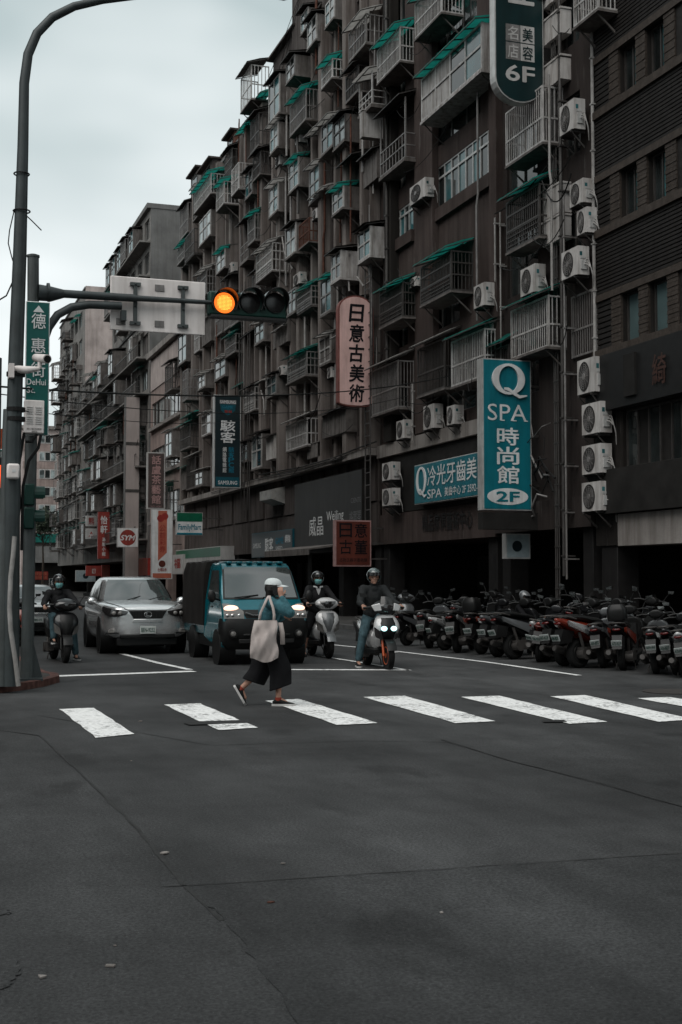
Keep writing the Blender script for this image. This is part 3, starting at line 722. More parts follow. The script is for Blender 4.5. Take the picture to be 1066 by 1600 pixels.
# ================================================================== C: brown building with aluminium windows
C = Bld('brown_building', 'brown rendered building with aluminium windows and green-roofed cages behind the teal billboard', 43.75, 34.1, 27.0, M['wall_c'], 2.9)
def cx_(px, d=0): return C.px(px, 400, d)[0]
C.pilaster(cx_(599,.3), cx_(611,.3), 6.5, 27, .3, M['wall_a'])
for a, c in ((648, 676), (776, 790)): C.pilaster(cx_(a,.22), min(cx_(c,.22), C.W), 6.5, 27, .22, M['wall_c'])
TEAL = [M['glass_dark'], M['glass_teal']]
x0, x1, z0, z1 = C.rect(617, 646, 312, 359, 0); C.window(x0, x1, z0, z1, 4, M['alu'], TEAL, .27, .05)
m = MB(); m.box(x0-.1, x1+.1, -.14, .01, z0-.42, z0-.01); m.build('apron', M['wall_c'], C.root)
x0, x1, z0, z1 = C.rect(683, 775, 193, 266, 0); C.window(x0, x1, z0, z1, 8, M['alu'], TEAL, .27, .05)
m = MB(); m.box(x0-.06, x1+.02, -.14, .01, z0-.42, z0-.01); m.build('apron', M['wall_c'], C.root)
for (a, c, z) in ((.5, 2.6, 6.9), (4.6, 8.2, 6.9), (.5, 2.6, 9.8), (4.6, 7.0, 9.8), (.5, 2.4, 15.5), (5.0, 8.6, 15.9), (.5, 2.4, 18.4), (4.6, 8.4, 18.8), (.5, 2.4, 21.4), (4.6, 8.4, 21.9)):
    C.window(a, c, z, z+1.6, 3, M['grey_metal'], [M['glass_dark']])
P(C, 'bay', 658, 753, 33, 108, .75, clad=True, col='white', aw='g', n=4, gl=['clad_white', 'clad_white', 'glass_dark', 'glass_teal'])
P(C, 'cage', 589, 625, 40, 94, .75, col='white', aw='g'); P(C, 'cage', 648, 690, -40, 18, .75, col='white', aw='g')
P(C, 'bal', 594, 633, 150, 246, .6, col='grey', aw='d')
P(C, 'cage', 657, 705, 390, 453, .75, col='dark', aw='g', style='h'); P(C, 'cage', 593, 629, 440, 494, .7, col='dark', aw='g', style='h')
P(C, 'cage', 652, 695, 527, 605, .55, col='dark', aw='p'); P(C, 'cage', 705, 757, 512, 587, .6, col='white', aw='g')
P(C, 'cage', 581, 622, 562, 636, .6, col='grey', aw='p'); P(C, 'cage', 762, 795, 537, 600, .3, col='dark', aw='g')
x0, x1, z0, z1 = C.rect(668, 700, 400, 440, .3); m = MB(); m.box(x0, x1, -.3, -.26, z0, z1); m.build('hanging_cloth', M['rust'], C.root)
m = MB(); m.box(0, C.W, -.20, .01, 6.0, 6.45); m.build('ledge', M['trim_pale'], C.root)
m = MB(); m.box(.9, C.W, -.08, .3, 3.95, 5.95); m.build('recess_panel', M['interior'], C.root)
m = MB(); m.box(0.02, C.W, -.10, .3, 2.86, 3.92); bm = m.build('beam', M['wall_c'], C.root)
letter(C.root, '精品傢俱藝術中心', cx_(664), cx_(742), 3.18, 3.74, -.11, M['black'], .02, thick=.02)
C.columns([.35, 9.2], .6, M['column_dark']); C.finish()
drainpipe(C, 605, -60, 620, .36, .06, M['dark_metal']); drainpipe(C, 774, 340, 440, .3, .03, M['pipe_pale']); drainpipe(C, 645, 598, 690, .3, .035, M['pipe_pale'])
ac(C, 740, 757, 440, 476, 'white air conditioner with a pale hose below the wide aluminium window', .55)
ac(C, 640, 650, 431, 446, 'small window air conditioner between the two green-roofed cages', .4)
ac(C, 640, 664, 276, 306, 'dark old air conditioner beside the tall four-pane window', .5)
ac(C, 661, 678, 630, 668, 'dusty air conditioner, taller of a pair under the grey balcony cage', .45)
ac(C, 698, 710, 632, 662, 'dusty air conditioner, shorter of a pair under the grey balcony cage', .45)
ac(C, 619, 632, 655, 684, 'shaded air conditioner beside the curved pale pipe, above the teal billboard', .45)
ac(C, 597, 612, 721, 749, 'white air conditioner, upper of two beside the teal billboard', .55)
ac(C, 597, 612, 762, 789, 'white air conditioner, lower of two beside the teal billboard', .55)
ac(C, 757, 768, 500, 520, 'small air conditioner tucked behind the white cage corner', .3)
# ================================================================== D: long weathered apartment block
D = Bld('long_apartment_block', 'long weathered apartment block crowded with cages, bay windows and green awnings', 78.3, 43.9, 24.8, M['wall_d'], 2.9)
FLH = 2.62
rr = random.Random(11)
for f in range(7):
    z = 6.55 + FLH*f
    for k in range(11):
        x = .55 + 3.12*k
        D.window(x+.1, x+1.25, z+.55, z+2.0, 2, M['dark_metal'], [M[rr.choice(['glass_dark','glass_dark','glass_teal','panel_grey'])]])
        D.window(x+1.75, x+2.5, z+.75, z+2.0, 2, M['grey_metal'], [M[rr.choice(['glass_dark','glass_dark','glass_pale'])]])
for k in range(23):
    x = .05 + 1.56*k; w = .42 if k % 2 == 0 else .24
    D.pilaster(x, min(x+w, D.W), 6.45, 24.75, .40 if k % 2 == 0 else .24, M['pil_d'])
m = MB(); m.box(0, D.W, -.5, .01, 6.15, 6.42); m.build('ledge', M['trim_pale'], D.root)
for k in range(12):
    x = .2 + 3.12*k
    m = MB(); m.box(x, min(x+2.7, D.W), -.10, .01, 4.5, 6.1); m.build('spandrel', M['wall_d'], D.root)
# pieces read off the photograph: kind, far px, near px, top py, bottom py, depth, options
items = [
 ('bay',447,460,84,115,.95,dict(col='grey',aw='d',gl=['glass_pale','glass_dark'])),
 ('cage',453,478,137,185,.7,dict(col='grey',aw='g')), ('bay',422,434,189,228,.75,dict(col='white',aw='p',gl=['glass_teal','glass_pale'])),
 ('cage',361.5,373,253,294,.95,dict(col='white')), ('cage',338,350,282,317,1.0,dict(col='white',aw='g')),
 ('cage',303,329.5,270,301,.9,dict(col='white',aw='g')), ('bay',451,466,244,288,.6,dict(col='white',aw='g')),
 ('bay',420,434,283,327,.7,dict(col='white',aw='p',gl=['glass_pale','glass_teal'])), ('bay',311,328.5,327,366,.7,dict(col='white',aw=None,n=3,gl=['glass_pale','glass_dark'])),
 ('bay',446,461,348,393,.7,dict(col='white',aw='d',gl=['glass_dark','glass_pale'])), ('bay',338,351,387,416,.7,dict(col='white',aw='g',gl=['glass_pale','glass_dark'])),
 ('cage',387,398,332,374,.7,dict(col='grey',aw='g')), ('cage',400,425,378,422,.8,dict(col='white',aw='p',style='h')),
 ('cage',467,483,339,376,.6,dict(col='rust')), ('cage',289,303,356,395,.8,dict(col='dark')), ('cage',277,288,378,402,.7,dict(col='grey',aw='g')),
 ('cage',502,519,90,120,.75,dict(col='white',aw='g')), ('bay',502,520,180,226,.6,dict(col='grey',aw='p')), ('bay',521,539,176,217,.6,dict(col='dark',aw='d',gl=['glass_pale','glass_pale'])),
 ('bal',561,581,110,162,.85,dict(col='white',aw='p')), ('bay',519,536,289,323,.75,dict(col='white',aw='g')),
 ('bay',559,578.5,352,398,.85,dict(clad=True,col='white',aw='d',gl=['glass_dark','glass_teal'])), ('bay',517,532,390,433,.9,dict(clad=True,col='white',aw='d',gl=['glass_pale','glass_dark'])),
 ('cage',464,486,445,476,.6,dict(col='grey',aw='g',style='h')), ('bay',449,462,448,485,.6,dict(col='grey',aw=None,gl=['glass_dark','glass_pale'])),
 ('cage',449,479,548,585,.75,dict(col='grey',aw='g',style='h')), ('bay',499,516,521,563,.55,dict(col='white',aw='p',gl=['panel_grey','panel_grey'])),
 ('bay',417,431,584,614,.6,dict(col='grey',aw='d')), ('cage',447,479.5,652,695,.6,dict(col='white',aw='p')),
 ('cage',381,398,603,639,.55,dict(col='white',aw='d',style='h')), ('bay',335,352,556,585,.6,dict(col='grey',aw='p')),
 ('bay',309,320,582,603,.7,dict(col='white',aw='p',gl=['glass_dark','glass_pale'])), ('bay',315,329,643,676,.7,dict(col='white',aw='p',gl=['panel_grey','glass_dark'])),
 ('cage',281,297,661,697,.6,dict(col='dark',aw='g')), ('bay',304,316,735,757,.6,dict(col='grey',aw='p')), ('bay',374,388,690,718,.5,dict(col='grey',aw='d')),
 ('cage',360,374,470,500,.6,dict(col='grey',aw='d')), ('bay',398,412,500,530,.6,dict(col='grey',aw='p')), ('cage',352,368,520,548,.6,dict(col='grey',aw='g')),
 ('bay',540,556,470,505,.5,dict(col='grey',aw='d')), ('cage',540,560,100,140,.5,dict(col='dark',aw='d')), ('bay',480,494,20,60,.6,dict(col='white',aw='d',gl=['glass_pale','glass_dark'])),
 ('cage',545,572,20,66,.7,dict(col='grey',aw='p')), ('bay',508,522,-10,26,.6,dict(col='white',aw=None,gl=['glass_teal','glass_pale'])),
 ('cage',395,407,235,270,.6,dict(col='dark',aw='d')), ('bay',383,394,262,300,.6,dict(col='grey',aw='d',gl=['glass_teal','glass_dark'])),
]
for it in items: P(D, it[0], *it[1:6], **it[6])
for (xl, xr, yt, yb, d, mt, aw) in ((562,567,172,213,1.0,'clad_white',None), (568,590,234,277,.45,'panel_grey','d'), (504,541,638,674,.45,'panel_grey','d'), (416,428,682,716,.5,'panel_white','d'), (480,500,690,712,.4,'panel_grey',None)):
    x0, x1, z0, z1 = D.rect(xl, xr, yt, yb, d); solid(D, x0, z0, x1-x0, z1-z0, d, M[mt], aw)
for (xl, xr, y, k) in ((482,498,215,'p'),(488,509,312,'p'),(533,556,262,'d'),(430,445,520,'p'),(350,362,440,'d'),(372,392,212,'g'),(392,412,172,'g'),(286,303,655,'g'),(520,534,720,'d'),(404,412,600,'p'),(332,344,470,'d')):
    x0, z = D.px(xl, y, .5); x1, _ = D.px(xr, y, .5); hood(D, x0, z, x1-x0, .7, k)
# fill the rest of the grid
def free(b, x0, x1, z0, z1): return not any(x0 < u[1] and x1 > u[0] and z0 < u[3] and z1 > u[2] for u in b.used)
def fill(b, z_first, flh, floors, x_first, step, nbays, seed, p=.62, dmax=.75):
    q = random.Random(seed)
    for f in range(floors):
        for k in range(nbays):
            z = z_first + flh*f + q.uniform(-.12,.12); x = x_first + step*k + q.uniform(-.2,.3); w = q.choice([1.4,1.6,1.8,2.4]); h = q.choice([1.4,1.6,1.8]); d = q.choice([.5,.6,dmax])
            if x + w > b.W - .1 or q.random() > p or not free(b, x, x+w, z, z+h): continue
            t = q.random()
            aw = q.choice(['g','p','d','d',None])
            if t < .38: cage(b, x, z, w, h, d, q.choice(['white','grey','grey','dark']), aw, q.choice(['v','v','h']))
            elif t < .72: bay(b, x, z, w, h, d, q.choice(['white','grey','grey','dark']), aw, 2, q.choice([['glass_dark','glass_teal'],['glass_pale','glass_dark'],['glass_dark','panel_grey']]))
            elif t < .84: balcony(b, x, z, w, h+.3, d, q.choice(['grey','dark']), aw)
            elif t < .92: solid(b, x, z, w, h*.8, d*.8, M['panel_grey'], aw)
            else: hood(b, x, z+h, w, .6, q.choice(['p','d','g'])); b.used.append((x, x+w, z, z+h))
fill(D, 7.0, FLH, 7, .45, 1.9, 18, 5, .80)
acs = random.Random(21)
for i, (xl, xr, yt, yb, lab) in enumerate(((461,468,203,221,'small white air conditioner under the grey green-roofed cage near the roof'),(430,437,238,256,'white air conditioner below a white bay window near the roof'),
    (356,362,409,427,'small pale air conditioner right of a white bay window on the long block'),(458,468,424,442,'rounded dusty air conditioner above the green street-facing awning'),
    (488,495,324,340,'small dark-fronted air conditioner under a curved metal hood'),(511,518,572,589,'pale air conditioner hanging beside the pink pill-shaped sign'),
    (434,441,570,585,'small white air conditioner under a pale hood on the long block'),(284,290,400,414,'tiny pale air conditioner by the far corner cage of the long block'))):
    ac(D, xl, xr, yt, yb, lab, .45)
# loose hoses and cables draped over the block
for (pts, rr_, mt) in ((((441,370),(444,392),(452,410),(457,420)), .03, 'pipe_pale'), (((560,410),(558,432),(568,447),(578,440),(577,420),(570,412)), .035, 'pipe_pale'), (((546,395),(543,415),(546,455)), .035, 'pipe_pale'), (((408,610),(412,625),(413,648)), .03, 'pipe_pale'),
    (((404,742),(470,730),(520,716),(560,700),(588,690)), .03, 'wire'), (((330,770),(400,748),(470,735),(540,712)), .02, 'wire')):
    m = MB(); m.tube([(D.px(a, c, .55)[0], -.55, D.px(a, c, .55)[1]) for a, c in pts], rr_, 6); m.build('hose', M[mt], D.root, smooth=60)
# roof rooms and the taller near end
def roof_room(b, x0, x1, z0, z1, y0, y1, mat, win=True):
    m = MB(); m.box(x0, x1, y0, y1, z0, z1); o = m.build('roof_room', mat, b.root)
    q = MB(); q.box(x0-.15, x1+.15, y0-.3, y1, z1, z1+.10); q.build('roof_sheet', M['dark_sheet'], o)
    if win:
        q = MB(); w = (x1-x0)*.5; q.box(x0+w*.5, x0+w*1.5, y0-.03, y0+.02, z0+(z1-z0)*.35, z0+(z1-z0)*.85); q.build('pane', M['glass_dark'], o)
xn = D.px(456, 30)[0]
roof_room(D, xn, D.W, 24.9, 31.5, .02, 9, M['wall_d'], False)
for k, (a, c) in enumerate(((456.5,470),(500,520),(545,560))):
    x0, z = D.px(a, 60); x1, _ = D.px(c, 60); D.used.append((x0, x1, 0, 0))
P(D, 'bay', 470, 481, 10, 40, .6, col='white', aw='d', gl=['glass_teal', 'glass_pale'])
x0, x1, z0, z1 = D.rect(376, 392.5, 138, 165, .9); cage(D, x0, 24.95, x1-x0, 1.7, .9, 'white', 'd'); roof_room(D, x1+.05, x1+4.2, 24.9, 26.9, .2, 6, M['wall_d'], False)
for (a, c, z1, y0, mt) in ((291,304,26.9,.3,'gable'),(312,330,26.0,.1,'wall_d'),(352,364,25.9,.1,'rust'),(340,350,25.6,.5,'wall_d')):
    x0 = D.px(a, 300)[0]; x1 = D.px(c, 300)[0]; roof_room(D, x0, x1, 24.9, z1, y0, 5, M[mt])
# grime of everyday life: downpipes, loose cables, vents and meter boxes on the two old blocks
def clutter(b, seed, n, zlo, zhi, xs=None):
    q = random.Random(seed)
    for k in range(n):
        x = q.uniform(.4, b.W-.4) if xs is None else q.choice(xs) + q.uniform(-.2, .2); z = q.uniform(zlo, zhi); t = q.random()
        if t >= .72 and (any(h[0]-.6 < x < h[1]+.2 and h[2]-.7 < z < h[3]+.2 for h in b.holes) or not free(b, x-.2, x+.6, z-.2, z+.7)): continue
        if t < .34:
            L = q.uniform(2, 7); m = MB(); dx = q.uniform(-.15,.15); dd = q.uniform(.3,.5); m.tube([(x,-dd,z),(x,-dd,z+L*.5),(x+dx,-dd,z+L*.55),(x+dx,-dd,min(z+L, b.h))], q.choice([.025,.035,.05]), 6); m.build('drainpipe', M[q.choice(['grey_metal','dark_metal','pipe_pale','rust'])], b.root, smooth=50)
        elif t < .72:
            L = q.uniform(.8, 4); x2 = min(x+L, b.W-.1); sg = q.uniform(.1,.7); dz = q.uniform(-.6,.6); dd = q.uniform(.42,.8); m = MB(); m.tube([(x+(x2-x)*i/10, -dd, z+dz*i/10-sg*4*(i/10)*(1-i/10)) for i in range(11)], q.choice([.010,.014,.02]), 5); m.build('cable', M['wire'], b.root)
        elif t < .86:
            m = MB(); m.cyl((x,-.5,z),(x,.02,z), .10, n=12); m.prism([(-.13,-.12),(-.13,.14),(.05,.14)], lambda a, c: (x-.12, -.5+a, z+c), lambda a, c: (x+.12, -.5+a, z+c)); m.build('vent', M[q.choice(['grey_metal','panel_grey'])], b.root)
        else:
            w, h = q.uniform(.25,.5), q.uniform(.3,.6); m = MB(); m.box(x, x+w, -.62, .02, z, z+h); m.build('service_box', M[q.choice(['panel_grey','rust','gable'])], b.root, bevel=.01, seg=1)
clutter(D, 31, 95, 6.6, 23.5); clutter(C, 32, 22, 6.6, 22, [.25, 3.2, 3.9, 9.2]); clutter(B, 33, 16, 5, 20)
# mezzanine above the shops
for k in range(9):
    x = .5 + 3.12*k; D.window(x+.2, x+2.2, 4.6, 5.9, 2, M['grey_metal'], [M[rr.choice(['panel_grey','glass_dark','glass_pale'])]], y=.05)
m = MB(); x0, z = D.px(414, 800, .5); m.prism([(0,0),(-.75,.28),(-.75,.75),(0,.95)], lambda a, b_: (x0, a, 5.0+b_*.9), lambda a, b_: (x0+2.0, a, 5.0+b_*.9)); m.build('duct_hood', M['pale_sheet'], D.root)
m = MB(); m.box(0, D.W, -.05, .3, 2.86, 4.45); m.build('beam', M['wall_d'], D.root)
D.columns([.4+4.2*k for k in range(9)], .6, M['column_dark']); D.finish()
m = MB()
for k in range(2): m.tube([(D.px(571+8*k, 700, .6)[0], -.6, 3.0), (D.px(571+8*k, 700, .6)[0], -.6, 13)], .025, 6)
for k in range(22): m.box(D.px(571, 700, .6)[0], D.px(579, 700, .6)[0], -.61, -.59, 3.2+.45*k, 3.24+.45*k)
m.build('sign_ladder', M['dark_metal'], D.root)
for px in (379, 384, 389, 346, 392):
    x, _ = D.px(px, 600, .5); m = MB(); m.tube([(x,-.55,5.0),(x,-.55,12.5+ (px%5))], .022, 6); m.build('conduit', M['dark_metal'], D.root)
# ================================================================== E: lower pinkish office
E = Bld('low_pink_office', 'low pinkish office with long ribbon windows wedged between taller apartment blocks', 90.5, 78.5, 17.4, M['wall_e'], 3.0)
for z in (5.6, 8.9, 12.2):
    E.window(.5, 11.6, z, z+1.75, 9, M['alu'], [M['glass_dark'], M['glass_dark'], M['glass_pale']]); m = MB(); m.box(.3, 11.8, -.25, .01, z-.25, z-.02); m.build('sill_band', M['trim_pale'], E.root)
m = MB(); m.box(0, E.W, -.35, .01, 17.2, 17.6); m.build('cornice', M['trim_pale'], E.root)
m = MB(); m.box(.2, E.W-.2, -.06, .01, 14.9, 17.0); m.build('cladding', M['wall_g'], E.root)
cage(E, 8.8, 13.6, 2.4, 1.7, .7, 'dark', 'd'); bay(E, 8.4, 9.4, 2.2, 1.6, .6, 'grey', 'p'); cage(E, 6.0, 6.0, 2.4, 1.6, .6, 'grey', 'g')
E.columns([.4, 6, 11.6], .6); E.finish()
# ================================================================== F: tall grey block beyond
Fb = Bld('tall_grey_block', 'tall grey apartment block with a bare concrete end wall beyond the pink office', 126.0, 91.0, 20.6, M['wall_f'], 3.0)
for k in range(6):
    z = 4.4 + 2.62*k
    for j in range(11):
        Fb.window(.4+3.15*j, 2.7+3.15*j, z+.5, z+2.0, 3, M['dark_metal'], [M[rr.choice(['glass_dark','glass_dark','panel_grey','glass_pale'])]])
    if k % 2 == 0 or k > 4:
        m = MB(); m.box(1, Fb.W-.3, -.9, .01, z-.05, z+.07); m.build('balcony_slab', M['wall_f'], Fb.root)
        n = 60; m = MB(); m.box(1, Fb.W-.3, -.92, -.88, z+.85, z+.92)
        for q in range(n): x = 1 + (Fb.W-1.3)*q/n; m.box(x, x+.06, -.915, -.885, z+.05, z+.86)
        m.build('balcony_railing', M['dark_metal'], Fb.root)
up = MB(); wall_sheet(up, 17.2, Fb.W, 20.73, 28.4, [(18.0+2.9*j, 19.9+2.9*j, 21.4+2.5*k, 22.9+2.5*k) for j in range(6) for k in range(3)])
up.quad((17.2,0,20.73),(17.2,12,20.73),(17.2,12,28.4),(17.2,0,28.4)); up.quad((Fb.W,0,20.73),(Fb.W,0,28.4),(Fb.W,12,28.4),(Fb.W,12,20.73)); up.quad((17.2,0,28.4),(Fb.W,0,28.4),(Fb.W,12,28.4),(17.2,12,28.4)); up.build('upper_wall', M['wall_f'], Fb.root)
for j in range(6):
    for k in range(3): Fb.window(18.0+2.9*j, 19.9+2.9*j, 21.4+2.5*k, 22.9+2.5*k, 2, M['grey_metal'], [M['glass_dark']], hole=False)
for z in (23.4, 25.9): m = MB(); m.box(17.4, Fb.W-.1, -.8, .01, z, z+.12); m.build('balcony_slab', M['wall_f'], Fb.root)
m = MB(); m.box(17.0, Fb.W+.1, -.3, 12, 28.4, 28.75); m.build('roof', M['gable'], Fb.root)
fill(Fb, 4.9, 2.62, 6, .3, 3.1, 11, 9, .75, 1.1); clutter(Fb, 35, 40, 5, 18)
q9 = random.Random(77)
for j in range(6):
    for k in range(3):
        if q9.random() < .55: cage(Fb, 17.7+2.9*j, 21.2+2.5*k, 2.0, 1.6, .8, q9.choice(['grey','dark']), q9.choice(['d','g',None])) if q9.random() < .5 else bay(Fb, 17.7+2.9*j, 21.2+2.5*k, 2.0, 1.6, .7, 'grey', 'd')
Fb.finish()
gw = MB(); gw.box(Fb.W+.004, Fb.W+.05, -.02, 12.1, 3.0, 28.7); gw.build('end_wall', M['gable'], Fb.root)
# ================================================================== G: far pale block
Gb = Bld('far_pale_block', 'farthest pale apartment block on the street with a plain pink gable', 148.0, 126.3, 30.2, M['wall_f'], 3.0)
for k in range(9):
    z = 4.4 + 2.75*k
    for j in range(6): Gb.window(.4+3.3*j, 2.8+3.3*j, z+.5, z+2.0, 2, M['grey_metal'], [M[rr.choice(['glass_dark','panel_grey','glass_pale'])]])
fill(Gb, 4.8, 2.75, 9, .3, 3.3, 6, 14, .9, 1.0); clutter(Gb, 36, 25, 5, 27); Gb.finish()
gw = MB(); gw.box(Gb.W+.004, Gb.W+.06, -.02, 12.1, 3.0, 30.4); gw.build('gable_wall', M['wall_g'], Gb.root)
# ================================================================== H: block closing the end of the street
hb = thing('street_end_block', 'pinkish block with white windows closing the far end of the street', 'building', (30.5, 196, 0))
m = MB(); m.box(-14, 14, 0, 12, 0, 24); m.build('wall', M['wall_h'], hb); m = MB(); m.box(-14.2, 14.2, -.4, 12, 24, 24.5); m.build('roof', M['trim_pale'], hb)
for k in range(6):
    z = 8.6 + 2.65*k
    for j in range(6):
        x = -11.6 + 4.1*j; m = MB(); m.box(x, x+2.6, -.10, .01, z, z+1.4); w = m.build('window', M['panel_white'], hb)
        for q in range(3): p = MB(); p.box(x+.12+.82*q, x+.80+.82*q, -.12, -.101, z+.12, z+1.28); p.build('pane', M['glass_dark'] if q % 2 else M['glass_pale'], w)
    m = MB(); m.box(-13.9, 13.9, -.06, .01, z-1.15, z-.1); m.build('spandrel', M['wall_e'], hb)
m = MB(); m.box(-13, 13, -2.5, -.1, 6.9, 8.2); m.build('canopy', M['green_sheet'], hb)
m = MB(); m.box(-13.5, 13.5, -3.2, -.1, 3.9, 6.3); m.build('concrete_deck', M['gable'], hb)
m = MB(); m.box(-13.5, 13.5, -1.0, -.12, 0.1, 3.9); m.build('shop_wall', M['interior'], hb)

# ================================================================== unseen blocks opposite and behind the viewer, added to shade the street
def plain_block(name, label, loc_, rz, W, H, mat, seed, lively=True):
    b = Bld(name, label, 0, -W, H, mat, 3.2, 14); b.root.location = loc_; b.root.rotation_euler = (0, 0, rz); q = random.Random(seed)
    n = int(W/3.2)
    for f in range(int((H-4.5)/2.9)):
        for k in range(n):
            x = .6 + 3.2*k; z = 4.2 + 2.9*f; b.window(x+.3, x+2.3, z, z+1.5, 2, M['grey_metal'], [M[q.choice(['glass_dark','glass_dark','glass_teal','panel_grey'])]])
    if lively: fill(b, 4.3, 2.9, int((H-4.5)/2.9), .6, 3.2, n, seed, .4)
    b.columns([.4 + 4.4*k for k in range(int(W/4.4)+1)], .6, M['column_dark']); b.finish(); return b
plain_block('unseen_opposite_block', 'unseen grey-brown block across the road from the brown building, added to shade the street', (-3.2, 25, 0), R(90), 30, 25, M['wall_d'], 41)
plain_block('unseen_opposite_block', 'unseen pinkish block across the road from the long apartment block, added to shade the street', (-3.4, 55.5, 0), R(90), 36, 22, M['wall_e'], 42)
plain_block('unseen_opposite_block', 'unseen pale grey block across the road from the tall grey block, added to shade the street', (-3.2, 92, 0), R(90), 50, 26, M['wall_f'], 43)
plain_block('unseen_corner_block', 'unseen brown corner block behind the viewer, left of the road, added to shade the street', (-9, -40, 0), R(90), 32, 24, M['wall_c'], 44, False)
plain_block('unseen_corner_block', 'unseen dark corner block across the side street from the tiled building, added to shade the street', (XF+1, 3, 0), R(-90), 40, 24, M['wall_b'], 45, False)
# ------------------------------------------------------------------ signs
M['teal_sign'] = paint('teal_sign', (0.004, 0.145, 0.185), 0.35, 0, 0.12, 1.2, 0.35)
M['sign_white'] = paint('sign_white', (0.68, 0.69, 0.69), 0.5, 0, 0.15, 2, 0.3)
M['sign_offwhite'] = paint('sign_offwhite', (0.46, 0.45, 0.44), 0.5, 0, 0.15, 2, 0.35)
M['bottle'] = paint('bottle', (0.003, 0.020, 0.022), 0.35, 0, 0.2, 2, 0.3)
M['pink_sign'] = paint('pink_sign', (0.66, 0.44, 0.41), 0.5, 0, 0.15, 1.6, 0.35)
M['pink_edge'] = paint('pink_edge', (0.20, 0.075, 0.065), 0.6, 0, 0.3, 3, 0.4)
M['ink'] = paint('ink', (0.008, 0.008, 0.010), 0.6)
M['navy'] = paint('navy', (0.006, 0.016, 0.020), 0.35, 0, 0.2, 2)
M['cyan_ink'] = paint('cyan_ink', (0.01, 0.16, 0.24), 0.5)
M['cyan_dark'] = paint('cyan_dark', (0.008, 0.075, 0.10), 0.4)
M['red_ink'] = paint('red_ink', (0.30, 0.035, 0.028), 0.5, 0, 0.2, 3, 0.3)
M['red_sign'] = paint('red_sign', (0.28, 0.045, 0.035), 0.5, 0, 0.25, 2, 0.4)
M['orange_ink'] = paint('orange_ink', (0.42, 0.12, 0.075), 0.5, 0, 0.2, 3)
M['brown_sign'] = paint('brown_sign', (0.075, 0.055, 0.052), 0.5, 0, 0.2, 2, 0.3)
M['rose_ink'] = paint('rose_ink', (0.36, 0.22, 0.21), 0.5)
M['oxblood'] = paint('oxblood', (0.115, 0.028, 0.018), 0.5, 0, 0.3, 1.5, 0.4)
M['charcoal_panel'] = paint('charcoal_panel', (0.030, 0.030, 0.030), 0.5, 0, 0.2, 1.0, 0.4)
M['grey_ink'] = paint('grey_ink', (0.16, 0.16, 0.165), 0.5)
M['mart_green'] = paint('mart_green', (0.004, 0.105, 0.055), 0.4, 0, 0.15)
M['mart_blue'] = paint('mart_blue', (0.006, 0.15, 0.21), 0.4, 0, 0.15)
M['tower_panel'] = paint('tower_panel', (0.34, 0.295, 0.28), 0.45, 0, 0.12, 0.6, 0.15)
M['pale_blue_sign'] = paint('pale_blue_sign', (0.30, 0.36, 0.38), 0.5, 0, 0.2)
M['street_green'] = paint('street_green', (0.003, 0.085, 0.075), 0.4, 0, 0.1, 3, 0.15)
def plate(m, x0, x1, y0, y1, z0, z1, round_top=0.0, round_bot=0.0, n=14):
    """flat board in x/z with optional round ends"""
    w = x1 - x0; cx = (x0+x1)/2; pts = []
    def arc(zc, sgn, hh):
        for i in range(n+1):
            a = math.pi*i/n; pts.append((cx + math.cos(a)*w/2*sgn, zc + math.sin(a)*hh*sgn))
    if round_bot: arc(z0+round_bot, -1, round_bot)
    else: pts += [(x0, z0), (x1, z0)]
    if round_top: arc(z1-round_top, 1, round_top)
    else: pts += [(x1, z1), (x0, z1)]
    m.prism(pts, lambda a, b: (a, y0, b), lambda a, b: (a, y1, b)); return m
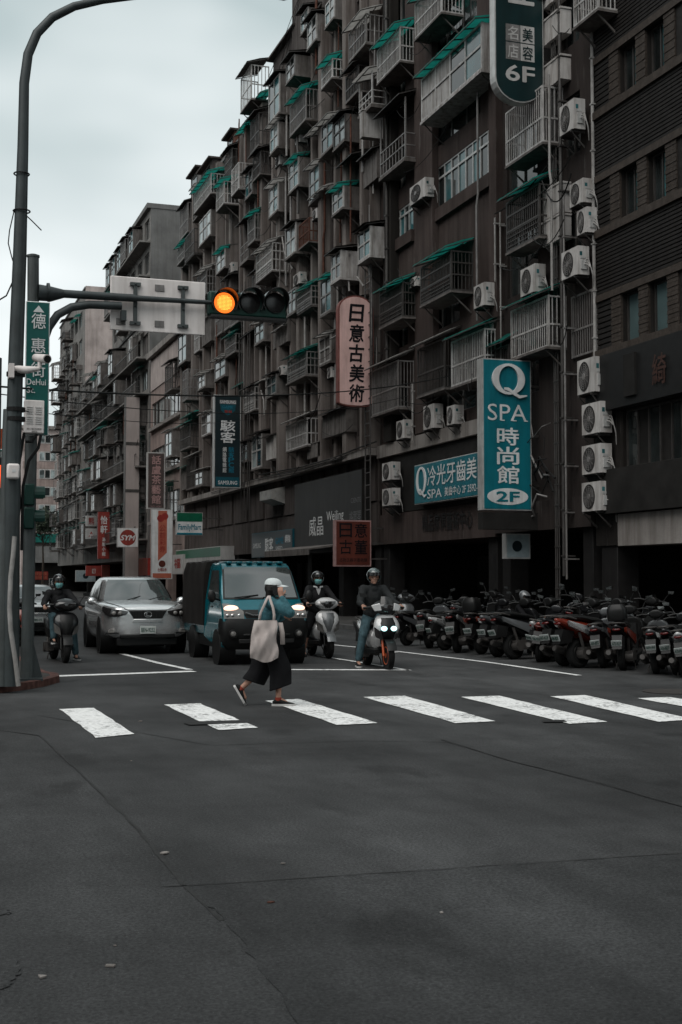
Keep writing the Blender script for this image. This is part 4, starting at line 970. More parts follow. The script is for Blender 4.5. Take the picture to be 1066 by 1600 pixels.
class Sign:
    """projecting sign that faces down the street (local x right, -y towards the viewer)"""
    def __init__(s, name, label, x0, x1, y0, y1, mat, edge, thick=0.28, gap=0.35, rt=0, rb=0, X=XF, arms=3, rim=0.035, Y=None, cat='sign', group=None):
        p = FX(x1, y1, X - gap); Yp = p.y if Y is None else Y
        a = FY(x0, y1, Yp); b = FY(x1, y1, Yp); t = FY((x0+x1)/2, y0, Yp)
        s.w = b.x - a.x; s.h = t.z - a.z; s.y = -thick/2
        s.root = thing(name, label, cat, (a.x, Yp, a.z), 0, group)
        m = MB(); plate(m, 0, s.w, -thick/2+.012, thick/2, 0, s.h, rt*s.h, rb*s.h); m.build('casing', edge, s.root)
        m = MB(); plate(m, rim, s.w-rim, -thick/2, -thick/2+.05, rim, s.h-rim, rt*s.h-(rim if rt else 0), rb*s.h-(rim if rb else 0)); m.build('face', mat, s.root)
        if arms and Y is None:
            for k in range(arms):
                z = s.h*(k+.5)/arms; m = MB(); m.box(s.w-.05, s.w+gap+.1, -.03, .03, z-.03, z+.03); m.build('mounting_arm', M['dark_metal'], s.root)
        s.f = -thick/2 - .004
    def L(s, t, u0, u1, v0, v1, mat, bold=0.0, **k): return letter(s.root, t, u0*s.w, u1*s.w, (1-v1)*s.h, (1-v0)*s.h, s.f, mat, bold, **k)
    def V(s, t, u0, u1, v0, v1, mat, bold=0.0, gap=.12, **k): return column(s.root, t, u0*s.w, u1*s.w, (1-v1)*s.h, (1-v0)*s.h, s.f, mat, bold, gap, **k)
    def bar(s, u0, u1, v0, v1, mat, name='band', t=.003):
        m = MB(); m.box(u0*s.w, u1*s.w, s.f-t, s.f+.02, (1-v1)*s.h, (1-v0)*s.h); return m.build(name, mat, s.root)
    def disc(s, u, v, ru, mat, rv=None, name='emblem', t=.003, n=28):
        m = MB(); rx = ru*s.w; rz = rv*s.h if rv else rx; cx, cz = u*s.w, (1-v)*s.h
        m.prism([(math.cos(2*math.pi*i/n)*rx, math.sin(2*math.pi*i/n)*rz) for i in range(n)], lambda a, b: (cx+a, s.f-t, cz+b), lambda a, b: (cx+a, s.f+.01, cz+b)); return m.build(name, mat, s.root)
def wall_sign(b, name, label, xl, xr, yt, yb, mat, edge, d=.25, thick=.12):
    """flat sign on a facade, read from the street"""
    x0, x1, z0, z1 = b.rect(xl, xr, yt, yb, d)
    s = Sign.__new__(Sign); s.w, s.h = x1-x0, z1-z0; p = b.root.matrix_basis @ Vector((x0, -d, z0))
    s.root = thing(name, label, 'sign', p, R(-90)); s.f = -thick/2-.004
    m = MB(); m.box(0, s.w, -thick/2+.012, d, 0, s.h); m.build('casing', edge, s.root)
    m = MB(); m.box(.03, s.w-.03, -thick/2, 0, .03, s.h-.03); m.build('face', mat, s.root)
    return s
def big_q(parent, x0, x1, z0, z1, y, mat, thick=.05):
    """serif capital Q with thick sides, thin top and a sweeping tail"""
    cx, cz, rx, rz = (x0+x1)/2 - (x1-x0)*.03, (z0+z1)/2 + (z1-z0)*.06, (x1-x0)*.44, (z1-z0)*.44; n = 36; out = []; inn = []
    for i in range(n):
        a = 2*math.pi*i/n; out.append((cx+rx*math.cos(a), cz+rz*math.sin(a))); inn.append((cx+rx*.60*math.cos(a), cz+rz*.84*math.sin(a)))
    m = MB()
    for i in range(n):
        j = (i+1) % n; A_, B_, C_, D_ = out[i], out[j], inn[j], inn[i]
        m.hexa([(A_[0],y-thick,A_[1]),(B_[0],y-thick,B_[1]),(C_[0],y-thick,C_[1]),(D_[0],y-thick,D_[1])], [(A_[0],y,A_[1]),(B_[0],y,B_[1]),(C_[0],y,C_[1]),(D_[0],y,D_[1])])
    tail = [(cx-rx*.30, cz-rz*.62, .07), (cx-rx*.02, cz-rz*.66, .11), (cx+rx*.30, cz-rz*.90, .12), (cx+rx*.66, cz-rz*1.12, .10), (cx+rx*1.12, cz-rz*1.02, .04)]
    L = [(a, b+w*rz) for a, b, w in tail]; Rr = [(a, b-w*rz) for a, b, w in tail]
    m.loft([[(a, y-thick-.006, b) for a, b in L], [(a, y-thick-.006, b) for a, b in Rr]], closed=False, caps=False)
    m.loft([[(a, y-thick-.006, b) for a, b in Rr], [(a, y, b) for a, b in Rr]], closed=False, caps=False)
    return m.build('emblem', mat, parent)
def serif(parent, s, x0, x1, z0, z1, y, mat, bold=.01):
    """letters with slab serifs added at the feet"""
    o = letter(parent, s, x0, x1, z0, z1, y, mat, bold); m = MB(); n = len(s); w = (x1-x0)/n; h = z1-z0
    for i, ch in enumerate(s):
        if ch in 'PAF':
            for u in ((.14,) if ch in 'PF' else (.06, .94)):
                c = x0 + w*(i+u); m.box(c-w*.16, c+w*.16, y-.005, y, z0, z0+h*.06)
    if m.v: m.build('lettering', mat, parent)
W_, O_ = M['sign_white'], M['sign_offwhite']
# teal vertical spa sign
s = Sign('vertical_shop_sign', 'tall teal projecting sign with a large silver Q, SPA lettering and 2F oval', 751, 827, 563, 797, M['teal_sign'], M['alu'], .35, .3)
big_q(s.root, .16*s.w, .92*s.w, s.h*.735, s.h*.97, s.f, W_, .06)
serif(s.root, 'SPA', .10*s.w, .90*s.w, s.h*.59, s.h*.70, s.f, W_, .0)
s.V('時尚館', .29, .73, .45, .83, W_, .025, .10)
s.disc(.5, .91, .42, W_, .055); letter(s.root, '2F', .27*s.w, .73*s.w, s.h*.058, s.h*.122, s.f-.006, M['teal_sign'], .04)
m = MB(); m.box(.0, s.w+.4, -.16, .16, -.52, -.06); m.build('mounting_box', M['interior'], s.root)
# dark green pill sign at the top
s = Sign('rounded_hanging_sign', 'dark green rounded projecting sign reading 6F, cut off by the sky above', 770, 846, -260, 158, M['bottle'], M['alu'], .32, .35, 0, .085)
s.L('6F', .22, .80, .868, .925, O_, .03); s.V('國立', .28, .80, .36, .655, O_, .03, .2)
for i, ch in enumerate('名美店容'):
    u, v = .22 + .30*(i % 2), .72 + .066*(i//2)
    if ch in '名店': s.bar(u, u+.285, v, v+.062, M['grey_metal'], 'tile'); 
    else: s.bar(u, u+.285, v, v+.062, O_, 'tile')
    letter(s.root, ch, (u+.04)*s.w, (u+.25)*s.w, (1-v-.056)*s.h, (1-v-.008)*s.h, s.f-.004, O_ if ch in '名店' else M['bottle'], .02)
# pink pill sign
s = Sign('rounded_pink_sign', 'faded pink round-topped projecting sign with five black brush characters', 527, 582, 463, 635, M['pink_sign'], M['pink_edge'], .30, .4, .13, .035, rim=.05)
s.V('日意古美術', .30, .72, .07, .97, M['ink'], .035, .14, shear=.08)
# gaming cafe sign
s = Sign('vertical_cafe_sign', 'dark vertical projecting sign with a shield badge and white brush-lettered 駭客', 333, 375, 618, 762, M['navy'], M['alu'], .35, .7, rim=.05)
s.L('SAMSUNG', .22, .80, .058, .092, W_, .02); s.bar(.20, .82, .055, .096, M['grey_ink'], 'badge', .001)
m = MB(); m.prism([(.22,.10),(.80,.10),(.78,.16),(.66,.20),(.51,.22),(.36,.20),(.24,.16)], lambda a, b: (a*s.w, s.f-.002, (1-b)*s.h), lambda a, b: (a*s.w, s.f+.02, (1-b)*s.h)); m.build('badge', M['cyan_dark'], s.root)
s.L('GAME', .30, .70, .115, .145, M['cyan_ink'], .02); s.L('電競', .38, .66, .165, .195, M['red_ink'], .03)
s.V('駭客', .24, .78, .27, .52, W_, .03, .06); s.V('網路電競館', .32, .46, .56, .84, W_, .02, .1); s.V('駭客PC館', .54, .74, .56, .84, M['cyan_ink'], .02, .05)
s.bar(.07, .93, .885, .985, M['cyan_dark']); letter(s.root, 'SAMSUNG', .16*s.w, .86*s.w, .035*s.h, .075*s.h, s.f-.006, W_, .02)
# tea house, lottery, motorcycle dealer, convenience store, red boards
s = Sign('tea_house_sign', 'brown vertical projecting sign with a pale left edge and rose characters', 229, 257, 707, 795, M['brown_sign'], O_, .3, .9, rim=.07); s.V('話盧茶藝館', .26, .76, .05, .92, M['rose_ink'], .03, .12); s.L('2521-6281', .2, .8, .945, .975, M['rose_ink'])
s = Sign('lottery_sign', 'white vertical projecting sign with an orange ribbon and heart emblem', 236, 269, 796, 905, M['sign_white'], O_, .3, .6)
m = MB(); m.prism([(.30,.02),(.72,.02),(.72,.62),(.30,.74)], lambda a, b: (a*s.w, s.f-.002, (1-b)*s.h), lambda a, b: (a*s.w, s.f+.02, (1-b)*s.h)); m.build('ribbon', M['orange_ink'], s.root)
s.disc(.42, .13, .17, M['red_ink']); s.disc(.62, .10, .16, M['red_ink'], name='emblem', t=.005); s.V('公益彩券', .36, .66, .22, .62, M['red_ink'], .02, .1); s.disc(.5, .78, .16, M['oxblood']); s.L('台灣彩券', .30, .72, .84, .89, M['red_ink'], .02)
s.bar(.06, .94, .915, .985, M['orange_ink'])
s = Sign('dealer_sign', 'square white projecting sign with a red disc and slanted white letters', 183, 215.5, 825, 855, M['sign_white'], O_, .3, .1, arms=0, Y=90.0); s.disc(.5, .5, .38, M['red_sign'], name='emblem'); letter(s.root, 'SYM', .15*s.w, .85*s.w, .36*s.h, .62*s.h, s.f-.008, W_, .05, .25)
s = Sign('store_sign', 'green white and blue landscape projecting sign of a convenience store', 275, 316, 801, 836, M['sign_white'], O_, .3, 1.2, arms=2)
s.bar(.02, .98, .02, .40, M['mart_green']); s.bar(.02, .98, .90, .98, M['mart_blue']); s.L('FamilyMart', .07, .93, .52, .84, M['mart_blue'], .03)
s = Sign('restaurant_sign', 'tall red projecting sign with white characters 怡軒', 152.5, 170.5, 800, 873, M['red_sign'], M['red_ink'], .3, .5); s.V('怡軒', .22, .80, .07, .48, W_, .03, .15); s.V('湯麵小館', .36, .66, .54, .95, W_, .02, .2)
s = Sign('small_square_sign', 'small pale square sign with a red character, left of the tall red sign, upper', 134, 151, 806, 822, O_, W_, .2, .4, arms=1); s.L('熊', .25, .75, .15, .85, M['red_ink'], .03)
s = Sign('small_square_sign', 'small pale square sign with a red triangle, left of the tall red sign, lower', 134, 151, 826, 842, O_, W_, .2, .4, arms=1)
m = MB(); m.prism([(.25,.8),(.75,.8),(.5,.25)], lambda a, b: (a*s.w, s.f-.003, (1-b)*s.h), lambda a, b: (a*s.w, s.f+.02, (1-b)*s.h)); m.build('emblem', M['red_ink'], s.root); s.L('真', .3, .7, .5, .95, W_, .02)
s = Sign('red_landscape_sign', 'small red landscape sign with a pale crest above the silver car', 134, 158, 884, 900, M['red_sign'], M['red_ink'], .3, .6, arms=1); s.bar(.40, .62, .3, .75, O_); s.L('福', .44, .58, .35, .70, M['red_ink'], .03)
s = Sign('red_landscape_sign', 'plain dull red landscape sign right beside the crested red sign', 158.5, 171, 883, 902, M['oxblood'], M['red_ink'], .3, .3, arms=1)
s = Sign('pale_blue_shop_sign', 'pale blue shop sign with a dark round emblem above the silver car', 118, 149, 891, 909, M['pale_blue_sign'], O_, .3, .2, arms=1); s.disc(.5, .5, .14, M['navy'])
s = Sign('antique_shop_sign', 'dark red square sign with a pale frame and black characters 日意古董', 522, 578.5, 813, 885, M['oxblood'], M['rose_ink'], .25, .6, rim=.05)
for i, ch in enumerate('日意古董'): u, v = .12 + .42*(i % 2), .07 + .36*(i//2); s.L(ch, u, u+.34, v, v+.30, M['ink'], .01)
s.L('古物玉器字畫收購', .12, .88, .82, .90, M['ink'])
s = Sign('under_awning_sign', 'small pale-edged blue-grey sign hanging under the brown beam', 788, 826, 834, 873, M['pale_blue_sign'], O_, .25, .0, arms=1); s.disc(.45, .5, .2, M['navy'], .22)
# blank panel tower on the grey block
s = Sign('blank_sign_tower', 'very tall blank pinkish panel tower with a dark lattice side', 193, 215, 621, 921, M['tower_panel'], M['gable'], .8, .55, arms=0)
for k in range(1, 4): s.bar(0, 1, k*.245-.008, k*.245+.008, M['dark_metal'], 'joint', .01)
m = MB()
for k in range(26): m.box(s.w+.05, s.w+.6, -.02, .02, s.h*k/26, s.h*k/26+.07)
m.box(s.w+.02, s.w+.09, -.05, .05, 0, s.h); m.box(s.w+.5, s.w+.57, -.05, .05, 0, s.h); m.build('lattice', M['dark_metal'], s.root)
# flat signs on the facades
s = wall_sign(C, 'teal_billboard', 'teal landscape billboard with a white Q and tooth whitening characters on the brown building', 650, 768, 702, 772, M['teal_sign'], O_, .35)
big_q(s.root, .03*s.w, .20*s.w, .12*s.h, .93*s.h, s.f, W_, .02); s.L('冷光牙齒美白', .20, .97, .10, .60, W_, .015); s.L('SPA', .20, .40, .68, .90, W_, .01); s.L('美齒中心 2F 2592-1988', .44, .97, .68, .90, W_, .01)
s = wall_sign(D, 'dark_shop_panel', 'large charcoal shop panel with tall thin white characters above the awning', 462, 568, 732, 861, M['charcoal_panel'], M['interior'], .35)
s.L('威晶', .25, .47, .50, .76, W_, -.005); s.L('WeiJing', .52, .76, .46, .62, W_, -.008); s.L('格爾琴', .84, .99, .50, .64, M['grey_ink']); s.L('CIENTE', .86, .99, .34, .40, M['grey_ink'])
s = wall_sign(D, 'cafe_fascia_sign', 'low dark fascia sign of the gaming cafe with white 駭客 lettering', 395, 459, 826, 868, M['navy'], M['cyan_dark'], .4)
s.L('SAMSUNG', .05, .25, .42, .62, W_, .01); s.L('駭客', .36, .56, .25, .85, W_, .03); s.L('GAME', .62, .80, .28, .52, M['cyan_ink'], .03); s.L('網咖', .84, .96, .2, .5, W_, .02); s.L('SPEED', .62, .78, .62, .78, W_)
s = wall_sign(D, 'store_fascia', 'green and white striped fascia board of the convenience store', 276, 347, 853, 885, M['sign_offwhite'], O_, .7); s.bar(0.01, .99, .04, .50, M['mart_green'])
s = wall_sign(E, 'red_banner', 'faded red and white banner hanging beside the convenience store', 270, 286, 866, 897, O_, O_, .9, .05); s.L('福', .2, .8, .2, .7, M['red_ink'], .03)
s = wall_sign(E, 'red_shop_board', 'dull red shop board behind the lottery sign', 214, 232, 872, 899, M['oxblood'], M['red_ink'], .5)
# shop awning under the charcoal panel
x0, x1, z0, z1 = D.rect(452, 525, 868, 884, .5); m = MB(); m.hexa([(x0,-1.6,2.75),(x1,-1.6,2.75),(x1,.0,2.95),(x0,0,2.95)], [(x0,-1.6,2.80),(x1,-1.6,2.80),(x1,0,3.05),(x0,0,3.05)]); m.box(x0, x1, -1.62, -1.60, 2.55, 2.80)
aw = m.build('shop_awning', M['panel_grey'], D.root)
# signs at the street end
s = Sign('red_grid_sign', 'red sign with rows of pale characters at the far street end', 46, 75, 893, 906, M['red_sign'], M['red_ink'], .2, 0, Y=150, arms=0); s.L('洗車美容保養', .06, .94, .08, .46, M['orange_ink'], .02); s.L('停車場月租收費', .06, .94, .54, .92, M['orange_ink'], .02)
s = Sign('far_green_sign', 'small dark green sign with white letters at the far street end', 77, 97, 904, 916, M['bottle'], O_, .2, 0, Y=140, arms=0); s.L('金玉堂', .1, .9, .2, .8, W_, .02)

# ------------------------------------------------------------------ poles, traffic light, street name sign
M['pole_grey'] = paint('pole_grey', (0.075, 0.087, 0.087), 0.5, 0.2, 0.3, 3, 0.5)
M['pole_dark'] = paint('pole_dark', (0.040, 0.050, 0.052), 0.5, 0.2, 0.3, 3, 0.4)
M['plate_back'] = paint('plate_back', (0.78, 0.73, 0.71), 0.55, 0.0, 0.15, 1.5, 0.35)
M['signal_green'] = paint('signal_green', (0.003, 0.032, 0.024), 0.4, 0, 0.2)
M['lens_dark'] = paint('lens_dark', (0.012, 0.012, 0.012), 0.25, 0, 0.2)
M['lens_lit'] = emit('lens_lit', (1.0, 0.17, 0.018), 1.0)
M['lens_core'] = emit('lens_core', (1.0, 0.47, 0.07), 1.7)
M['lens_red'] = emit('lens_red', (1.0, 0.10, 0.02), 1.2)
TP = G(42, 1062, .1); TY = TP.y
def tp(px, py, Y=None): 
    q = FY(px, py, TY if Y is None else Y); return q
tl = thing('traffic_light', 'horizontal traffic light with its first lamp glowing amber on a long grey mast arm', 'traffic light', (TP.x, TP.y, .1))
def loc(p, o): return (p[0]-o.location.x, p[1]-o.location.y, p[2]-o.location.z)
top = tp(52, 402); m = MB(); m.tube([(0,0,0), loc(tp(45,900), tl), loc(tp(52,500), tl), loc(top, tl)], [.098,.094,.09,.088], 18); m.lathe(loc(top, tl), (0,0,1), [(0,.10),(.03,.10),(.045,.06)], 18); m.build('pole', M['pole_grey'], tl, smooth=50)
m = MB(); m.box(-.22,.22,-.22,.22,-.01,.03); m.hexa([(.08,-.02,0),(.24,-.02,0),(.24,.02,0),(.08,.02,0)], [(.08,-.02,.55),(.10,-.02,.53),(.10,.02,.53),(.08,.02,.55)]); m.build('base_plate', M['pole_dark'], tl)
a0, a1, a2, a3 = (loc(tp(*q), tl) for q in ((60,457),(100,459),(212,466),(335,473)))
m = MB(); m.tube([a1, a2], [.066,.062], 14); m.tube([a2, a3], [.05,.034], 14); m.tube([a0, ((a0[0]+a1[0])/2, a0[1], a0[2]-.01), a1], [.13,.12,.066], 12); m.tube([loc(tp(74,457),tl), loc(tp(78,457),tl)], .15, 12); m.build('mast_arm', M['pole_dark'], tl, smooth=50)
m = MB(); m.tube([loc(tp(66,540),tl), loc(tp(76,512),tl), loc(tp(90,492),tl), loc(tp(112,480),tl), loc(tp(140,476),tl), loc(tp(190,478),tl)], .065, 14); m.box(a0[0]+1.28, a0[0]+1.36, -.07, .07, a0[2]-.36, a0[2]-.20); m.build('curved_arm', M['pole_dark'], tl, smooth=50)
# signal head
c = [loc(tp(px, 474), tl) for px in (350, 390, 429)]
m = MB(); x0, x1 = loc(tp(327,474),tl)[0], loc(tp(448,474),tl)[0]; zc = c[0][2]; m.box(x0, x1, -.02, .20, zc-.195, zc+.195); m.build('signal_housing', M['signal_green'], tl, bevel=.03)
for i, q in enumerate(c):
    m = MB(); m.lathe((q[0], -.02, q[2]), (0,-1,0), [(0,.165),(.02,.17),(.03,.15)], 24); m.build('lens', M['lens_lit'] if i == 0 else M['lens_dark'], tl, smooth=40)
    if i == 0:
        d = MB()
        for gx in range(-6, 7):
            for gz in range(-6, 7):
                if gx*gx+gz*gz < 34: d.lathe((q[0]+gx*.022, -.052, q[2]+gz*.022), (0,-1,0), [(0,.0075),(.004,.006)], 6)
        struct(d.build('diode_array', M['lens_core'], tl), 'stuff')
    m = MB(); n = 22; r0 = .215
    outer = []
    for k in range(n+1):
        a = R(-35) + R(250)*k/n; ca, sa = math.cos(a), math.sin(a); f = .10 + .17*max(0, math.sin(a))**.5 if sa > 0 else .10
        outer.append(((q[0]+r0*ca, -.0, q[2]+r0*sa), (q[0]+r0*ca, -f, q[2]+r0*sa), (q[0]+(r0-.012)*ca, -f, q[2]+(r0-.012)*sa), (q[0]+(r0-.012)*ca, -.0, q[2]+(r0-.012)*sa)))
    m.loft([[o[j] for o in outer] for j in range(4)], closed=False, caps=False); m.build('visor', M['lens_dark'], tl, smooth=50)
m = MB(); m.box(x0+.02, x1-.02, -.06, .15, zc-.235, zc-.197); m.build('lower_hood', M['lens_dark'], tl)
# the back of a direction plate hung on the arm
pl = thing('sign_plate_back', 'pale weathered back of a rectangular sign plate hung on the mast arm', 'sign', tp(172, 515, TY+.11))
a, b = tp(172, 515, TY+.11), tp(321, 515, TY+.11); t = tp(172, 430, TY+.11); w, h = b.x-a.x, t.z-a.z
m = MB(); m.box(0, w, 0, .03, 0, h); m.build('plate', M['plate_back'], pl, bevel=.02)
for u in (.255, .755):
    m = MB(); m.box(w*u-.03, w*u+.03, -.05, -.002, h*.13, h*.87); m.box(w*u-.085, w*u+.085, -.06, -.003, h*.83, h*.89); m.box(w*u-.085, w*u+.085, -.06, -.003, h*.11, h*.17)
    m.build('bracket', M['pole_grey'], pl)
    for z in (.86, .14, .62, .45): m = MB(); m.ball((w*u, -.06, h*z), .02, 8, 6); m.build('bolt', M['pole_dark'], pl)
for u, v in ((.51,.83),(.51,.16),(.11,.16)):
    m = MB(); m.box(w*u-.075, w*u+.075, -.015, -.002, h*v-.05, h*v+.05); m.build('clip', M['grey_metal'], pl)
# street name sign
a, b, t = tp(38, 680, TY-.16), tp(76, 680, TY-.16), tp(57, 471, TY-.16); w, h = b.x-a.x, t.z-a.z
sn = thing('street_name_sign', 'green vertical street name sign reading 德惠街 strapped to the grey pole', 'sign', (a.x, a.y, a.z))
m = MB(); m.box(0, w, 0, .03, 0, h); m.build('border', W_, sn, bevel=.01); m = MB(); m.box(.015, w-.015, -.008, .01, .015, h-.015); m.build('face', M['street_green'], sn)
m = MB(); m.prism([(w*.30,h*.92),(w*.76,h*.92),(w*.53,h*.97)], lambda a_, b_: (a_, -.012, b_), lambda a_, b_: (a_, 0, b_)); m.build('arrow', W_, sn)
for ch, v0, v1 in (('德',.09,.205),('惠',.275,.385),('街',.455,.565)): letter(sn, ch, w*.24, w*.82, h*(1-v1), h*(1-v0), -.012, W_, .012)
letter(sn, 'DeHui', w*.07, w*.86, h*.375, h*.42, -.012, W_, .01); letter(sn, 'St.', w*.07, w*.42, h*.315, h*.36, -.012, W_, .01)
for z in (.25, .8):
    m = MB(); m.box(w*.25, w*.75, .03, .30, h*z, h*z+.05); m.build('strap', M['pole_grey'], sn)
# vented control box in front of the sign
a, b, t = tp(38, 676, TY-.34), tp(69, 676, TY-.34), tp(50, 625, TY-.34); w, h = b.x-a.x, t.z-a.z
cb = thing('control_box', 'pale grey louvred control box strapped over the street name sign', 'box', (a.x, a.y, a.z))
m = MB(); m.box(0, w, 0, .16, 0, h); m.build('case', M['plate_back'], cb, bevel=.012)
for u in (.10, .55):
    for k in range(4):
        for v in (.60, .30):
            z = h*(v + .065*k - .02) ; m = MB(); m.hexa([(w*u,-.012,z),(w*(u+.33),-.012,z),(w*(u+.33),.01,z),(w*u,.01,z)], [(w*u,-.001,z+.016),(w*(u+.33),-.001,z+.016),(w*(u+.33),.01,z+.016),(w*u,.01,z+.016)]); m.build('louvre', M['sign_offwhite'], cb)
letter(cb, '路口監視錄影', w*.12, w*.88, h*.09, h*.15, -.002, M['ink']); letter(cb, '警察局', w*.36, w*.64, h*.02, h*.07, -.002, M['ink'])
# side-on signal heads on the grey pole
sg = thing('side_signal', 'green two-lamp signal seen side-on, strapped low on the grey pole', 'traffic light', tp(46, 832))
for k in range(2):
    z = .05 + k*.36; m = MB(); m.box(-.10, .06, -.15, .15, z, z+.33); m.build('lamp_housing', M['signal_green'], sg, bevel=.02)
    m = MB(); pts = [(.06 + .0, .14*math.cos(R(a_)), z+.165+.14*math.sin(R(a_))) for a_ in range(-20, 201, 20)]; m.loft([pts, [(p[0]+.16, p[1], p[2]) for p in pts]], closed=False, caps=False); m.build('visor', M['signal_green'], sg)
m = MB(); m.box(-.12, -.05, -.04, .04, .0, .74); m.build('strap', M['pole_dark'], sg)
# street lamp pole
LP = G(17, 1072, .1); LY = LP.y
sl = thing('street_lamp', 'tall dark street lamp pole whose arm curves over the road', 'street lamp', (LP.x, LP.y, .1))
def lp(px, py): return loc(FY(px, py, LY), sl)
m = MB(); pts = [(0,0,0), lp(19,760), lp(25,560), lp(31,400), lp(36,230), lp(38,130), lp(44,85), lp(58,52), lp(82,27), lp(116,10), lp(160,0), lp(260,-12), lp(380,-20)]
m.tube(pts, [.118,.115,.108,.098,.08,.072,.07,.068,.066,.062,.058,.05,.045], 18); m.build('pole', M['pole_dark'], sl, smooth=50)
e = pts[-1]; m = MB(); m.prism([(0,0),(.2,.07),(.75,.08),(.85,.0),(.7,-.06),(.15,-.05)], lambda a_, b_: (e[0]+a_, -.14, e[2]+b_), lambda a_, b_: (e[0]+a_, .14, e[2]+b_)); m.build('lamp_head', M['pole_grey'], sl, bevel=.02)
for py in (585, 640, 655): q = lp(25, py); m = MB(); m.tube([(q[0],0,q[2]-.03),(q[0],0,q[2]+.03)], .135, 16); m.build('strap', M['wire'], sl)
for py, rr_ in ((272,.11),(330,.12)): q = lp(34, py); m = MB(); m.torus(q, (0,0,1), rr_, .012, 16, 5); m.build('strap', M['wire'], sl)
m = MB(); m.tube([lp(36,332), lp(50,345), lp(65,360)], .009, 5); m.tube([lp(38,278), lp(39,290), lp(33,320), lp(22,330), lp(15,360), lp(13,380), lp(18,400), lp(24,420)], .009, 5); m.tube([lp(20,440), lp(10,462), lp(-20,480)], .012, 5); m.build('loose_wire', M['wire'], sl)
# camera on a bracket
cc = thing('security_camera', 'pale bullet camera on a white bracket in front of the green sign', 'camera', FY(30, 580, LY-.2))
def cl(px, py, dy=0): q = FY(px, py, LY-.2+dy); return loc(q, cc)
m = MB(); m.tube([cl(22,577,.15), cl(44,578), cl(62,576)], [.06,.055,.03], 10); m.box(cl(14,590)[0], cl(22,590)[0], -.05, .15, cl(14,590)[2], cl(14,568)[2]); m.tube([cl(62,576), cl(63,566)], .03, 8); m.build('bracket', M['plate_back'], cc, smooth=50)
m = MB(); a_, b_ = Vector(cl(56,559,.22)), Vector(cl(74,561,-.22)); m.tube([a_, b_], [.058,.066], 16); m.build('housing', M['plate_back'], cc, smooth=50)
m = MB(); m.tube([b_ + (b_-a_)*.004, b_ + (b_-a_)*.03], .052, 16); m.build('lens', M['lens_dark'], cc)
# meter box, conduit, utility base on the lamp pole
mb_ = thing('meter_box', 'pinkish-grey rounded meter box strapped to the lamp pole', 'box', FY(11, 748, LY-.2)); a, b, t = FY(11,748,LY-.2), FY(31,748,LY-.2), FY(20,724,LY-.2)
m = MB(); m.box(0, b.x-a.x, 0, .12, 0, t.z-a.z); m.build('case', M['plate_back'], mb_, bevel=.03); m = MB(); m.box(.07, .12, -.005, .01, .10, .14); m.build('label_plate', W_, mb_)
cp = G(30, 1072, .1); m = MB(); Yc = LY-.22
m.tube([FY(29,1072,Yc), FY(24,1030,Yc), FY(17,985,Yc), FY(15,950,Yc), FY(17,900,Yc), FY(21,865,Yc), FY(23,838,Yc)], .034, 10)
tag(m.build('conduit_pipe', M['pipe_pale'], smooth=60), 'pale plastic conduit bending up the side of the lamp pole', 'pipe')
ub = thing('utility_plinth', 'grey concrete plinth around the foot of the lamp pole', 'plinth', (LP.x-.28, LP.y+.05, .1)); m = MB(); m.hexa([(-.5,-.02,0),(.20,-.02,0),(.20,.5,0),(-.5,.5,0)], [(-.5,.0,.70),(.12,.0,.86),(.12,.44,.86),(-.5,.44,.70)]); m.build('block', M['gable'], ub, bevel=.02)
m = MB(); m.box(-.5,.24,-.06,.52,0,.06); m.build('footing', M['kerb'], ub, bevel=.01)
# second, wooden-grey pole behind and black cables
wp = thing('utility_pole', 'slim grey utility pole leaning beside the lamp pole', 'pole', G(2, 1072, .1)); 
m = MB(); m.tube([(0,0,0), loc(FY(7,900,wp.location.y), wp), loc(FY(14,640,wp.location.y), wp)], [.12,.11,.08], 12); m.build('shaft', M['pole_grey'], wp, smooth=50)
for k, pts in enumerate((((32,700),(30,730),(31,790),(26,835)), ((38,676),(34,700),(30,725)), ((64,680),(60,700),(45,720),(36,760),(34,860)), ((58,678),(50,690),(40,690)))):
    m = MB(); m.tube([FY(a_, b_, LY+.2) for a_, b_ in pts], .022, 6); tag(m.build('black_cable', M['wire']), ['black cable hanging straight down beside the meter box','short black cable leaving the bottom of the louvred box','long black cable sagging from the louvred box down the pole','short looping black cable under the louvred box'][k], 'cable')
# pedestrian signal and street-corner boards cut by the frame
ps = thing('pedestrian_signal', 'black pedestrian signal with an orange-red glowing figure behind the lamp pole', 'traffic light', FY(-6, 830, LY+.5)); a, b, t = FY(-12,800,LY+.5), FY(9,800,LY+.5), FY(0,715,LY+.5)
z0 = a.z - ps.location.z; m = MB(); m.box(a.x-ps.location.x, b.x-ps.location.x, -.1, .1, z0, z0+t.z-a.z); m.build('housing', M['black'], ps, bevel=.02)
m = MB(); q = FY(-8,762,LY+.39), FY(7,727,LY+.39); m.box(q[0].x-ps.location.x, q[1].x-ps.location.x, -.112, -.10, q[0].z-ps.location.z, q[1].z-ps.location.z); m.build('lit_figure', M['lens_red'], ps)
m = MB(); m.tube([(0,.15,-4.0+.3),(0,.15,2.6)], .06, 10); m.build('post', M['pole_dark'], ps)
ob = thing('orange_board', 'orange-red board sticking out from behind the lamp pole', 'sign', FY(-30, 710, LY+1.2)); a, b, t = FY(-30,706,LY+1.2), FY(11,706,LY+1.2), FY(0,664,LY+1.2)
m = MB(); w, h = b.x-a.x, t.z-a.z; m.hexa([(0,-.04,0),(w,-.04,.12),(w,.04,.12),(0,.04,0)], [(0,-.04,h-.1),(w,-.04,h),(w,.04,h),(0,.04,h-.1)]); m.build('face', paint('orange_board', (.42,.07,.02), .5), ob)
m = MB(); m.tube([(w*.35,.06,-4.1),(w*.35,.06,h)], .05, 8); m.build('post', M['pole_dark'], ob)
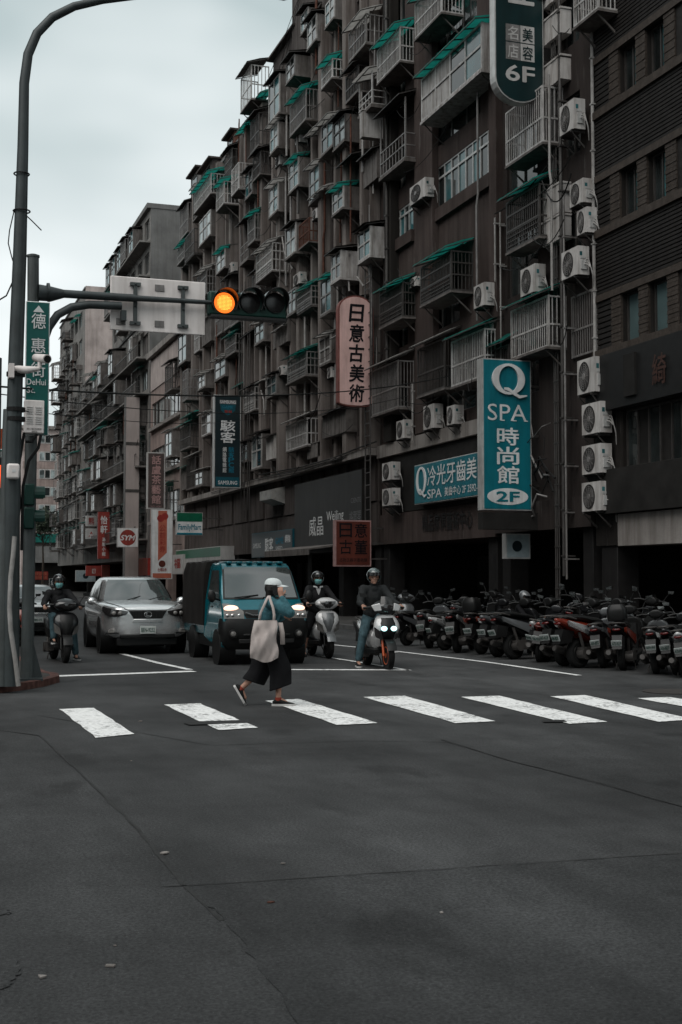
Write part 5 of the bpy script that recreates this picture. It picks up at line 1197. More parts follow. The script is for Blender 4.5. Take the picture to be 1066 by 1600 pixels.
gb = thing('green_arrow_board', 'small green board with a white mark below the orange board', 'sign', FY(-20, 722, LY+1.0)); a, b, t = FY(-20,722,LY+1), FY(12,722,LY+1), FY(0,703,LY+1); w, h = b.x-a.x, t.z-a.z
m = MB(); m.box(0, w, -.02, .02, 0, h); m.build('face', M['mart_green'], gb); letter(gb, 'P', w*.66, w*.86, h*.15, h*.85, -.022, W_, .02); m = MB(); m.tube([(w*.5,.05,-4),(w*.5,.05,h)], .04, 8); m.build('post', M['pole_dark'], gb)
# overhead wires
def wire(name, label, pts3, r, sag):
    a, b = Vector(pts3[0]), Vector(pts3[1]); n = 24; m = MB()
    m.tube([a.lerp(b, i/n) + Vector((0,0,-sag*4*(i/n)*(1-i/n))) for i in range(n+1)], r, 5); tag(m.build(name, M['wire']), label, 'cable')
wire('overhead_cable', 'thick black cable strung across the street under the traffic light arm', (FY(-30,602,LY), FX(700,588,XF-.5)), .016, .35)
wire('overhead_cable', 'thin cable strung across the street, just below the thick one', (FY(-30,612,LY), FX(640,618,XF-.5)), .009, .45)
wire('overhead_cable', 'thin lower cable running from the lamp pole to the pink office', (FY(20,640,LY), FX(420,648,XF-.5)), .008, .3)
for k, (a_, b_) in enumerate((((455,40),(420,120)), ((458,30),(432,122)), ((462,20),(436,126)))):
    wire('roof_wire', ['leftmost of three wires slanting off the roof of the tall apartment end','middle of three wires slanting off the roof of the tall apartment end','rightmost of three wires slanting off the roof of the tall apartment end'][k], (FX(a_[0]+14,a_[1]-50,XF), FX(b_[0],b_[1],XF-.3)), .014, .1)

# small street tree in front of the end block
tr = thing('street_tree', 'small dark leafy tree at the far end of the street beside the pale blocks', 'tree', (FY(66, 900, 150).x, 150, 0)); M['leaf'] = paint('leaf', (0.045, 0.062, 0.040), .6, 0, .5, 2); M['bark'] = paint('bark', (0.06, 0.05, 0.042), .8)
m = MB(); m.tube([(0,0,0),(.1,0,3.5),(.0,.1,6.6)], [.16,.12,.06], 8); rt = random.Random(2)
for k in range(6): a = k*1.05; m.tube([(.05,.05,5.2+.2*k),(math.cos(a)*.9,math.sin(a)*.9,6.8+.3*(k % 3)),(math.cos(a)*1.5,math.sin(a)*1.5,7.6+.4*(k % 3))], [.05,.03,.015], 5)
m.build('trunk', M['bark'], tr); m = MB()
for k in range(1500):
    a = rt.uniform(0, 6.28); u = rt.uniform(-1, 1); rr_ = 1.9*rt.random()**.4*(1+.25*math.sin(3*a)); c_ = V3 = Vector((math.cos(a)*rr_*math.sqrt(1-u*u), math.sin(a)*rr_*math.sqrt(1-u*u), 8.0+u*rr_*.8)); e1 = Vector((rt.uniform(-1,1),rt.uniform(-1,1),rt.uniform(-1,1))).normalized()*.20; e2 = e1.orthogonal().normalized()*.09
    m.quad(c_-e1, c_+e2, c_+e1, c_-e2)
m.build('crown', M['leaf'], tr)

a, b = FX(866, 912, XF+3.45), FX(882, 884, XF+3.45); po = thing('red_poster', 'dim red poster on the dark shop wall inside the arcade behind the scooters', 'poster', (XF+3.45, a.y, a.z), R(-90))
m = MB(); m.box(0, a.y-b.y, -.02, .1, 0, b.z-a.z); m.build('sheet', M['red_ink'], po); letter(po, '福', .1*(a.y-b.y), .9*(a.y-b.y), .3*(b.z-a.z), .7*(b.z-a.z), -.022, M['orange_ink'], .02)
# ------------------------------------------------------------------ vehicles (local: front towards -y, z up, ground at 0)
M['silver'] = paint('silver', (0.68, 0.68, 0.68), 0.27, 0.78, 0.06, 1.0, 0, 1.5, 0.5)
M['grey_car'] = paint('grey_car', (0.50, 0.50, 0.50), 0.32, 0.6, 0.06, 1.0, 0, 1.5, 0.5)
M['teal_car'] = paint('teal_car', (0.002, 0.118, 0.150), 0.25, 0.30, 0.08, 1.0, 0.15, 1.5, 0.7)
M['tyre'] = paint('tyre', (0.013, 0.013, 0.013), 0.85, 0, 0.3, 12)
M['rim'] = paint('rim', (0.30, 0.30, 0.30), 0.35, 0.8, 0.2)
M['plastic'] = paint('plastic', (0.009, 0.009, 0.009), 0.42, 0, 0.25, 5)
M['windshield'] = glass('windshield', (0.035, 0.042, 0.042), 0.05, 2.15, 0.2)
M['mirror_glass'] = paint('mirror_glass', (0.30, 0.32, 0.32), 0.12, 0.9, 0.1)
M['chrome'] = paint('chrome', (0.62, 0.62, 0.62), 0.15, 0.9, 0.1)
M['lamp_glass'] = glass('lamp_glass', (0.20, 0.19, 0.18), 0.08, 1.6, 0.5)
M['lamp_dark'] = glass('lamp_dark', (0.016, 0.015, 0.015), 0.08, 1.7, 0.5)
M['lamp_warm'] = emit('lamp_warm', (1.0, 0.60, 0.44), 1.25)
M['lamp_cool'] = emit('lamp_cool', (0.55, 1.0, 1.0), 1.5)
M['tail_red'] = paint('tail_red', (0.09, 0.006, 0.005), 0.15, 0, 0.2)
M['turn_orange'] = paint('turn_orange', (0.40, 0.12, 0.04), 0.2, 0, 0.2)
M['plate_dull'] = paint('plate_dull', (0.36, 0.39, 0.38), 0.6, 0, 0.25, 6, 0.3)
M['plate_white'] = paint('plate_white', (0.50, 0.53, 0.51), 0.5, 0, 0.1, 6, 0.1)
M['plate_ink'] = paint('plate_ink', (0.006, 0.05, 0.035), 0.5)
M['tarp'] = paint('tarp', (0.016, 0.014, 0.013), 0.75, 0, 0.4, 3)
def mirrored(half):
    return half + [(-x, y, z) for x, y, z in reversed(half) if abs(x) > 1e-6]
def wheel(parent, c, r, w, spokes=7, rim_mat=None, rim_frac=.66):
    """an upright road wheel, axle along x"""
    wh = MB(); k = w/2; wh.lathe(c, (1,0,0), [(-k, r*rim_frac), (-k, r*.90), (-k*.78, r*.985), (-k*.4, r), (k*.4, r), (k*.78, r*.985), (k, r*.90), (k, r*rim_frac)], 30)
    o = wh.build('wheel', M['tyre'], parent, smooth=40)
    m = MB()
    for sx in (-1, 1):
        m.torus((c[0]+sx*k*.86, c[1], c[2]), (1,0,0), r*rim_frac*.96, r*.035, 26, 6)
        m.lathe((c[0]+sx*k*.80, c[1], c[2]), (sx,0,0), [(0, r*.16), (.012, r*.14), (.02, r*.05)], 12)
        for i in range(spokes):
            a = 2*math.pi*i/spokes; d = Vector((0, math.cos(a), math.sin(a))); q = Vector(c) + Vector((sx*k*.82, 0, 0))
            m.tube([q + d*r*.1, q + d*r*rim_frac*.95], [r*.055, r*.04], 5)
    m.build('rim', rim_mat or M['rim'], o, smooth=40)
    return o
def number_plate(parent, c, w, h, text, face=-1, rx=0, mat=None):
    r = MB(); r.box(-w/2, w/2, -.006, .006, -h/2, h/2); o = r.build('number_plate', mat or M['plate_white'], parent, c, (rx, 0, 0 if face < 0 else math.pi), bevel=.004, seg=1)
    letter(o, text, -w*.43, w*.43, -h*.28, h*.28, -.008, M['plate_ink'], .015); return o
def car(name, label, loc_, rz, paint_m, sx=1.0, sz=1.0, emblem=True, plate='BEN-9232'):
    t = thing(name, label, 'car', loc_, rz)
    st = [(0.00,.60,.42,.64,.93,.96),(0.05,.74,.35,.62,1.0,1.035),(0.18,.86,.32,.62,1.03,1.075),(0.45,.925,.34,.63,1.05,1.105),(0.75,.942,.22,.63,1.065,1.125),(1.10,.945,.22,.64,1.08,1.15),(1.40,.945,.22,.66,1.095,1.16),
          (2.2,.945,.22,.68,1.10,1.12),(3.6,.945,.22,.70,1.12,1.14),(4.4,.925,.26,.72,1.13,1.15),(4.70,.85,.34,.72,1.08,1.10),(4.77,.75,.40,.7,1.0,1.02)]
    rings = []
    for y, w, zb, zm, zs, zt in st:
        half = [(0,y,zb),(w*.80,y,zb),(w*.97,y,zb+.10),(w,y,zm),(w*.985,y,(zm+zs)/2+.04),(w*.95,y,zs),(w*.80,y,zs+(zt-zs)*.75),(w*.45,y,zt),(0,y,zt+.012)]
        rings.append(mirrored(half))
    m = MB(); m.loft(rings); body = m.build('body', paint_m, t, sub=2)
    gs = [(1.04,.885,1.22,4.62),(1.20,.845,1.42,4.56),(1.38,.785,1.68,4.46),(1.55,.715,1.94,4.34),(1.645,.655,2.14,4.24),(1.685,.52,2.45,4.10)]
    def gi(z):
        for a, b in zip(gs, gs[1:]):
            if z <= b[0]: k = (z-a[0])/(b[0]-a[0]); return [a[i]+(b[i]-a[i])*k for i in range(1, 4)]
        return gs[-1][1:]
    rings = []
    for z, w, yf, yr in gs:
        half = [(0,yf,z),(w*.55,yf+.05,z),(w*.90,yf+.20,z),(w,yf+.50,z),(w,(yf+yr)/2,z),(w*.98,yr-.55,z),(w*.88,yr-.12,z),(w*.5,yr-.02,z),(0,yr,z)]
        rings.append(mirrored(half))
    m = MB(); m.loft(rings); m.build('cabin', paint_m, t, sub=2)
    def patch(fn, nu, nv, nm, mat, sm=True):
        q = MB(); q.loft([[fn(i/nu, j/nv) for i in range(nu+1)] for j in range(nv+1)], closed=False, caps=False); return q.build(nm, mat, t, smooth=60 if sm else None)
    def ws(u, v):
        z = 1.10 + .50*v; w, yf, yr = gi(z); x = (u*2-1)*w*(.90-.02*v); return (x, yf + .20*(abs(u*2-1)**2.2) - .022, z + .012)
    patch(ws, 14, 8, 'windshield', M['windshield'])
    for sgn in (-1, 1):
        def sw(u, v):
            z = 1.15 + .42*v; w, yf, yr = gi(z); y = yf + .52 + (yr-.75-yf-.52)*u; return (sgn*(w+.006), y, z)
        patch(sw, 10, 5, 'side_window', M['windshield'])
        mm = MB(); mm.ball((sgn*1.035, 1.62, 1.13), (.115,.085,.085), 16, 10); mm.tube([(sgn*.88,1.66,1.06),(sgn*.98,1.64,1.09)], .035, 8); mm.build('wing_mirror', paint_m, t, smooth=60)
        # headlight: wrap-round cluster with two projector lenses
        hl = [(.43,-.012,.935),(.60,.00,.965),(.76,.05,.99),(.86,.16,1.01),(.93,.42,1.045)]; lo = [(.47,-.015,.865),(.62,.00,.825),(.77,.045,.82),(.88,.15,.85),(.945,.40,.93)]
        q = MB(); q.loft([[(sgn*x, y-.012, z) for x, y, z in hl], [(sgn*(x+.012), y-.028, (z+lo[i][2])/2) for i, (x, y, z) in enumerate(hl)], [(sgn*x, y-.012, z) for x, y, z in lo]], closed=False, caps=False); hd = q.build('headlight', M['lamp_dark'], t, smooth=60)
        for bx, by in ((.60,.0),(.73,.03)):
            q = MB(); q.ball((sgn*bx, by-.012, .895), (.052,.03,.045), 12, 8); q.build('projector_lens', M['lamp_glass'], hd, smooth=60)
        q = MB(); q.lathe((sgn*.78, .055, .50), (sgn*.25,-1,0), [(-.05,.075),(.012,.07),(.016,.045),(.006,.04)], 16); q.build('fog_lamp', M['lamp_glass'], t, smooth=40)
        q = MB(); q.box(sgn*.62, sgn*.90, .02, .14, .46, .485); q.build('bumper_trim', M['plastic'], t)
        for y in (.93, 3.67):
            wheel(t, (sgn*.835, y, .365), .365, .235, 7)
            q = MB(); q.lathe((sgn*.60, y, .39), (sgn,0,0), [(0,.43),(.352,.425),(.352,.40)], 28); q.build('wheel_arch', M['plastic'], t, smooth=40)
    def gr(x0, x1, z0, z1, y): return [(-x0,y,z0),(x0,y,z0),(x1,y,z1),(-x1,y,z1)]
    q = MB(); a = gr(.30,.42,.775,.945,-.030); q.add(a + [(x, y+.09, z) for x, y, z in a], [(0,1,2,3),(4,7,6,5),(0,4,5,1),(1,5,6,2),(2,6,7,3),(3,7,4,0)]); g = q.build('grille', M['plastic'], t, bevel=.008)
    q = MB(); q.hexa([(-.34,-.045,.70),(.34,-.045,.70),(.34,.05,.70),(-.34,.05,.70)], [(-.31,-.045,.768),(.31,-.045,.768),(.31,.05,.768),(-.31,.05,.768)]); q.build('grille_trim', M['chrome'], t, bevel=.008)
    for k in range(11):
        x = -.32+.064*k; q = MB(); q.box(x-.006, x+.006, -.040, -.028, .79, .93); q.build('grille_bar', M['plastic'], g)
    if emblem:
        q = MB(); q.torus((0,-.047,.865), (0,1,0), .072, .009, 24, 6); 
        for v in range(len(q.v)): x, y, z = q.v[v]; q.v[v] = (x*1.1, y, .865+(z-.865)*.82)
        q.tube([(-.028,-.05,.91),(-.034,-.05,.85),(-.030,-.05,.835),(.045,-.05,.835)], .010, 6); q.build('emblem', M['chrome'], t, smooth=60)
    q = MB(); q.box(-.60, .60, -.004, .1, .36, .445); q.build('lower_intake', M['plastic'], t, bevel=.02)
    q = MB(); q.box(-.66, .66, .10, 4.6, .20, .36); q.build('underbody', M['plastic'], t, bevel=.02)
    q = MB(); q.tube([(-.44,-.008,.965),(-.30,-.022,.955),(0,-.026,.952),(.30,-.022,.955),(.44,-.008,.965)], .008, 5); q.build('panel_gap', M['plastic'], t)
    for sgn in (-1, 1): q = MB(); q.tube([(sgn*.44,-.005,.968),(sgn*.60,.05,1.045),(sgn*.72,.40,1.085),(sgn*.78,.80,1.108),(sgn*.80,1.20,1.135)], .007, 5); q.build('panel_gap', M['plastic'], t)
    number_plate(t, (0, -.035, .535), .34, .16, plate)
    for a, b in (((-.35,1.235,1.135),(.05,1.44,1.24)), ((.10,1.225,1.13),(.55,1.40,1.235))): q = MB(); q.tube([a, b], .010, 5); q.build('wiper', M['plastic'], t)
    t.scale = (sx, 1, sz); return t
p = (G(147, 1019.5) + G(288, 1019.5))/2
car('silver_suv', 'silver sport utility car with plate BEN-9232 waiting behind the stop line', (p.x+.02, p.y-.93, 0), R(-1.5), M['silver'], .985, 1.0)
p = G(58, 994); car('white_sedan', 'pale grey saloon car half hidden behind the poles and the masked scooter rider', (p.x, p.y, 0), 0, M['grey_car'], .95, .86, False, '4980-VK')
# ------------------------------------------------------------------ small teal truck with a dark tarpaulin
p = (G(337, 1037) + G(477, 1037))/2
tk = thing('pickup_truck', 'small teal pickup truck with lit headlights and a black tarpaulin over its bed', 'truck', (p.x-.03, p.y-.52, 0), R(-1)); tk.scale = (1.07, 1, 1)
def tw(z): return .765 if z < 1.0 else .765 - (z-1.0)*.135
prof = [(.16,.34),(.05,.45),(.015,.62),(.00,.86),(.03,.98),(.12,1.08),(.34,1.235),(.52,1.50),(.70,1.76),(.80,1.87),(.95,1.935),(1.70,1.95),(1.80,1.90),(1.82,1.20),(1.82,.50),(1.3,.42)]
def ring_at(k, inset=0.0): return [(k*tw(z), y, z) for y, z in prof]
m = MB(); n = len(prof); rows = []
for u in (-1, -.96, -.6, 0, .6, .96, 1):
    bow = .055*(u*u); rows.append([(u*tw(z), y + (bow if y < 1.0 else 0) + (.03 if abs(u) == 1 and y < 1 else 0), z - (.025 if abs(u) == 1 and z > 1.8 else 0)) for y, z in prof])
m.loft(rows); m.build('cab', M['teal_car'], tk, smooth=42)
def face_y(z):      # front surface at height z
    pts = [q for q in prof[:11]]
    for a, b in zip(pts, pts[1:]):
        if a[1] <= z <= b[1]: return a[0] + (b[0]-a[0])*(z-a[1])/(b[1]-a[1])
    return .95
def tpatch(nm, mat, x0, x1, z0, z1, off=.012, nu=12, nv=6, shape=None, parent=tk):
    q = MB(); rr2 = []
    for j in range(nv+1):
        row = []
        for i in range(nu+1):
            u, v = i/nu, j/nv; z = z0+(z1-z0)*v; xa, xb = (x0, x1) if shape is None else shape(v)
            x = xa+(xb-xa)*u; k = x/tw(z); row.append((x, face_y(z)+.055*k*k-off, z))
        rr2.append(row)
    q.loft(rr2, closed=False, caps=False); return q.build(nm, mat, parent, smooth=60)
tpatch('windshield', M['windshield'], 0, 0, 1.275, 1.86, .014, shape=lambda v: (-.665+.065*v, .665-.065*v))
tpatch('windshield_seal', M['plastic'], 0, 0, 1.245, 1.885, .008, shape=lambda v: (-.70+.068*v, .70-.068*v))
q = MB()
for k in range(6): x = -.48+.19*k; q.box(x-.05, x+.05, .86, 1.70, 1.93, 1.972)
q.build('roof_rib', M['teal_car'], tk, bevel=.012)
# black lower face
q = MB(); rr2 = []
for z, w, y in ((.30,.66,.09),(.40,.76,.00),(.62,.785,-.045),(.80,.785,-.035),(.88,.76,-.012)):
    rr2.append([(-w,y+.42,z),(-w,y+.12,z),(-w*.9,y+.045,z),(-w*.5,y+.01,z),(0,y,z),(w*.5,y+.01,z),(w*.9,y+.045,z),(w,y+.12,z),(w,y+.42,z)])
q.loft(rr2, closed=False, caps=False); q.build('bumper', M['plastic'], tk, smooth=50)
q = MB(); q.box(-.50,.50,-.055,-.02,.42,.50); q.box(-.42,.42,-.06,-.03,.56,.60); q.build('bumper_intake', M['black'], tk, bevel=.01)
tpatch('grille', M['plastic'], 0, 0, .89, 1.05, .016, shape=lambda v: (-.36-.06*v, .36+.06*v))
q = MB(); q.tube([(-.38,-.02,1.0),(-.26,-.035,.95),(0,-.045,.945),(.26,-.035,.95),(.38,-.02,1.0)], .018, 6); q.build('grille_trim', M['chrome'], tk, smooth=60)
for sgn in (-1, 1):
    def hs(v, s_=sgn):
        a, b = (.40-.02*v*0, .755) if v < .55 else (.40+.24*(v-.55)/.45, .755-.01); return (s_*a, s_*b)
    hd = tpatch('headlight', M['lamp_glass'], 0, 0, .885, 1.165, .024, 10, 8, shape=hs)
    q = MB(); q.ball((sgn*.61, face_y(1.07)+.012, 1.075), (.135,.04,.062), 14, 8); q.build('lamp_bulb', M['lamp_warm'], hd, smooth=60)
    for bx in (.48, .60, .69): q = MB(); q.ball((sgn*bx, face_y(.94)+.02, .945), (.040,.03,.035), 10, 8); q.build('reflector', M['chrome'], hd, smooth=60)
    q = MB(); q.lathe((sgn*.60, -.01, .60), (0,-1,0), [(-.05,.085),(.035,.082),(.04,.066),(.02,.06)], 18); fl = q.build('fog_lamp', M['plastic'], tk, smooth=40)
    q = MB(); q.ball((sgn*.60,-.03,.60), (.055,.025,.055), 14, 8); q.build('lens', M['lamp_glass'], fl, smooth=60)
    q = MB(); z0, z1 = 1.24, 1.80; q.quad((sgn*(tw(z0)+.006),.56,z0),(sgn*(tw(z0)+.006),1.62,z0),(sgn*(tw(z1)+.006),1.58,z1),(sgn*(tw(z1)+.006),.93,z1)); q.build('side_window', M['windshield'], tk)
    q = MB(); q.tube([(sgn*.72,.50,1.22),(sgn*.86,.42,1.26)], .018, 6); q.ball((sgn*.90,.40,1.30), (.075,.05,.115), 12, 8); q.build('wing_mirror', M['plastic'], tk, smooth=60)
    q = MB(); q.box(sgn*.765, sgn*.785, .95, 1.08, 1.08, 1.11); q.build('door_handle', M['plastic'], tk)
    q = MB(); q.box(sgn*.30, sgn*.30+.02, -.01, .01, 1.2, 1.3)
    for y in (.58, 2.95):
        wheel(tk, (sgn*.665, y, .285), .285, .165, 6, M['pole_grey']); q = MB(); q.lathe((sgn*.50, y, .32), (sgn,0,0), [(0,.36),(.285,.355),(.285,.33)], 24); q.build('wheel_arch', M['plastic'], tk, smooth=40)
for a, b in (((-.50,face_y(1.27)-.03,1.275),(-.06,face_y(1.33)-.03,1.325)), ((.02,face_y(1.27)-.03,1.275),(.46,face_y(1.33)-.03,1.325))): q = MB(); q.tube([a, b], .011, 5); q.build('wiper', M['plastic'], tk)
q = MB(); q.box(-.74,.74,1.9,4.05,.52,.86); q.build('cargo_bed', M['teal_car'], tk, bevel=.02)
q = MB(); q.box(-.70,.70,.45,3.95,.30,.50); q.build('chassis', M['plastic'], tk)
rows = []
for i in range(15):
    y = 1.86 + 2.2*i/14; sg = .018*math.sin(i*1.57)
    rows.append([(-.775-.01*(i % 2), y, .70), (-.775+sg, y, 1.2), (-.76-sg, y, 1.75), (-.70, y, 1.97+sg), (-.35, y, 2.01-sg), (0, y, 2.02+sg), (.35, y, 2.01-sg), (.70, y, 1.97+sg), (.76+sg, y, 1.75), (.775-sg, y, 1.2), (.775, y, .70)])
q = MB(); q.loft(rows); q.build('tarpaulin', M['tarp'], tk, smooth=30)

# ------------------------------------------------------------------ scooters
def ring(y0, hw, z, dy, back, n=9):
    """closed horizontal section, bowed forward (-y) in front and flatter behind"""
    f = [(hw*math.sin(R(-90+180*i/(n-1))), y0 - dy*math.cos(R(-90+180*i/(n-1))), z) for i in range(n)]
    b = [(hw*.9*math.sin(R(90-180*i/(n-1))), y0 + back - .0*dy, z) for i in range(n)]
    return f + b[1:-1]
_sc = {}
def scooter_mesh(key, fn):
    if key not in _sc: _sc[key] = fn()
    return _sc[key]
def scooter(name, label, loc_, rz, body, accent=None, lean=0.0, lit=None, plate=None, box=False, rim_m=None, fork=None, group=None, mirrors=True, style=0, sc=1.0, front=None, slim=False):
    accent = accent or M['plastic']; front = front or body; cm_ = M['plastic'] if style == 1 else front; t = thing(name, label, 'scooter', loc_, 0, group); t.rotation_euler = (0, lean, rz); t.scale = (sc, sc, sc)
    fork = fork or M['plastic']; rim_m = rim_m or M['plastic']
    K = lambda nm, mt, fn, sm=55, par=t, sub=0: obj(nm, scooter_mesh((nm, mt.name, style), lambda: fn().mesh(nm, mt, sm)), par, sub=sub)
    for y, r, w in ((0, .245, .115), (1.30, .235, .13)):
        def tf(y=y, r=r, w=w):
            m = MB(); k = w/2; m.lathe((0,y,r), (1,0,0), [(-k*.8,r*.62),(-k,r*.80),(-k*.75,r*.95),(-k*.3,r),(k*.3,r),(k*.75,r*.95),(k,r*.80),(k*.8,r*.62)], 26); return m
        wo = obj('wheel', scooter_mesh(('tyre', y), lambda: tf().mesh('wheel', M['tyre'], 40)), t)
        def rf(y=y, r=r, w=w):
            m = MB()
            for sx in (-1, 1): m.torus((sx*w*.36,y,r), (1,0,0), r*.60, .011, 22, 5)
            m.cyl((-w*.45,y,r), (w*.45,y,r), r*.17, n=12)
            for i in range(6):
                a = math.pi*i/3 + .3; d = Vector((0,math.cos(a),math.sin(a))); q = Vector((0,y,r)); m.tube([q+d*r*.12, q+d*r*.62], [.020,.014], 5)
            return m
        obj('rim', scooter_mesh(('rim', y, rim_m.name), lambda: rf().mesh('rim', rim_m, 40)), wo)
    def fk():
        m = MB()
        for sx in (-1, 1): m.tube([(sx*.085,-.015,.24),(sx*.085,.06,.46),(sx*.06,.16,.72)], .022, 8)
        m.lathe((.075,0,.245), (1,0,0), [(0,.10),(.006,.10),(.006,.07)], 18); return m
    K('fork', fork, fk)
    def fe():
        m = MB(); rows = []
        for i in range(9):
            a = R(20+ 140*i/8); rows.append([(x, math.cos(a)*(.275-.02*abs(x)/.08)*1.02, .245+math.sin(a)*(.275-.25*abs(x)*abs(x)/.02*.05)) for x in (-.085,-.06,0,.06,.085)])
        m.loft(rows, closed=False, caps=False); return m
    K('front_fender', accent, fe)
    if style == 0:
        aps = [(.12,.035,.40,.11,.06),(.12,.11,.47,.12,.08),(.11,.185,.57,.13,.10),(.11,.24,.70,.13,.10),(.13,.245,.80,.11,.09),(.16,.20,.88,.08,.08),(.18,.12,.935,.05,.06)]
    else:
        aps = [(.26,.13,.34,.03,.05),(.22,.18,.43,.06,.07),(.15,.225,.54,.12,.10),(.10,.245,.66,.15,.10),(.11,.235,.78,.13,.09),(.15,.19,.88,.09,.08),(.18,.12,.945,.05,.06)]
    def apf():
        m = MB(); m.loft([ring(y, w, z, d, b) for y, w, z, d, b in aps]); return m
    ap = obj('apron', scooter_mesh(('apron', front.name, style), lambda: apf().mesh('apron', front, 70)), t, sub=1)
    def ins():       # dark inlay of the shield, standing 8 mm proud
        m = MB(); rows = []
        for y, w, z, d, b in aps[1:6]:
            k = (.12 + .62*(z-.47)/.41) if style == 0 else .66
            rows.append([(w*k*math.sin(R(a)), y-.010-d*math.cos(R(a*k*1.1)), z) for a in (-90,-45,0,45,90)])
        m.loft(rows, closed=False, caps=False); return m
    K('apron_inlay', accent if style == 0 else M['plastic'], ins, 60, ap)
    for sx in (-1, 1):
        def tsig(sx=sx):
            m = MB(); w, y, d = .235, .12, .13
            m.hexa([(sx*.10,-.012,.50),(sx*.205,.045,.55),(sx*.215,.06,.57),(sx*.12,.0,.53)], [(sx*.13,-.035,.64),(sx*.225,.035,.72),(sx*.235,.06,.72),(sx*.15,.0,.64)]); return m
        obj('turn_signal', scooter_mesh(('ts', sx, style), lambda: tsig().mesh('turn_signal', M['lamp_glass'] if style == 0 else M['lamp_dark'])), ap)
    def cw():
        m = MB(); m.loft([ring(.20,.09,.93,.06,.10), ring(.17,.17,.97,.10,.16), ring(.15,.25,1.03,.12,.19), ring(.17,.23,1.10,.11,.17), ring(.20,.15,1.15,.08,.14), ring(.24,.06,1.18,.03,.08)]); return m
    cow = obj('handlebar_cowl', scooter_mesh(('cowl', cm_.name), lambda: cw().mesh('handlebar_cowl', cm_, 70)), t, sub=1)
    if slim: cow.scale = (.62, .8, .70); cow.location = (0, .04, .31)
    def hlm():
        m = MB(); m.loft([[(x*.35, .050+abs(x)*.2, .975) for x in (-.14,-.07,0,.07,.14)], [(x*.75, .022+abs(x)*.28, 1.02) for x in (-.14,-.07,0,.07,.14)], [(x*1.05, .024+abs(x)*.30, 1.065) for x in (-.14,-.07,0,.07,.14)], [(x*1.2, .048+abs(x)*.30, 1.105) for x in (-.14,-.07,0,.07,.14)]], closed=False, caps=False); return m
    obj('headlight', scooter_mesh('hl', lambda: hlm().mesh('headlight', M['lamp_dark'], 60)), cow)
    if style == 1:
        for sx in (-1, 1):
            def wed(sx=sx):
                m = MB(); m.hexa([(sx*.10,.03,1.00),(sx*.22,.09,.99),(sx*.20,.16,.99),(sx*.10,.10,1.0)], [(sx*.13,.05,1.13),(sx*.27,.12,1.09),(sx*.25,.19,1.09),(sx*.13,.12,1.13)]); return m
            obj('cowl_panel', scooter_mesh(('wed', sx, front.name), lambda: wed().mesh('cowl_panel', front)), cow, bevel=.012)
        def scr():
            m = MB(); m.loft([[(x, .045+abs(x)*.3, 1.06) for x in (-.11,-.05,0,.05,.11)], [(x*.95, .075+abs(x)*.3, 1.15) for x in (-.11,-.05,0,.05,.11)], [(x*.7, .13+abs(x)*.3, 1.24) for x in (-.11,-.05,0,.05,.11)]], closed=False, caps=False); return m
        obj('windscreen', scooter_mesh('scr', lambda: scr().mesh('windscreen', M['lens_dark'], 60)), cow)
    if lit:
        for sx in (-1, 1): q = MB(); q.ball((sx*.085,-.045,.70), (.055,.035,.042), 14, 8); q.build('lit_lamp', lit, t, smooth=60)
    def bars():
        m = MB()
        for sx in (-1, 1): m.tube([(sx*.16,.22,1.05),(sx*.26,.24,1.06),(sx*.36,.285,1.04)], [.018,.018,.02], 8); m.tube([(sx*.22,.19,1.055),(sx*.36,.225,1.045)], .008, 5)
        m.tube([(-.17,.221,1.05),(.17,.221,1.05)], .016, 6)
        return m
    K('handlebar', M['plastic'], bars)
    if mirrors:
        for sx in (-1, 1):
            def mi(sx=sx):
                m = MB(); m.tube([(sx*.24,.23,1.07),(sx*.29,.21,1.17),(sx*.34,.22,1.235)], .008, 6); m.hexa([(sx*.32,.215,1.225),(sx*.43,.225,1.235),(sx*.43,.245,1.235),(sx*.32,.24,1.225)], [(sx*.31,.22,1.285),(sx*.445,.23,1.30),(sx*.44,.25,1.30),(sx*.31,.245,1.285)]); return m
            mo = obj('mirror', scooter_mesh(('mir', sx), lambda: mi().mesh('mirror', M['plastic'], 60)), t)
            def mg(sx=sx):
                m = MB(); m.hexa([(sx*.325,.2425,1.23),(sx*.425,.2475,1.24),(sx*.425,.2495,1.24),(sx*.325,.2445,1.23)], [(sx*.315,.2475,1.28),(sx*.435,.2525,1.295),(sx*.435,.2545,1.295),(sx*.315,.2495,1.28)]); return m
            obj('mirror_glass', scooter_mesh(('mg', sx), lambda: mg().mesh('mirror_glass', M['mirror_glass'], 60)), mo)
    def fl():
        m = MB(); m.hexa([(-.16,.22,.27),(.16,.22,.27),(.17,.85,.24),(-.17,.85,.24)], [(-.19,.22,.335),(.19,.22,.335),(.20,.85,.325),(-.20,.85,.325)]); m.box(-.11,.11,.20,.27,.33,.80); return m
    K('floorboard', M['plastic'], fl, 30)
    def tail():
        m = MB(); rows = []
        for y, w, z0, z1 in ((.72,.13,.30,.60),(.84,.175,.28,.70),(1.05,.20,.36,.745),(1.30,.185,.49,.775),(1.50,.14,.62,.80),(1.68,.085,.71,.825),(1.80,.035,.77,.83)):
            zc = (z0+z1)/2; h = (z1-z0)/2; rows.append([(w*math.cos(a)*(1-.12*max(0,math.sin(a))), y, zc+h*math.sin(a)) for a in [2*math.pi*i/14 for i in range(14)]])
        m.loft(rows); return m
    tl_ = obj('rear_body', scooter_mesh(('tail', body.name), lambda: tail().mesh('rear_body', body, 70)), t, sub=1)
    def sp():
        m = MB()
        for sx in (-1, 1): m.hexa([(sx*.15,.86,.42),(sx*.212,.98,.44),(sx*.165,1.62,.69),(sx*.12,1.60,.68)], [(sx*.15,.84,.55),(sx*.216,.98,.62),(sx*.170,1.66,.78),(sx*.12,1.64,.76)])
        return m
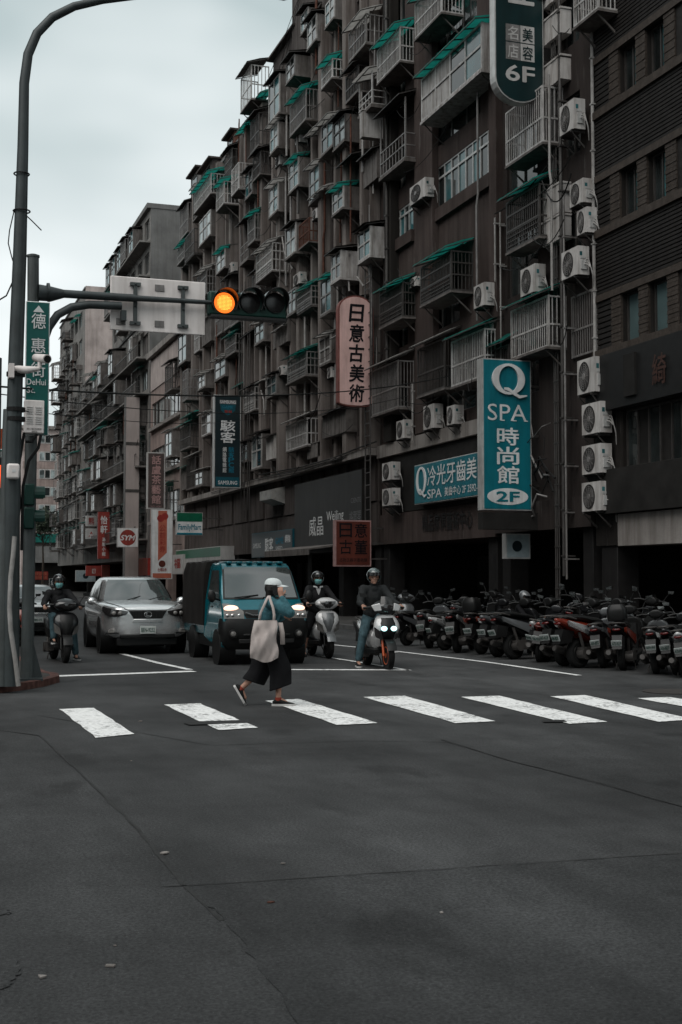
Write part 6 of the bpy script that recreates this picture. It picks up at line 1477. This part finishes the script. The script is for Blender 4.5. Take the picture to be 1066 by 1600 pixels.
    K('side_trim', accent, sp, 30, tl_)
    def seat():
        m = MB(); rows = []
        for y, w, z, h in ((.70,.06,.735,.03),(.78,.11,.755,.05),(.95,.145,.775,.06),(1.12,.15,.79,.055),(1.20,.15,.82,.06),(1.42,.13,.835,.055),(1.55,.09,.835,.04),(1.60,.04,.82,.02)):
            rows.append([(w*math.cos(a), y, z+h*math.sin(a)) for a in [2*math.pi*i/12 for i in range(12)]])
        m.loft(rows); return m
    obj('seat', scooter_mesh('seat', lambda: seat().mesh('seat', M['plastic'], 70)), t, sub=1)
    def eng():
        m = MB(); m.box(-.19,-.07,.92,1.38,.17,.34); m.box(-.08,.10,.86,1.12,.20,.40); m.cyl((-.20,1.30,.235),(-.06,1.30,.235),.10,n=16); m.tube([(-.12,1.28,.30),(-.13,1.38,.58)], .026, 8); m.tube([(.12,1.28,.30),(.13,1.38,.58)], .026, 8); return m
    K('engine', M['dark_metal'], eng, 40)
    def ex():
        m = MB(); m.tube([(.06,.95,.20),(.13,1.10,.20),(.165,1.25,.235)], .018, 8); m.tube([(.165,1.18,.225),(.17,1.24,.24),(.175,1.62,.33),(.175,1.66,.34)], [.035,.062,.062,.045], 12); return m
    K('exhaust', M['dark_metal'], ex)
    def rfen():
        m = MB(); m.hexa([(-.09,1.52,.42),(.09,1.52,.42),(.08,1.80,.40),(-.08,1.80,.40)], [(-.10,1.46,.60),(.10,1.46,.60),(.09,1.70,.64),(-.09,1.70,.64)]); return m
    K('rear_fender', M['plastic'], rfen, 30)
    def tll():
        m = MB(); m.ball((0,1.735,.735), (.075,.035,.030), 12, 8); return m
    K('tail_light', M['tail_red'], tll, 60)
    if plate: number_plate(t, (0, 1.80, .50), .18, .11, plate, 1, R(22), M['plate_dull'])
    q = scooter_mesh('rail', lambda: MB().tube([(-.12,1.42,.80),(-.13,1.62,.84),(-.08,1.74,.85),(.08,1.74,.85),(.13,1.62,.84),(.12,1.42,.80)], .014, 6).mesh('grab_rail', M['dark_metal'], 60)); obj('grab_rail', q, t)
    def stand():
        m = MB(); m.tube([(.08,.95,.24),(.16,.98,.10),(.17,1.0,.012)], .012, 6); m.tube([(-.08,.95,.24),(-.16,.98,.10),(-.17,1.0,.012)], .012, 6); return m
    K('stand', M['dark_metal'], stand)
    if box:
        q = MB(); rows = []
        for z, k in ((.88,.88),(.92,1.0),(1.05,1.02),(1.10,.98),(1.17,.72)): rows.append([(math.copysign(abs(math.cos(a))**.5, math.cos(a))*.165*k, 1.55+math.copysign(abs(math.sin(a))**.5, math.sin(a))*.16*k, z) for a in [2*math.pi*i/20 for i in range(20)]])
        q.loft(rows); q.build('top_box', M['plastic'], t, smooth=50)
    return t
M['sc_white'] = paint('sc_white', (0.50, 0.50, 0.50), 0.25, 0.1, 0.06, 1, 0, 1.5, .5)
M['sc_black'] = paint('sc_black', (0.007, 0.007, 0.008), 0.28, 0, 0.1, 1, 0, 1.45, .15)
M['sc_grey'] = paint('sc_grey', (0.12, 0.125, 0.13), 0.3, 0.3, 0.1, 1, 0, 1.5, .4)
M['sc_red'] = paint('sc_red', (0.20, 0.025, 0.012), 0.25, 0.1, 0.1, 1, 0, 1.5, .5)
M['sc_orange'] = paint('sc_orange', (0.42, 0.075, 0.02), 0.3, 0, 0.1, 1)
p = G(607, 1047); SCA = (p.x, p.y, 0); scooter('ridden_scooter', 'white and black scooter with cool twin lamps and orange wheel, ridden by the bare-faced man', SCA, R(-4), M['sc_white'], M['plastic'], 0, M['lamp_cool'], None, rim_m=M['sc_orange'], fork=M['sc_orange'], style=1, mirrors=True, sc=1.06)
p = G(514, 1029); SCB = (p.x, p.y, 0); scooter('ridden_scooter', 'white scooter with a V-shaped front shield beside the teal truck', SCB, R(-3), M['sc_white'], M['sc_grey'], 0, None, None, mirrors=False, sc=1.06)
p = G(102, 1036); SCC = (p.x, p.y, 0); scooter('ridden_scooter', 'black scooter ridden by the masked rider in front of the silver car', SCC, R(3), M['sc_black'], M['plastic'], R(2), None, None, rim_m=M['plastic'], sc=1.06)
row = [(640,1009,'sc_black',0,'dark scooter at the far end of the parked row'),(664,1013,'sc_grey',0,'grey scooter second in the parked row'),(690,1017,'sc_white',0,'pale-sided scooter standing third in the parked row'),(716,1020,'sc_black',0,'black scooter leaning beside the pale-sided one in the row'),
       (745,1023,'sc_black',1,'black scooter with a rear top box midway along the parked row'),(775,1027,'sc_grey',0,'grey scooter parked beside the bent-over person'),(838,1034,'sc_white',0,'white-tailed scooter next to the red one in the parked row'),(850,1036,'sc_red',0,'red-tailed scooter in the middle of the parked row'),
       (895,1040,'sc_black',0,'black scooter between the two red-tailed ones'),(928,1044,'sc_red',0,'second red-tailed scooter, between two black ones in the row'),(985,1049,'sc_black',1,'black scooter with a large top box near the row end'),(1018,1053,'sc_grey',0,'grey scooter just past the large top box'),
       (1046,1056,'sc_black',0,'black scooter last in the parked row in view'),(1075,1060,'sc_white',0,'pale scooter at the near end of the row'),(955,1045,'sc_grey',0,'low grey scooter before the large top box'),(808,1031,'sc_black',0,'black scooter beside the bent-over person')]
rq = random.Random(4)
for px, py, c, bx, lab in row:
    g = G(px, py); th = R(128 + rq.uniform(-26, 22)); off = Vector((-math.sin(th)*1.30, math.cos(th)*1.30, 0))
    scooter('parked_scooter', lab, (g.x-off.x+rq.uniform(-.12,.2), g.y-off.y+rq.uniform(-.1,.25), 0), th, M[c], M[rq.choice(['sc_white','sc_grey','sc_black','sc_red','silver'])], R(rq.choice([-9,4,7,9,11])*rq.uniform(.7,1.1)), None, '%s%d-%s' % (rq.choice('MNEA'), rq.randint(10,99), rq.choice(['KLP','BDT','MXA','JRE'])), bool(bx), slim=True, group='parked scooters along the kerb', style=rq.choice([0,1]), sc=rq.uniform(.93,1.12), mirrors=rq.random() > .1, front=M[rq.choice(['sc_black','sc_black','sc_grey','plastic'])])
for k in range(3):
    px = 700 + 120*k; g = G(px, 1009 + 14*k); th = R(140 + rq.uniform(-25, 25))
    scooter('parked_scooter', ['dark scooter standing on the pavement behind the pale-sided one','dark scooter standing on the pavement behind the bent-over person','dark scooter standing on the pavement behind the large top box'][k], (g.x+1.9, g.y+1.3, .13 if g.x+1.9 > KERB_X else 0), th, M[rq.choice(['sc_black','sc_black','sc_grey'])], M['plastic'], R(rq.choice([-7,6,9])), None, None, False, slim=True, group='parked scooters along the kerb', sc=rq.uniform(1.0,1.12), front=M['sc_black'], style=rq.choice([0,1]))
for px, py, c, lab in ((545,1003,'sc_black','black scooter parked behind the rider in the black jacket'),(575,1003,'sc_grey','grey scooter parked between the two riders'),(520,998,'sc_black','black scooter parked in the shade behind the truck')):
    g = G(px, py); th = R(-20 + rq.uniform(-15, 15)); scooter('parked_scooter', lab, (g.x+1.6, g.y+1.5, 0), th, M[c], M['sc_grey'], R(5), None, None, px == 545, group='parked scooters along the kerb', sc=1.05)
g = G(40, 1010); scooter('parked_scooter', 'dark scooter half hidden behind the grey traffic pole', (g.x-.1, g.y, 0), R(10), M['sc_black'], M['sc_red'], R(4), None, None, sc=1.0)
# ------------------------------------------------------------------ people
M['skin'] = paint('skin', (0.36, 0.20, 0.145), 0.55, 0, 0.12, 12)
M['jacket_black'] = paint('jacket_black', (0.014, 0.014, 0.015), 0.75, 0, 0.4, 9)
M['jacket_grey'] = paint('jacket_grey', (0.024, 0.026, 0.027), 0.8, 0, 0.4, 9)
M['denim'] = paint('denim', (0.055, 0.095, 0.11), 0.85, 0, 0.5, 10)
M['denim_jacket'] = paint('denim_jacket', (0.050, 0.135, 0.160), 0.85, 0, 0.55, 14)
M['mask'] = paint('mask', (0.20, 0.46, 0.46), 0.7, 0, 0.1, 9)
M['cap'] = paint('cap', (0.62, 0.66, 0.66), 0.8, 0, 0.12, 9)
M['canvas'] = paint('canvas', (0.44, 0.385, 0.365), 0.9, 0, 0.15, 7)
M['black_cloth'] = paint('black_cloth', (0.008, 0.008, 0.009), 0.85, 0, 0.4, 6)
M['shirt'] = paint('shirt', (0.42, 0.42, 0.42), 0.8, 0, 0.15, 6)
M['hair'] = paint('hair', (0.010, 0.009, 0.008), 0.5, 0, 0.3, 30)
M['helmet'] = paint('helmet', (0.012, 0.012, 0.013), 0.15, 0, 0.1, 3, 0, 1.6, .6)
M['helmet_pattern'] = paint('helmet_pattern', (0.10, 0.13, 0.13), 0.2, 0, 0.95, 26, 0, 1.6, .6)
M['shoe_black'] = paint('shoe_black', (0.012, 0.013, 0.013), 0.7, 0, 0.3, 12)
M['sole'] = paint('sole', (0.48, 0.47, 0.46), 0.7, 0, 0.2, 9)
M['sock'] = paint('sock', (0.24, 0.045, 0.03), 0.8)
def V(*a): return Vector(a)
def hand(m, wrist, fwd, palm_n, curl=1.0, thumb=1, s=1.0):
    """palm, four bent fingers of unequal length and a thumb leaving the side of the palm"""
    f = fwd.normalized(); n = (palm_n - f*palm_n.dot(f)).normalized(); sd_ = f.cross(n)*thumb
    c = wrist + f*.045*s
    for u in (-.028, -.010, .010, .028): m.capsule(wrist + sd_*u*.6*s + f*.01*s, wrist + f*.085*s + sd_*u*s, .016*s, .0135*s, 8)
    for u, L in ((.030,.068),(.010,.078),(-.010,.073),(-.029,.058)):
        a = wrist + f*.088*s + sd_*u*s; ang = R(38)*curl
        for k, q in enumerate((.45,.32,.23)):
            d = f*math.cos(ang) + n*math.sin(ang); b = a + d*L*q*s*1.1; m.capsule(a, b, (.0105-.0008*k)*s, (.0098-.0008*k)*s, 8); a = b; ang += R(48)*curl
    a = wrist + f*.03*s + sd_*.030*s; b = a + (f*.55 + sd_*.62 + n*.35).normalized()*.042*s; m.capsule(a, b, .0135*s, .012*s, 8)
    m.capsule(b, b + (f*.8 + sd_*.05 + n*.55*curl).normalized()*.034*s, .0115*s, .010*s, 8)
def head(m, c, fwd, up=None, s=1.0):
    up = up or V(0,0,1); f = fwd.normalized(); sd_ = f.cross(up).normalized(); rot = Matrix((sd_, f, up)).transposed()
    m.ball(c + up*.020*s, (.076*s,.094*s,.098*s), 16, 10, rot); m.ball(c + f*.022*s - up*.045*s, (.058*s,.066*s,.072*s), 14, 8, rot)
    m.ball(c + f*.062*s - up*.095*s, (.028*s,.024*s,.020*s), 10, 6, rot)                       # chin
    m.capsule(c + f*.090*s + up*.014*s, c + f*.106*s - up*.022*s, .010*s, .015*s, 8)             # nose
    m.ball(c + f*.078*s - up*.058*s, (.026*s,.014*s,.010*s), 10, 6, rot)                       # lips
    for k in (-1, 1): m.ball(c + sd_*.078*s*k - f*.006*s - up*.006*s, (.012*s,.022*s,.034*s), 8, 6, rot); m.ball(c + f*.078*s + sd_*.033*s*k + up*.030*s, (.022*s,.012*s,.008*s), 8, 6, rot)
    return rot
def eyes(parent, c, rot, s=1.0):
    for k in (-1, 1):
        q = MB(); q.ball(c + rot @ V(.031*k*s, .084*s, .012*s), (.012*s,.008*s,.006*s), 10, 6, rot); q.build('eye', M['ink'], parent, smooth=60)
        q = MB(); q.tube([c + rot @ V(.015*k*s,.094*s,.034*s), c + rot @ V(.034*k*s,.090*s,.038*s), c + rot @ V(.050*k*s,.078*s,.032*s)], .005*s, 5); q.build('eyebrow', M['hair'], parent, smooth=60)
def face_mask(parent, c, rot, s=1.0):
    q = MB(); rows = []
    for z, w, f in ((.002,.060,.098),(-.016,.066,.122),(-.040,.066,.118),(-.066,.060,.102),(-.092,.050,.088),(-.112,.030,.070)):
        rows.append([c + rot @ V(math.sin(R(a))*w*1.12*s, (f*math.cos(R(a*.78)) - (0 if abs(a) < 80 else .0))*s, z*s) for a in (-95,-70,-45,-20,0,20,45,70,95)])
    q.loft(rows, closed=False, caps=False); q.build('face_mask', M['mask'], parent, smooth=70)
    q = MB()
    for k in (-1, 1): q.tube([c + rot @ V(.064*k*s,.03*s,-.01*s), c + rot @ V(.078*k*s,.0,.01*s), c + rot @ V(.08*k*s,-.02*s,-.02*s)], .003*s, 4)
    q.build('mask_loop', M['mask'], parent)
def helmet(parent, c, rot, mat, s=1.0, visor=True):
    q = MB(); nu, nv = 30, 18; rr2 = []; ids = {}
    def shp(t, a, k):
        x, y, z = math.sin(t)*math.cos(a), math.sin(t)*math.sin(a), math.cos(t); return c + rot @ V(x*.128*k*s, (y*.150*k-.006)*s, (z*.140*k+.030)*s)
    for k in (1.0, .90):
        for i in range(nv+1):
            for j in range(nu):
                ids[(k,i,j)] = len(q.v); q.v.append(tuple(shp(math.pi*.80*i/nv, 2*math.pi*j/nu, k)))
    def open_(i, j):
        t = math.pi*.80*(i+.5)/nv; a = 2*math.pi*(j+.5)/nu; y = math.sin(a); return t > R(74) and y > .30
    for k in (1.0, .90):
        for i in range(nv):
            for j in range(nu):
                if open_(i, j): continue
                f = (ids[(k,i,j)], ids[(k,i,(j+1)%nu)], ids[(k,i+1,(j+1)%nu)], ids[(k,i+1,j)]); q.f.append(f if k == 1.0 else f[::-1])
    for i in range(nv):
        for j in range(nu):
            if open_(i, j): continue
            for (di, dj, e0, e1) in ((1,0,(i+1,j),(i+1,j+1)),(-1,0,(i,j),(i,j+1)),(0,1,(i,j+1),(i+1,j+1)),(0,-1,(i,j),(i+1,j))):
                ii, jj = i+di, (j+dj) % nu
                if ii < 0: continue
                if ii >= nv or open_(ii, jj): q.f.append((ids[(1.0,e0[0],e0[1]%nu)], ids[(1.0,e1[0],e1[1]%nu)], ids[(.90,e1[0],e1[1]%nu)], ids[(.90,e0[0],e0[1]%nu)]))
    h = q.build('helmet', mat, parent, smooth=50)
    if visor:
        q = MB(); rows = []
        for e, k in ((24,1.04),(38,1.07),(46,1.10)):
            rows.append([shp(R(90-e+20), R(90+a), k) for a in (-72,-48,-24,0,24,48,72)])
        q.loft(rows, closed=False, caps=False); q.build('visor', M['lens_dark'], h, smooth=60)
    q = MB()
    for k in (-1, 1): q.tube([c + rot @ V(.105*k*s, .01*s, -.04*s), c + rot @ V(.075*k*s, .05*s, -.115*s), c + rot @ V(0, .062*s, -.128*s)], .006*s, 5)
    q.build('chin_strap', M['black_cloth'], h)
def shoe(parent, heel, fwd, mat, up=None, s=1.0, sole=True):
    f = fwd.normalized(); up = up or V(0,0,1); up = (up - f*up.dot(f)).normalized(); sd_ = f.cross(up)
    q = MB(); rows = []
    for d, w, h in ((-.035,.030,.060),(0,.040,.085),(.06,.043,.092),(.11,.045,.070),(.16,.048,.052),(.21,.044,.042),(.245,.028,.030)):
        rows.append([heel + f*d*s + sd_*w*math.cos(a)*s + up*(.022 + (h-.022)*(.5+.5*math.sin(a)) )*s for a in [2*math.pi*i/12 for i in range(12)]])
    q.loft(rows); o = q.build('shoe', mat, parent, smooth=70)
    if sole:
        q = MB(); rows = []
        for z in (0, .028): rows.append([heel + f*d*s + sd_*w*k*s + up*z*s for d, w, k in [(-.045,.02,1),(-.02,.042,1),(.06,.044,1),(.16,.052,1),(.22,.046,1),(.255,.02,1),(.255,.02,-1),(.22,.046,-1),(.16,.052,-1),(.06,.044,-1),(-.02,.042,-1),(-.045,.02,-1)]])
        q.loft(rows); q.build('sole', M['sole'] if sole is True else sole, o)
    return o
def rider(label, base, rz, jk, tr, shoe_m, hel, masked, look, foot_l, foot_r, shirt=None, sc=1.06, lean_f=0.0, bare=False, shz=1.36):
    """seated figure in a scooter's own frame: front towards -y"""
    t = thing('person', label, 'person', base, rz); t.scale = (sc, sc, sc)
    hip = {k: V(.085*k, .98, .86) for k in (-1, 1)}; knee = {}; ank = {}
    for k, ft in ((-1, foot_l), (1, foot_r)):
        if ft == 'board': knee[k] = V(.15*k, .55, .84); ank[k] = V(.14*k, .50, .43)
        else: knee[k] = V(.26*k, .66, .56); ank[k] = V(.33*k, .72, .10)
    sh = {k: V(.185*k, .90-lean_f, shz) for k in (-1, 1)}; chest = V(0, .92-lean_f*.8, shz-.14); neck = V(0, .885-lean_f, shz+.07)
    el = {k: V(.315*k, .66-lean_f*.6, 1.12) for k in (-1, 1)}; wr = {k: V(.335*k, .395, 1.085) for k in (-1, 1)}
    hc = V(0, .865-lean_f*1.15, shz+.205); lk = look.normalized()
    m = MB(); rot = head(m, hc, lk); m.capsule(neck - V(0,0,.05), hc - V(0,-.01,.07), .058, .055)
    m.ball(chest, (.165,.105,.21), 16, 10); m.ball(V(0,.98,.90), (.155,.115,.13), 14, 8); m.capsule(V(0,.95,1.0), chest, .12, .12)
    for k in (-1, 1):
        m.capsule(chest + V(.08*k,0,.12), sh[k], .07, .055); m.capsule(sh[k], el[k], .050, .040); m.capsule(el[k], wr[k], .040, .028)
        m.capsule(hip[k], knee[k], .080, .058); m.capsule(knee[k], ank[k], .056, .036); m.capsule(ank[k], ank[k] + V(0,-.10,-.04), .034, .028)
        hand(m, wr[k], (V(.345*k,.27,1.055) - wr[k]), V(0,-.25,-1), 1.25, -k)
    body = remesh(m, 'body', M['skin'], .0085, 3, t)
    eyes(body, hc, rot)
    m = MB(); m.ball(chest, (.190,.130,.225), 16, 10); m.ball(V(0,.96,.96), (.178,.140,.16), 14, 8); m.capsule(V(0,.95,1.0), chest, .145, .15); m.capsule(neck - V(0,0,.07), neck + V(0,.0,-.005), .095, .075)
    for k in (-1, 1):
        m.capsule(chest + V(.08*k,0,.11), sh[k], .095, .080); m.capsule(sh[k], el[k], .076, .062); m.capsule(el[k], wr[k].lerp(el[k], .08), .062, .044)
        a = sh[k].lerp(el[k], .55); m.ball(a + V(.015*k,0,-.01), (.072,.07,.06), 10, 6)
        for q_ in (.2,.45,.7): b = el[k].lerp(wr[k], q_); m.ball(b, (.060-.012*q_,)*3, 10, 6)
    jo = remesh(m, 'jacket', jk, .012, 3, t)
    if shirt:
        q = MB(); f0 = chest + V(0,-.128,0); rows = [[f0 + V(-.055,.012,.165), f0 + V(0,-.002,.15), f0 + V(.055,.012,.165)], [f0 + V(-.035,.0,.10), f0 + V(0,-.006,.09), f0 + V(.035,0,.10)], [f0 + V(-.006,-.006,.02), f0 + V(0,-.010,.01), f0 + V(.006,-.006,.02)]]
        q.loft(rows, closed=False, caps=False); q.build('shirt', shirt, t, smooth=60)
        q = MB()
        for k in (-1, 1): q.hexa([f0+V(.02*k,-.004,.155), f0+V(.10*k,.03,.175), f0+V(.10*k,.06,.20), f0+V(.03*k,.04,.19)], [f0+V(.02*k,-.012,.162), f0+V(.10*k,.022,.185), f0+V(.10*k,.055,.21), f0+V(.03*k,.03,.20)])
        q.build('collar', shirt, t)
    m = MB(); m.ball(V(0,.985,.88), (.172,.135,.12), 14, 8)
    for k in (-1, 1):
        end = ank[k].lerp(knee[k], .12 if not bare else .72)
        m.capsule(hip[k], knee[k], .100, .082); m.capsule(knee[k], end, .080, .066)
        for q_ in (.3,.6,.85): b = knee[k].lerp(end, q_); m.ball(b + V(0,.008*(-1)**int(q_*10),0), (.076-.008*q_,)*3, 10, 6)
    remesh(m, 'trousers', tr, .012, 3, t)
    for k in (-1, 1): shoe(t, V(ank[k].x, ank[k].y+.03, max(ank[k].z-.085, .008) if ank[k].z > .2 else .006), V(.12*k,-1,0), shoe_m, sole=M['sole'] if not bare else M['black'])
    helmet(t, hc, rot, hel)
    if masked: face_mask(t, hc, rot)
    return t
rider('bare-faced man in a dark jacket, jeans and patterned helmet on the white scooter', SCA, R(-4), M['jacket_grey'], M['denim'], M['shoe_black'], M['helmet_pattern'], False, V(-.10,-1,-.06), 'down', 'board')
rider('masked rider in a black jacket with a pale shirt collar on the V-fronted white scooter', SCB, R(-3), M['jacket_black'], M['black_cloth'], M['shoe_black'], M['helmet'], True, V(.05,-1,-.02), 'down', 'board', M['shirt'], 1.04, 0, True)
rider('masked rider in a black jacket and jeans on the black scooter, foot down', SCC, R(3), M['jacket_black'], M['denim'], M['shoe_black'], M['helmet'], True, V(0,-1,-.04), 'board', 'down', None, 1.02, .05, False, 1.32)
g = G(838, 1026); rider('person in dark clothes and pale half helmet bent over among the parked scooters', (g.x+.6, g.y+.4, -.22), R(38), M['black_cloth'], M['black_cloth'], M['shoe_black'], M['sc_grey'], True, V(-.2,-1,-.35), 'down', 'down', None, .95, .18, False, 1.30)

# ------------------------------------------------------------------ woman walking across, facing +x
wp0 = G(415, 1103)
wm = thing('person', 'woman in a pale cap, mask and denim jacket striding over the crossing with a phone', 'person', (wp0.x, wp0.y, 0), R(-15))
# hips and legs: near side is -y
hipR, hipL = V(.0,-.085,.87), V(.0,.085,.87)
kneeF, ankF = V(.17,-.08,.48), V(.165,-.08,.095)          # leading leg
kneeB, ankB = V(-.06,.09,.46), V(-.315,.09,.215)           # trailing leg
chest, neck, hc = V(.045,0,1.20), V(.065,0,1.39), V(.105,0,1.515)
shR, shL = V(.05,-.165,1.335), V(.04,.165,1.335); elR, wrR = V(.305,-.215,1.205), V(.195,-.155,1.405); elL, wrL = V(.05,.215,1.08), V(.245,.075,1.145)
m = MB(); rot = head(m, hc, V(1,-.12,-.06), s=.94); m.capsule(neck - V(.01,0,.05), hc - V(.02,0,.06), .050, .048)
m.ball(chest, (.10,.150,.19), 16, 10); m.ball(V(0,0,.92), (.11,.15,.13), 14, 8); m.capsule(V(.01,0,1.0), chest, .10, .10)
for s_, e_, w_ in ((shR,elR,wrR),(shL,elL,wrL)): m.capsule(chest + V(0,s_.y*.5,.12), s_, .065, .048); m.capsule(s_, e_, .045, .038); m.capsule(e_, w_, .038, .025)
for h_, k_, a_ in ((hipR,kneeF,ankF),(hipL,kneeB,ankB)): m.capsule(h_, k_, .078, .054); m.capsule(k_, a_, .052, .034)
m.capsule(ankF, ankF + V(.10,0,-.045), .032, .026); m.capsule(ankB, ankB + V(.05,0,-.12), .032, .026)
hand(m, wrR, V(-.10,.01,.95), V(.1,1,0), .75, -1, .95); hand(m, wrL, V(.9,-.25,.25), V(.1,-.9,-.3), 1.35, 1, .95)
wb = remesh(m, 'body', M['skin'], .008, 3, wm)
eyes(wb, hc, rot, .94); face_mask(wm, hc, rot, .94)
m = MB(); m.ball(hc + V(-.035,0,.0), (.088,.088,.095), 16, 10); m.capsule(hc + V(-.045,-.03,-.02), neck + V(-.03,-.02,.0), .062, .045); m.capsule(hc + V(-.045,.03,-.02), neck + V(-.03,.02,.0), .062, .045); m.capsule(hc + V(.0,-.076,.02), hc + V(-.005,-.07,-.075), .026, .018)
remesh(m, 'hair', M['hair'], .008, 2, wm)
# cap with a curved peak
q = MB(); rows = []
for t_ in range(0, 8):
    a = R(t_*12.5); rows.append([hc + rot @ V(math.cos(b)*.098*math.cos(a)**.8, math.sin(b)*.116*math.cos(a)**.8-.008, .046+.088*math.sin(a)) for b in [2*math.pi*i/20 for i in range(20)]])
q.loft(rows); cp_ = q.build('cap', M['cap'], wm, smooth=60)
q = MB(); rows = []
for d in (0, .035, .07, .105): rows.append([hc + rot @ V(math.sin(R(a))*(.088-d*.25), (.088*math.cos(R(a)) + d*(1.0 - .25*(a/80)**2))+.005, .055 - d*.16 - .028*(abs(a)/80)**2) for a in (-80,-55,-28,0,28,55,80)])
q.loft(rows, closed=False, caps=False); pk = q.build('cap_peak', M['cap'], cp_, smooth=60); so = pk.modifiers.new('s', 'SOLIDIFY'); so.thickness = .006
m = MB(); m.ball(chest, (.145,.180,.205), 16, 10); m.ball(V(.025,0,1.02), (.150,.170,.13), 14, 8); m.capsule(V(.01,0,.98), chest, .135, .13); m.capsule(neck - V(.01,0,.07), neck, .085, .068)
for s_, e_, w_ in ((shR,elR,wrR),(shL,elL,wrL)):
    m.capsule(chest + V(0,s_.y*.5,.11), s_, .088, .070); m.capsule(s_, e_, .078, .070); m.capsule(e_, w_.lerp(e_, .12), .068, .044)
    for q_ in (.15,.4,.65): m.ball(e_.lerp(w_, q_) + V(.006*(-1)**int(q_*10),0,0), (.060-.016*q_,)*3, 10, 6); m.ball(s_.lerp(e_, q_+.2), (.067,)*3, 10, 6)
jk_ = remesh(m, 'jacket', M['denim_jacket'], .010, 2, wm)
# wide cropped trousers
def culotte(h_, k_, a_, r0, r1, r2):
    rows = []; end = k_.lerp(a_, .62)
    for i in range(9):
        u = i/8; c_ = h_.lerp(k_, u/.55) if u < .55 else k_.lerp(end, (u-.55)/.45); rr3 = r0 + (r2-r0)*u; tz = -.25*u*(k_.x-a_.x)
        rows.append([c_ + V(math.cos(b)*rr3*(1.12+.07*math.sin(3*b+i*.4)), math.sin(b)*rr3*.80*(1+.06*math.cos(4*b)), .05*math.cos(b)*u*(1 if a_.x > 0 else -1)) for b in [2*math.pi*j/18 for j in range(18)]])
    return rows
m = MB()
for h_, k_, a_ in ((V(.01,-.075,.93),kneeF+V(.015,0,0),ankF+V(.03,0,0)),(V(.0,.075,.93),kneeB+V(-.01,0,0),ankB+V(.10,0,-.01))): m.loft(culotte(h_, k_, a_, .122, .13, .128))
m.ball(V(.005,0,.94), (.145,.175,.13), 14, 8)
remesh(m, 'trousers', M['black_cloth'], .011, 2, wm)
for a_, f_, up_ in ((ankF, V(1,-.05,0), None), (ankB, V(.52,0,-.85), V(.85,0,.52))):
    q = MB(); d_ = (kneeF-ankF if a_ is ankF else kneeB-ankB).normalized(); q.tube([a_ - d_*.02, a_ + d_*.022], [.044,.042], 12); q.build('sock', M['sock'], wm, smooth=60)
shoe(wm, V(.125,-.08,.006), V(1,-.05,0), M['shoe_black'], None, 1.02); shoe(wm, V(-.395,.09,.215), V(.50,0,-.86), M['shoe_black'], V(.86,0,.50), 1.0)
# phone and canvas tote are things of their own
ph = thing('phone', 'dark phone pressed to the ear of the walking woman', 'phone', (wp0.x, wp0.y, 0), R(-15)); q = MB(); c0 = hc + V(.02,-.108,-.03); q.hexa([c0+V(-.02,-.004,-.07),c0+V(.05,-.004,-.05),c0+V(.05,.004,-.05),c0+V(-.02,.004,-.07)], [c0+V(-.055,-.004,.06),c0+V(.012,-.004,.08),c0+V(.012,.004,.08),c0+V(-.055,.004,.06)]); q.build('case', M['lens_dark'], ph, bevel=.003)
tb = thing('tote_bag', 'large pale canvas tote bag hanging from the shoulder of the walking woman', 'bag', (wp0.x, wp0.y, 0), R(-15))
q = MB(); nx, nz = 16, 16; rows = []
for side in (0, 1):
    g_ = []
    for j in range(nz+1):
        v = j/nz; w0, w1 = -.20 + .055*v - .02*math.sin(v*3.1), .155 - .02*v + .012*math.sin(v*9); z = .640 - .02*(1-v) + (1.110-.640)*v; r_ = []
        for i in range(nx+1):
            u = i/nx; bulge = math.sin(math.pi*u)**.6 * (math.sin(math.pi*min(1, (1-v)*.85+.12))**.7)*.085
            wr_ = .017*math.sin(u*13+v*5) + .014*math.sin(u*6-v*10) + .010*math.sin(u*22-v*14)*(1-v)
            r_.append(V(w0+(w1-w0)*u, -.255 + (-1 if side == 0 else 1)*(bulge+.008) + (wr_ if side == 0 else 0), z + .016*math.sin(u*6.3+1)*(1-v) - .03*math.sin(math.pi*u)*(1-v)))
        g_.append(r_)
    q.loft(g_, closed=False, caps=False)
n1 = (nx+1); tot = (nx+1)*(nz+1)
for j in range(nz):
    for i in (0, nx): a = j*n1+i; q.f.append((a, a+n1, a+n1+tot, a+tot))
for i in range(nx): q.f.append((i, i+1, i+1+tot, i+tot))
q.build('pouch', M['canvas'], tb, smooth=70)
def strap(pts, w=.017):
    q = MB(); L = [V(*p) + V(-w,0,0) for p in pts]; Rr = [V(*p) + V(w,0,0) for p in pts]; q.loft([L, Rr], closed=False, caps=False); o = q.build('strap', M['canvas'], tb, smooth=60); s_ = o.modifiers.new('s', 'SOLIDIFY'); s_.thickness = .006
strap([(-.09,-.27,1.06),(-.07,-.262,1.20),(-.025,-.250,1.30),(.015,-.225,1.385),(.04,-.175,1.418),(.03,-.10,1.41)]); strap([(.10,-.27,1.06),(.105,-.275,1.18),(.09,-.26,1.27),(.05,-.225,1.385),(.045,-.175,1.42)])
strap([(.215,-.20,.80),(.21,-.215,.95),(.185,-.22,1.08)], .03)
bpy.data.scenes.remove(TMP)
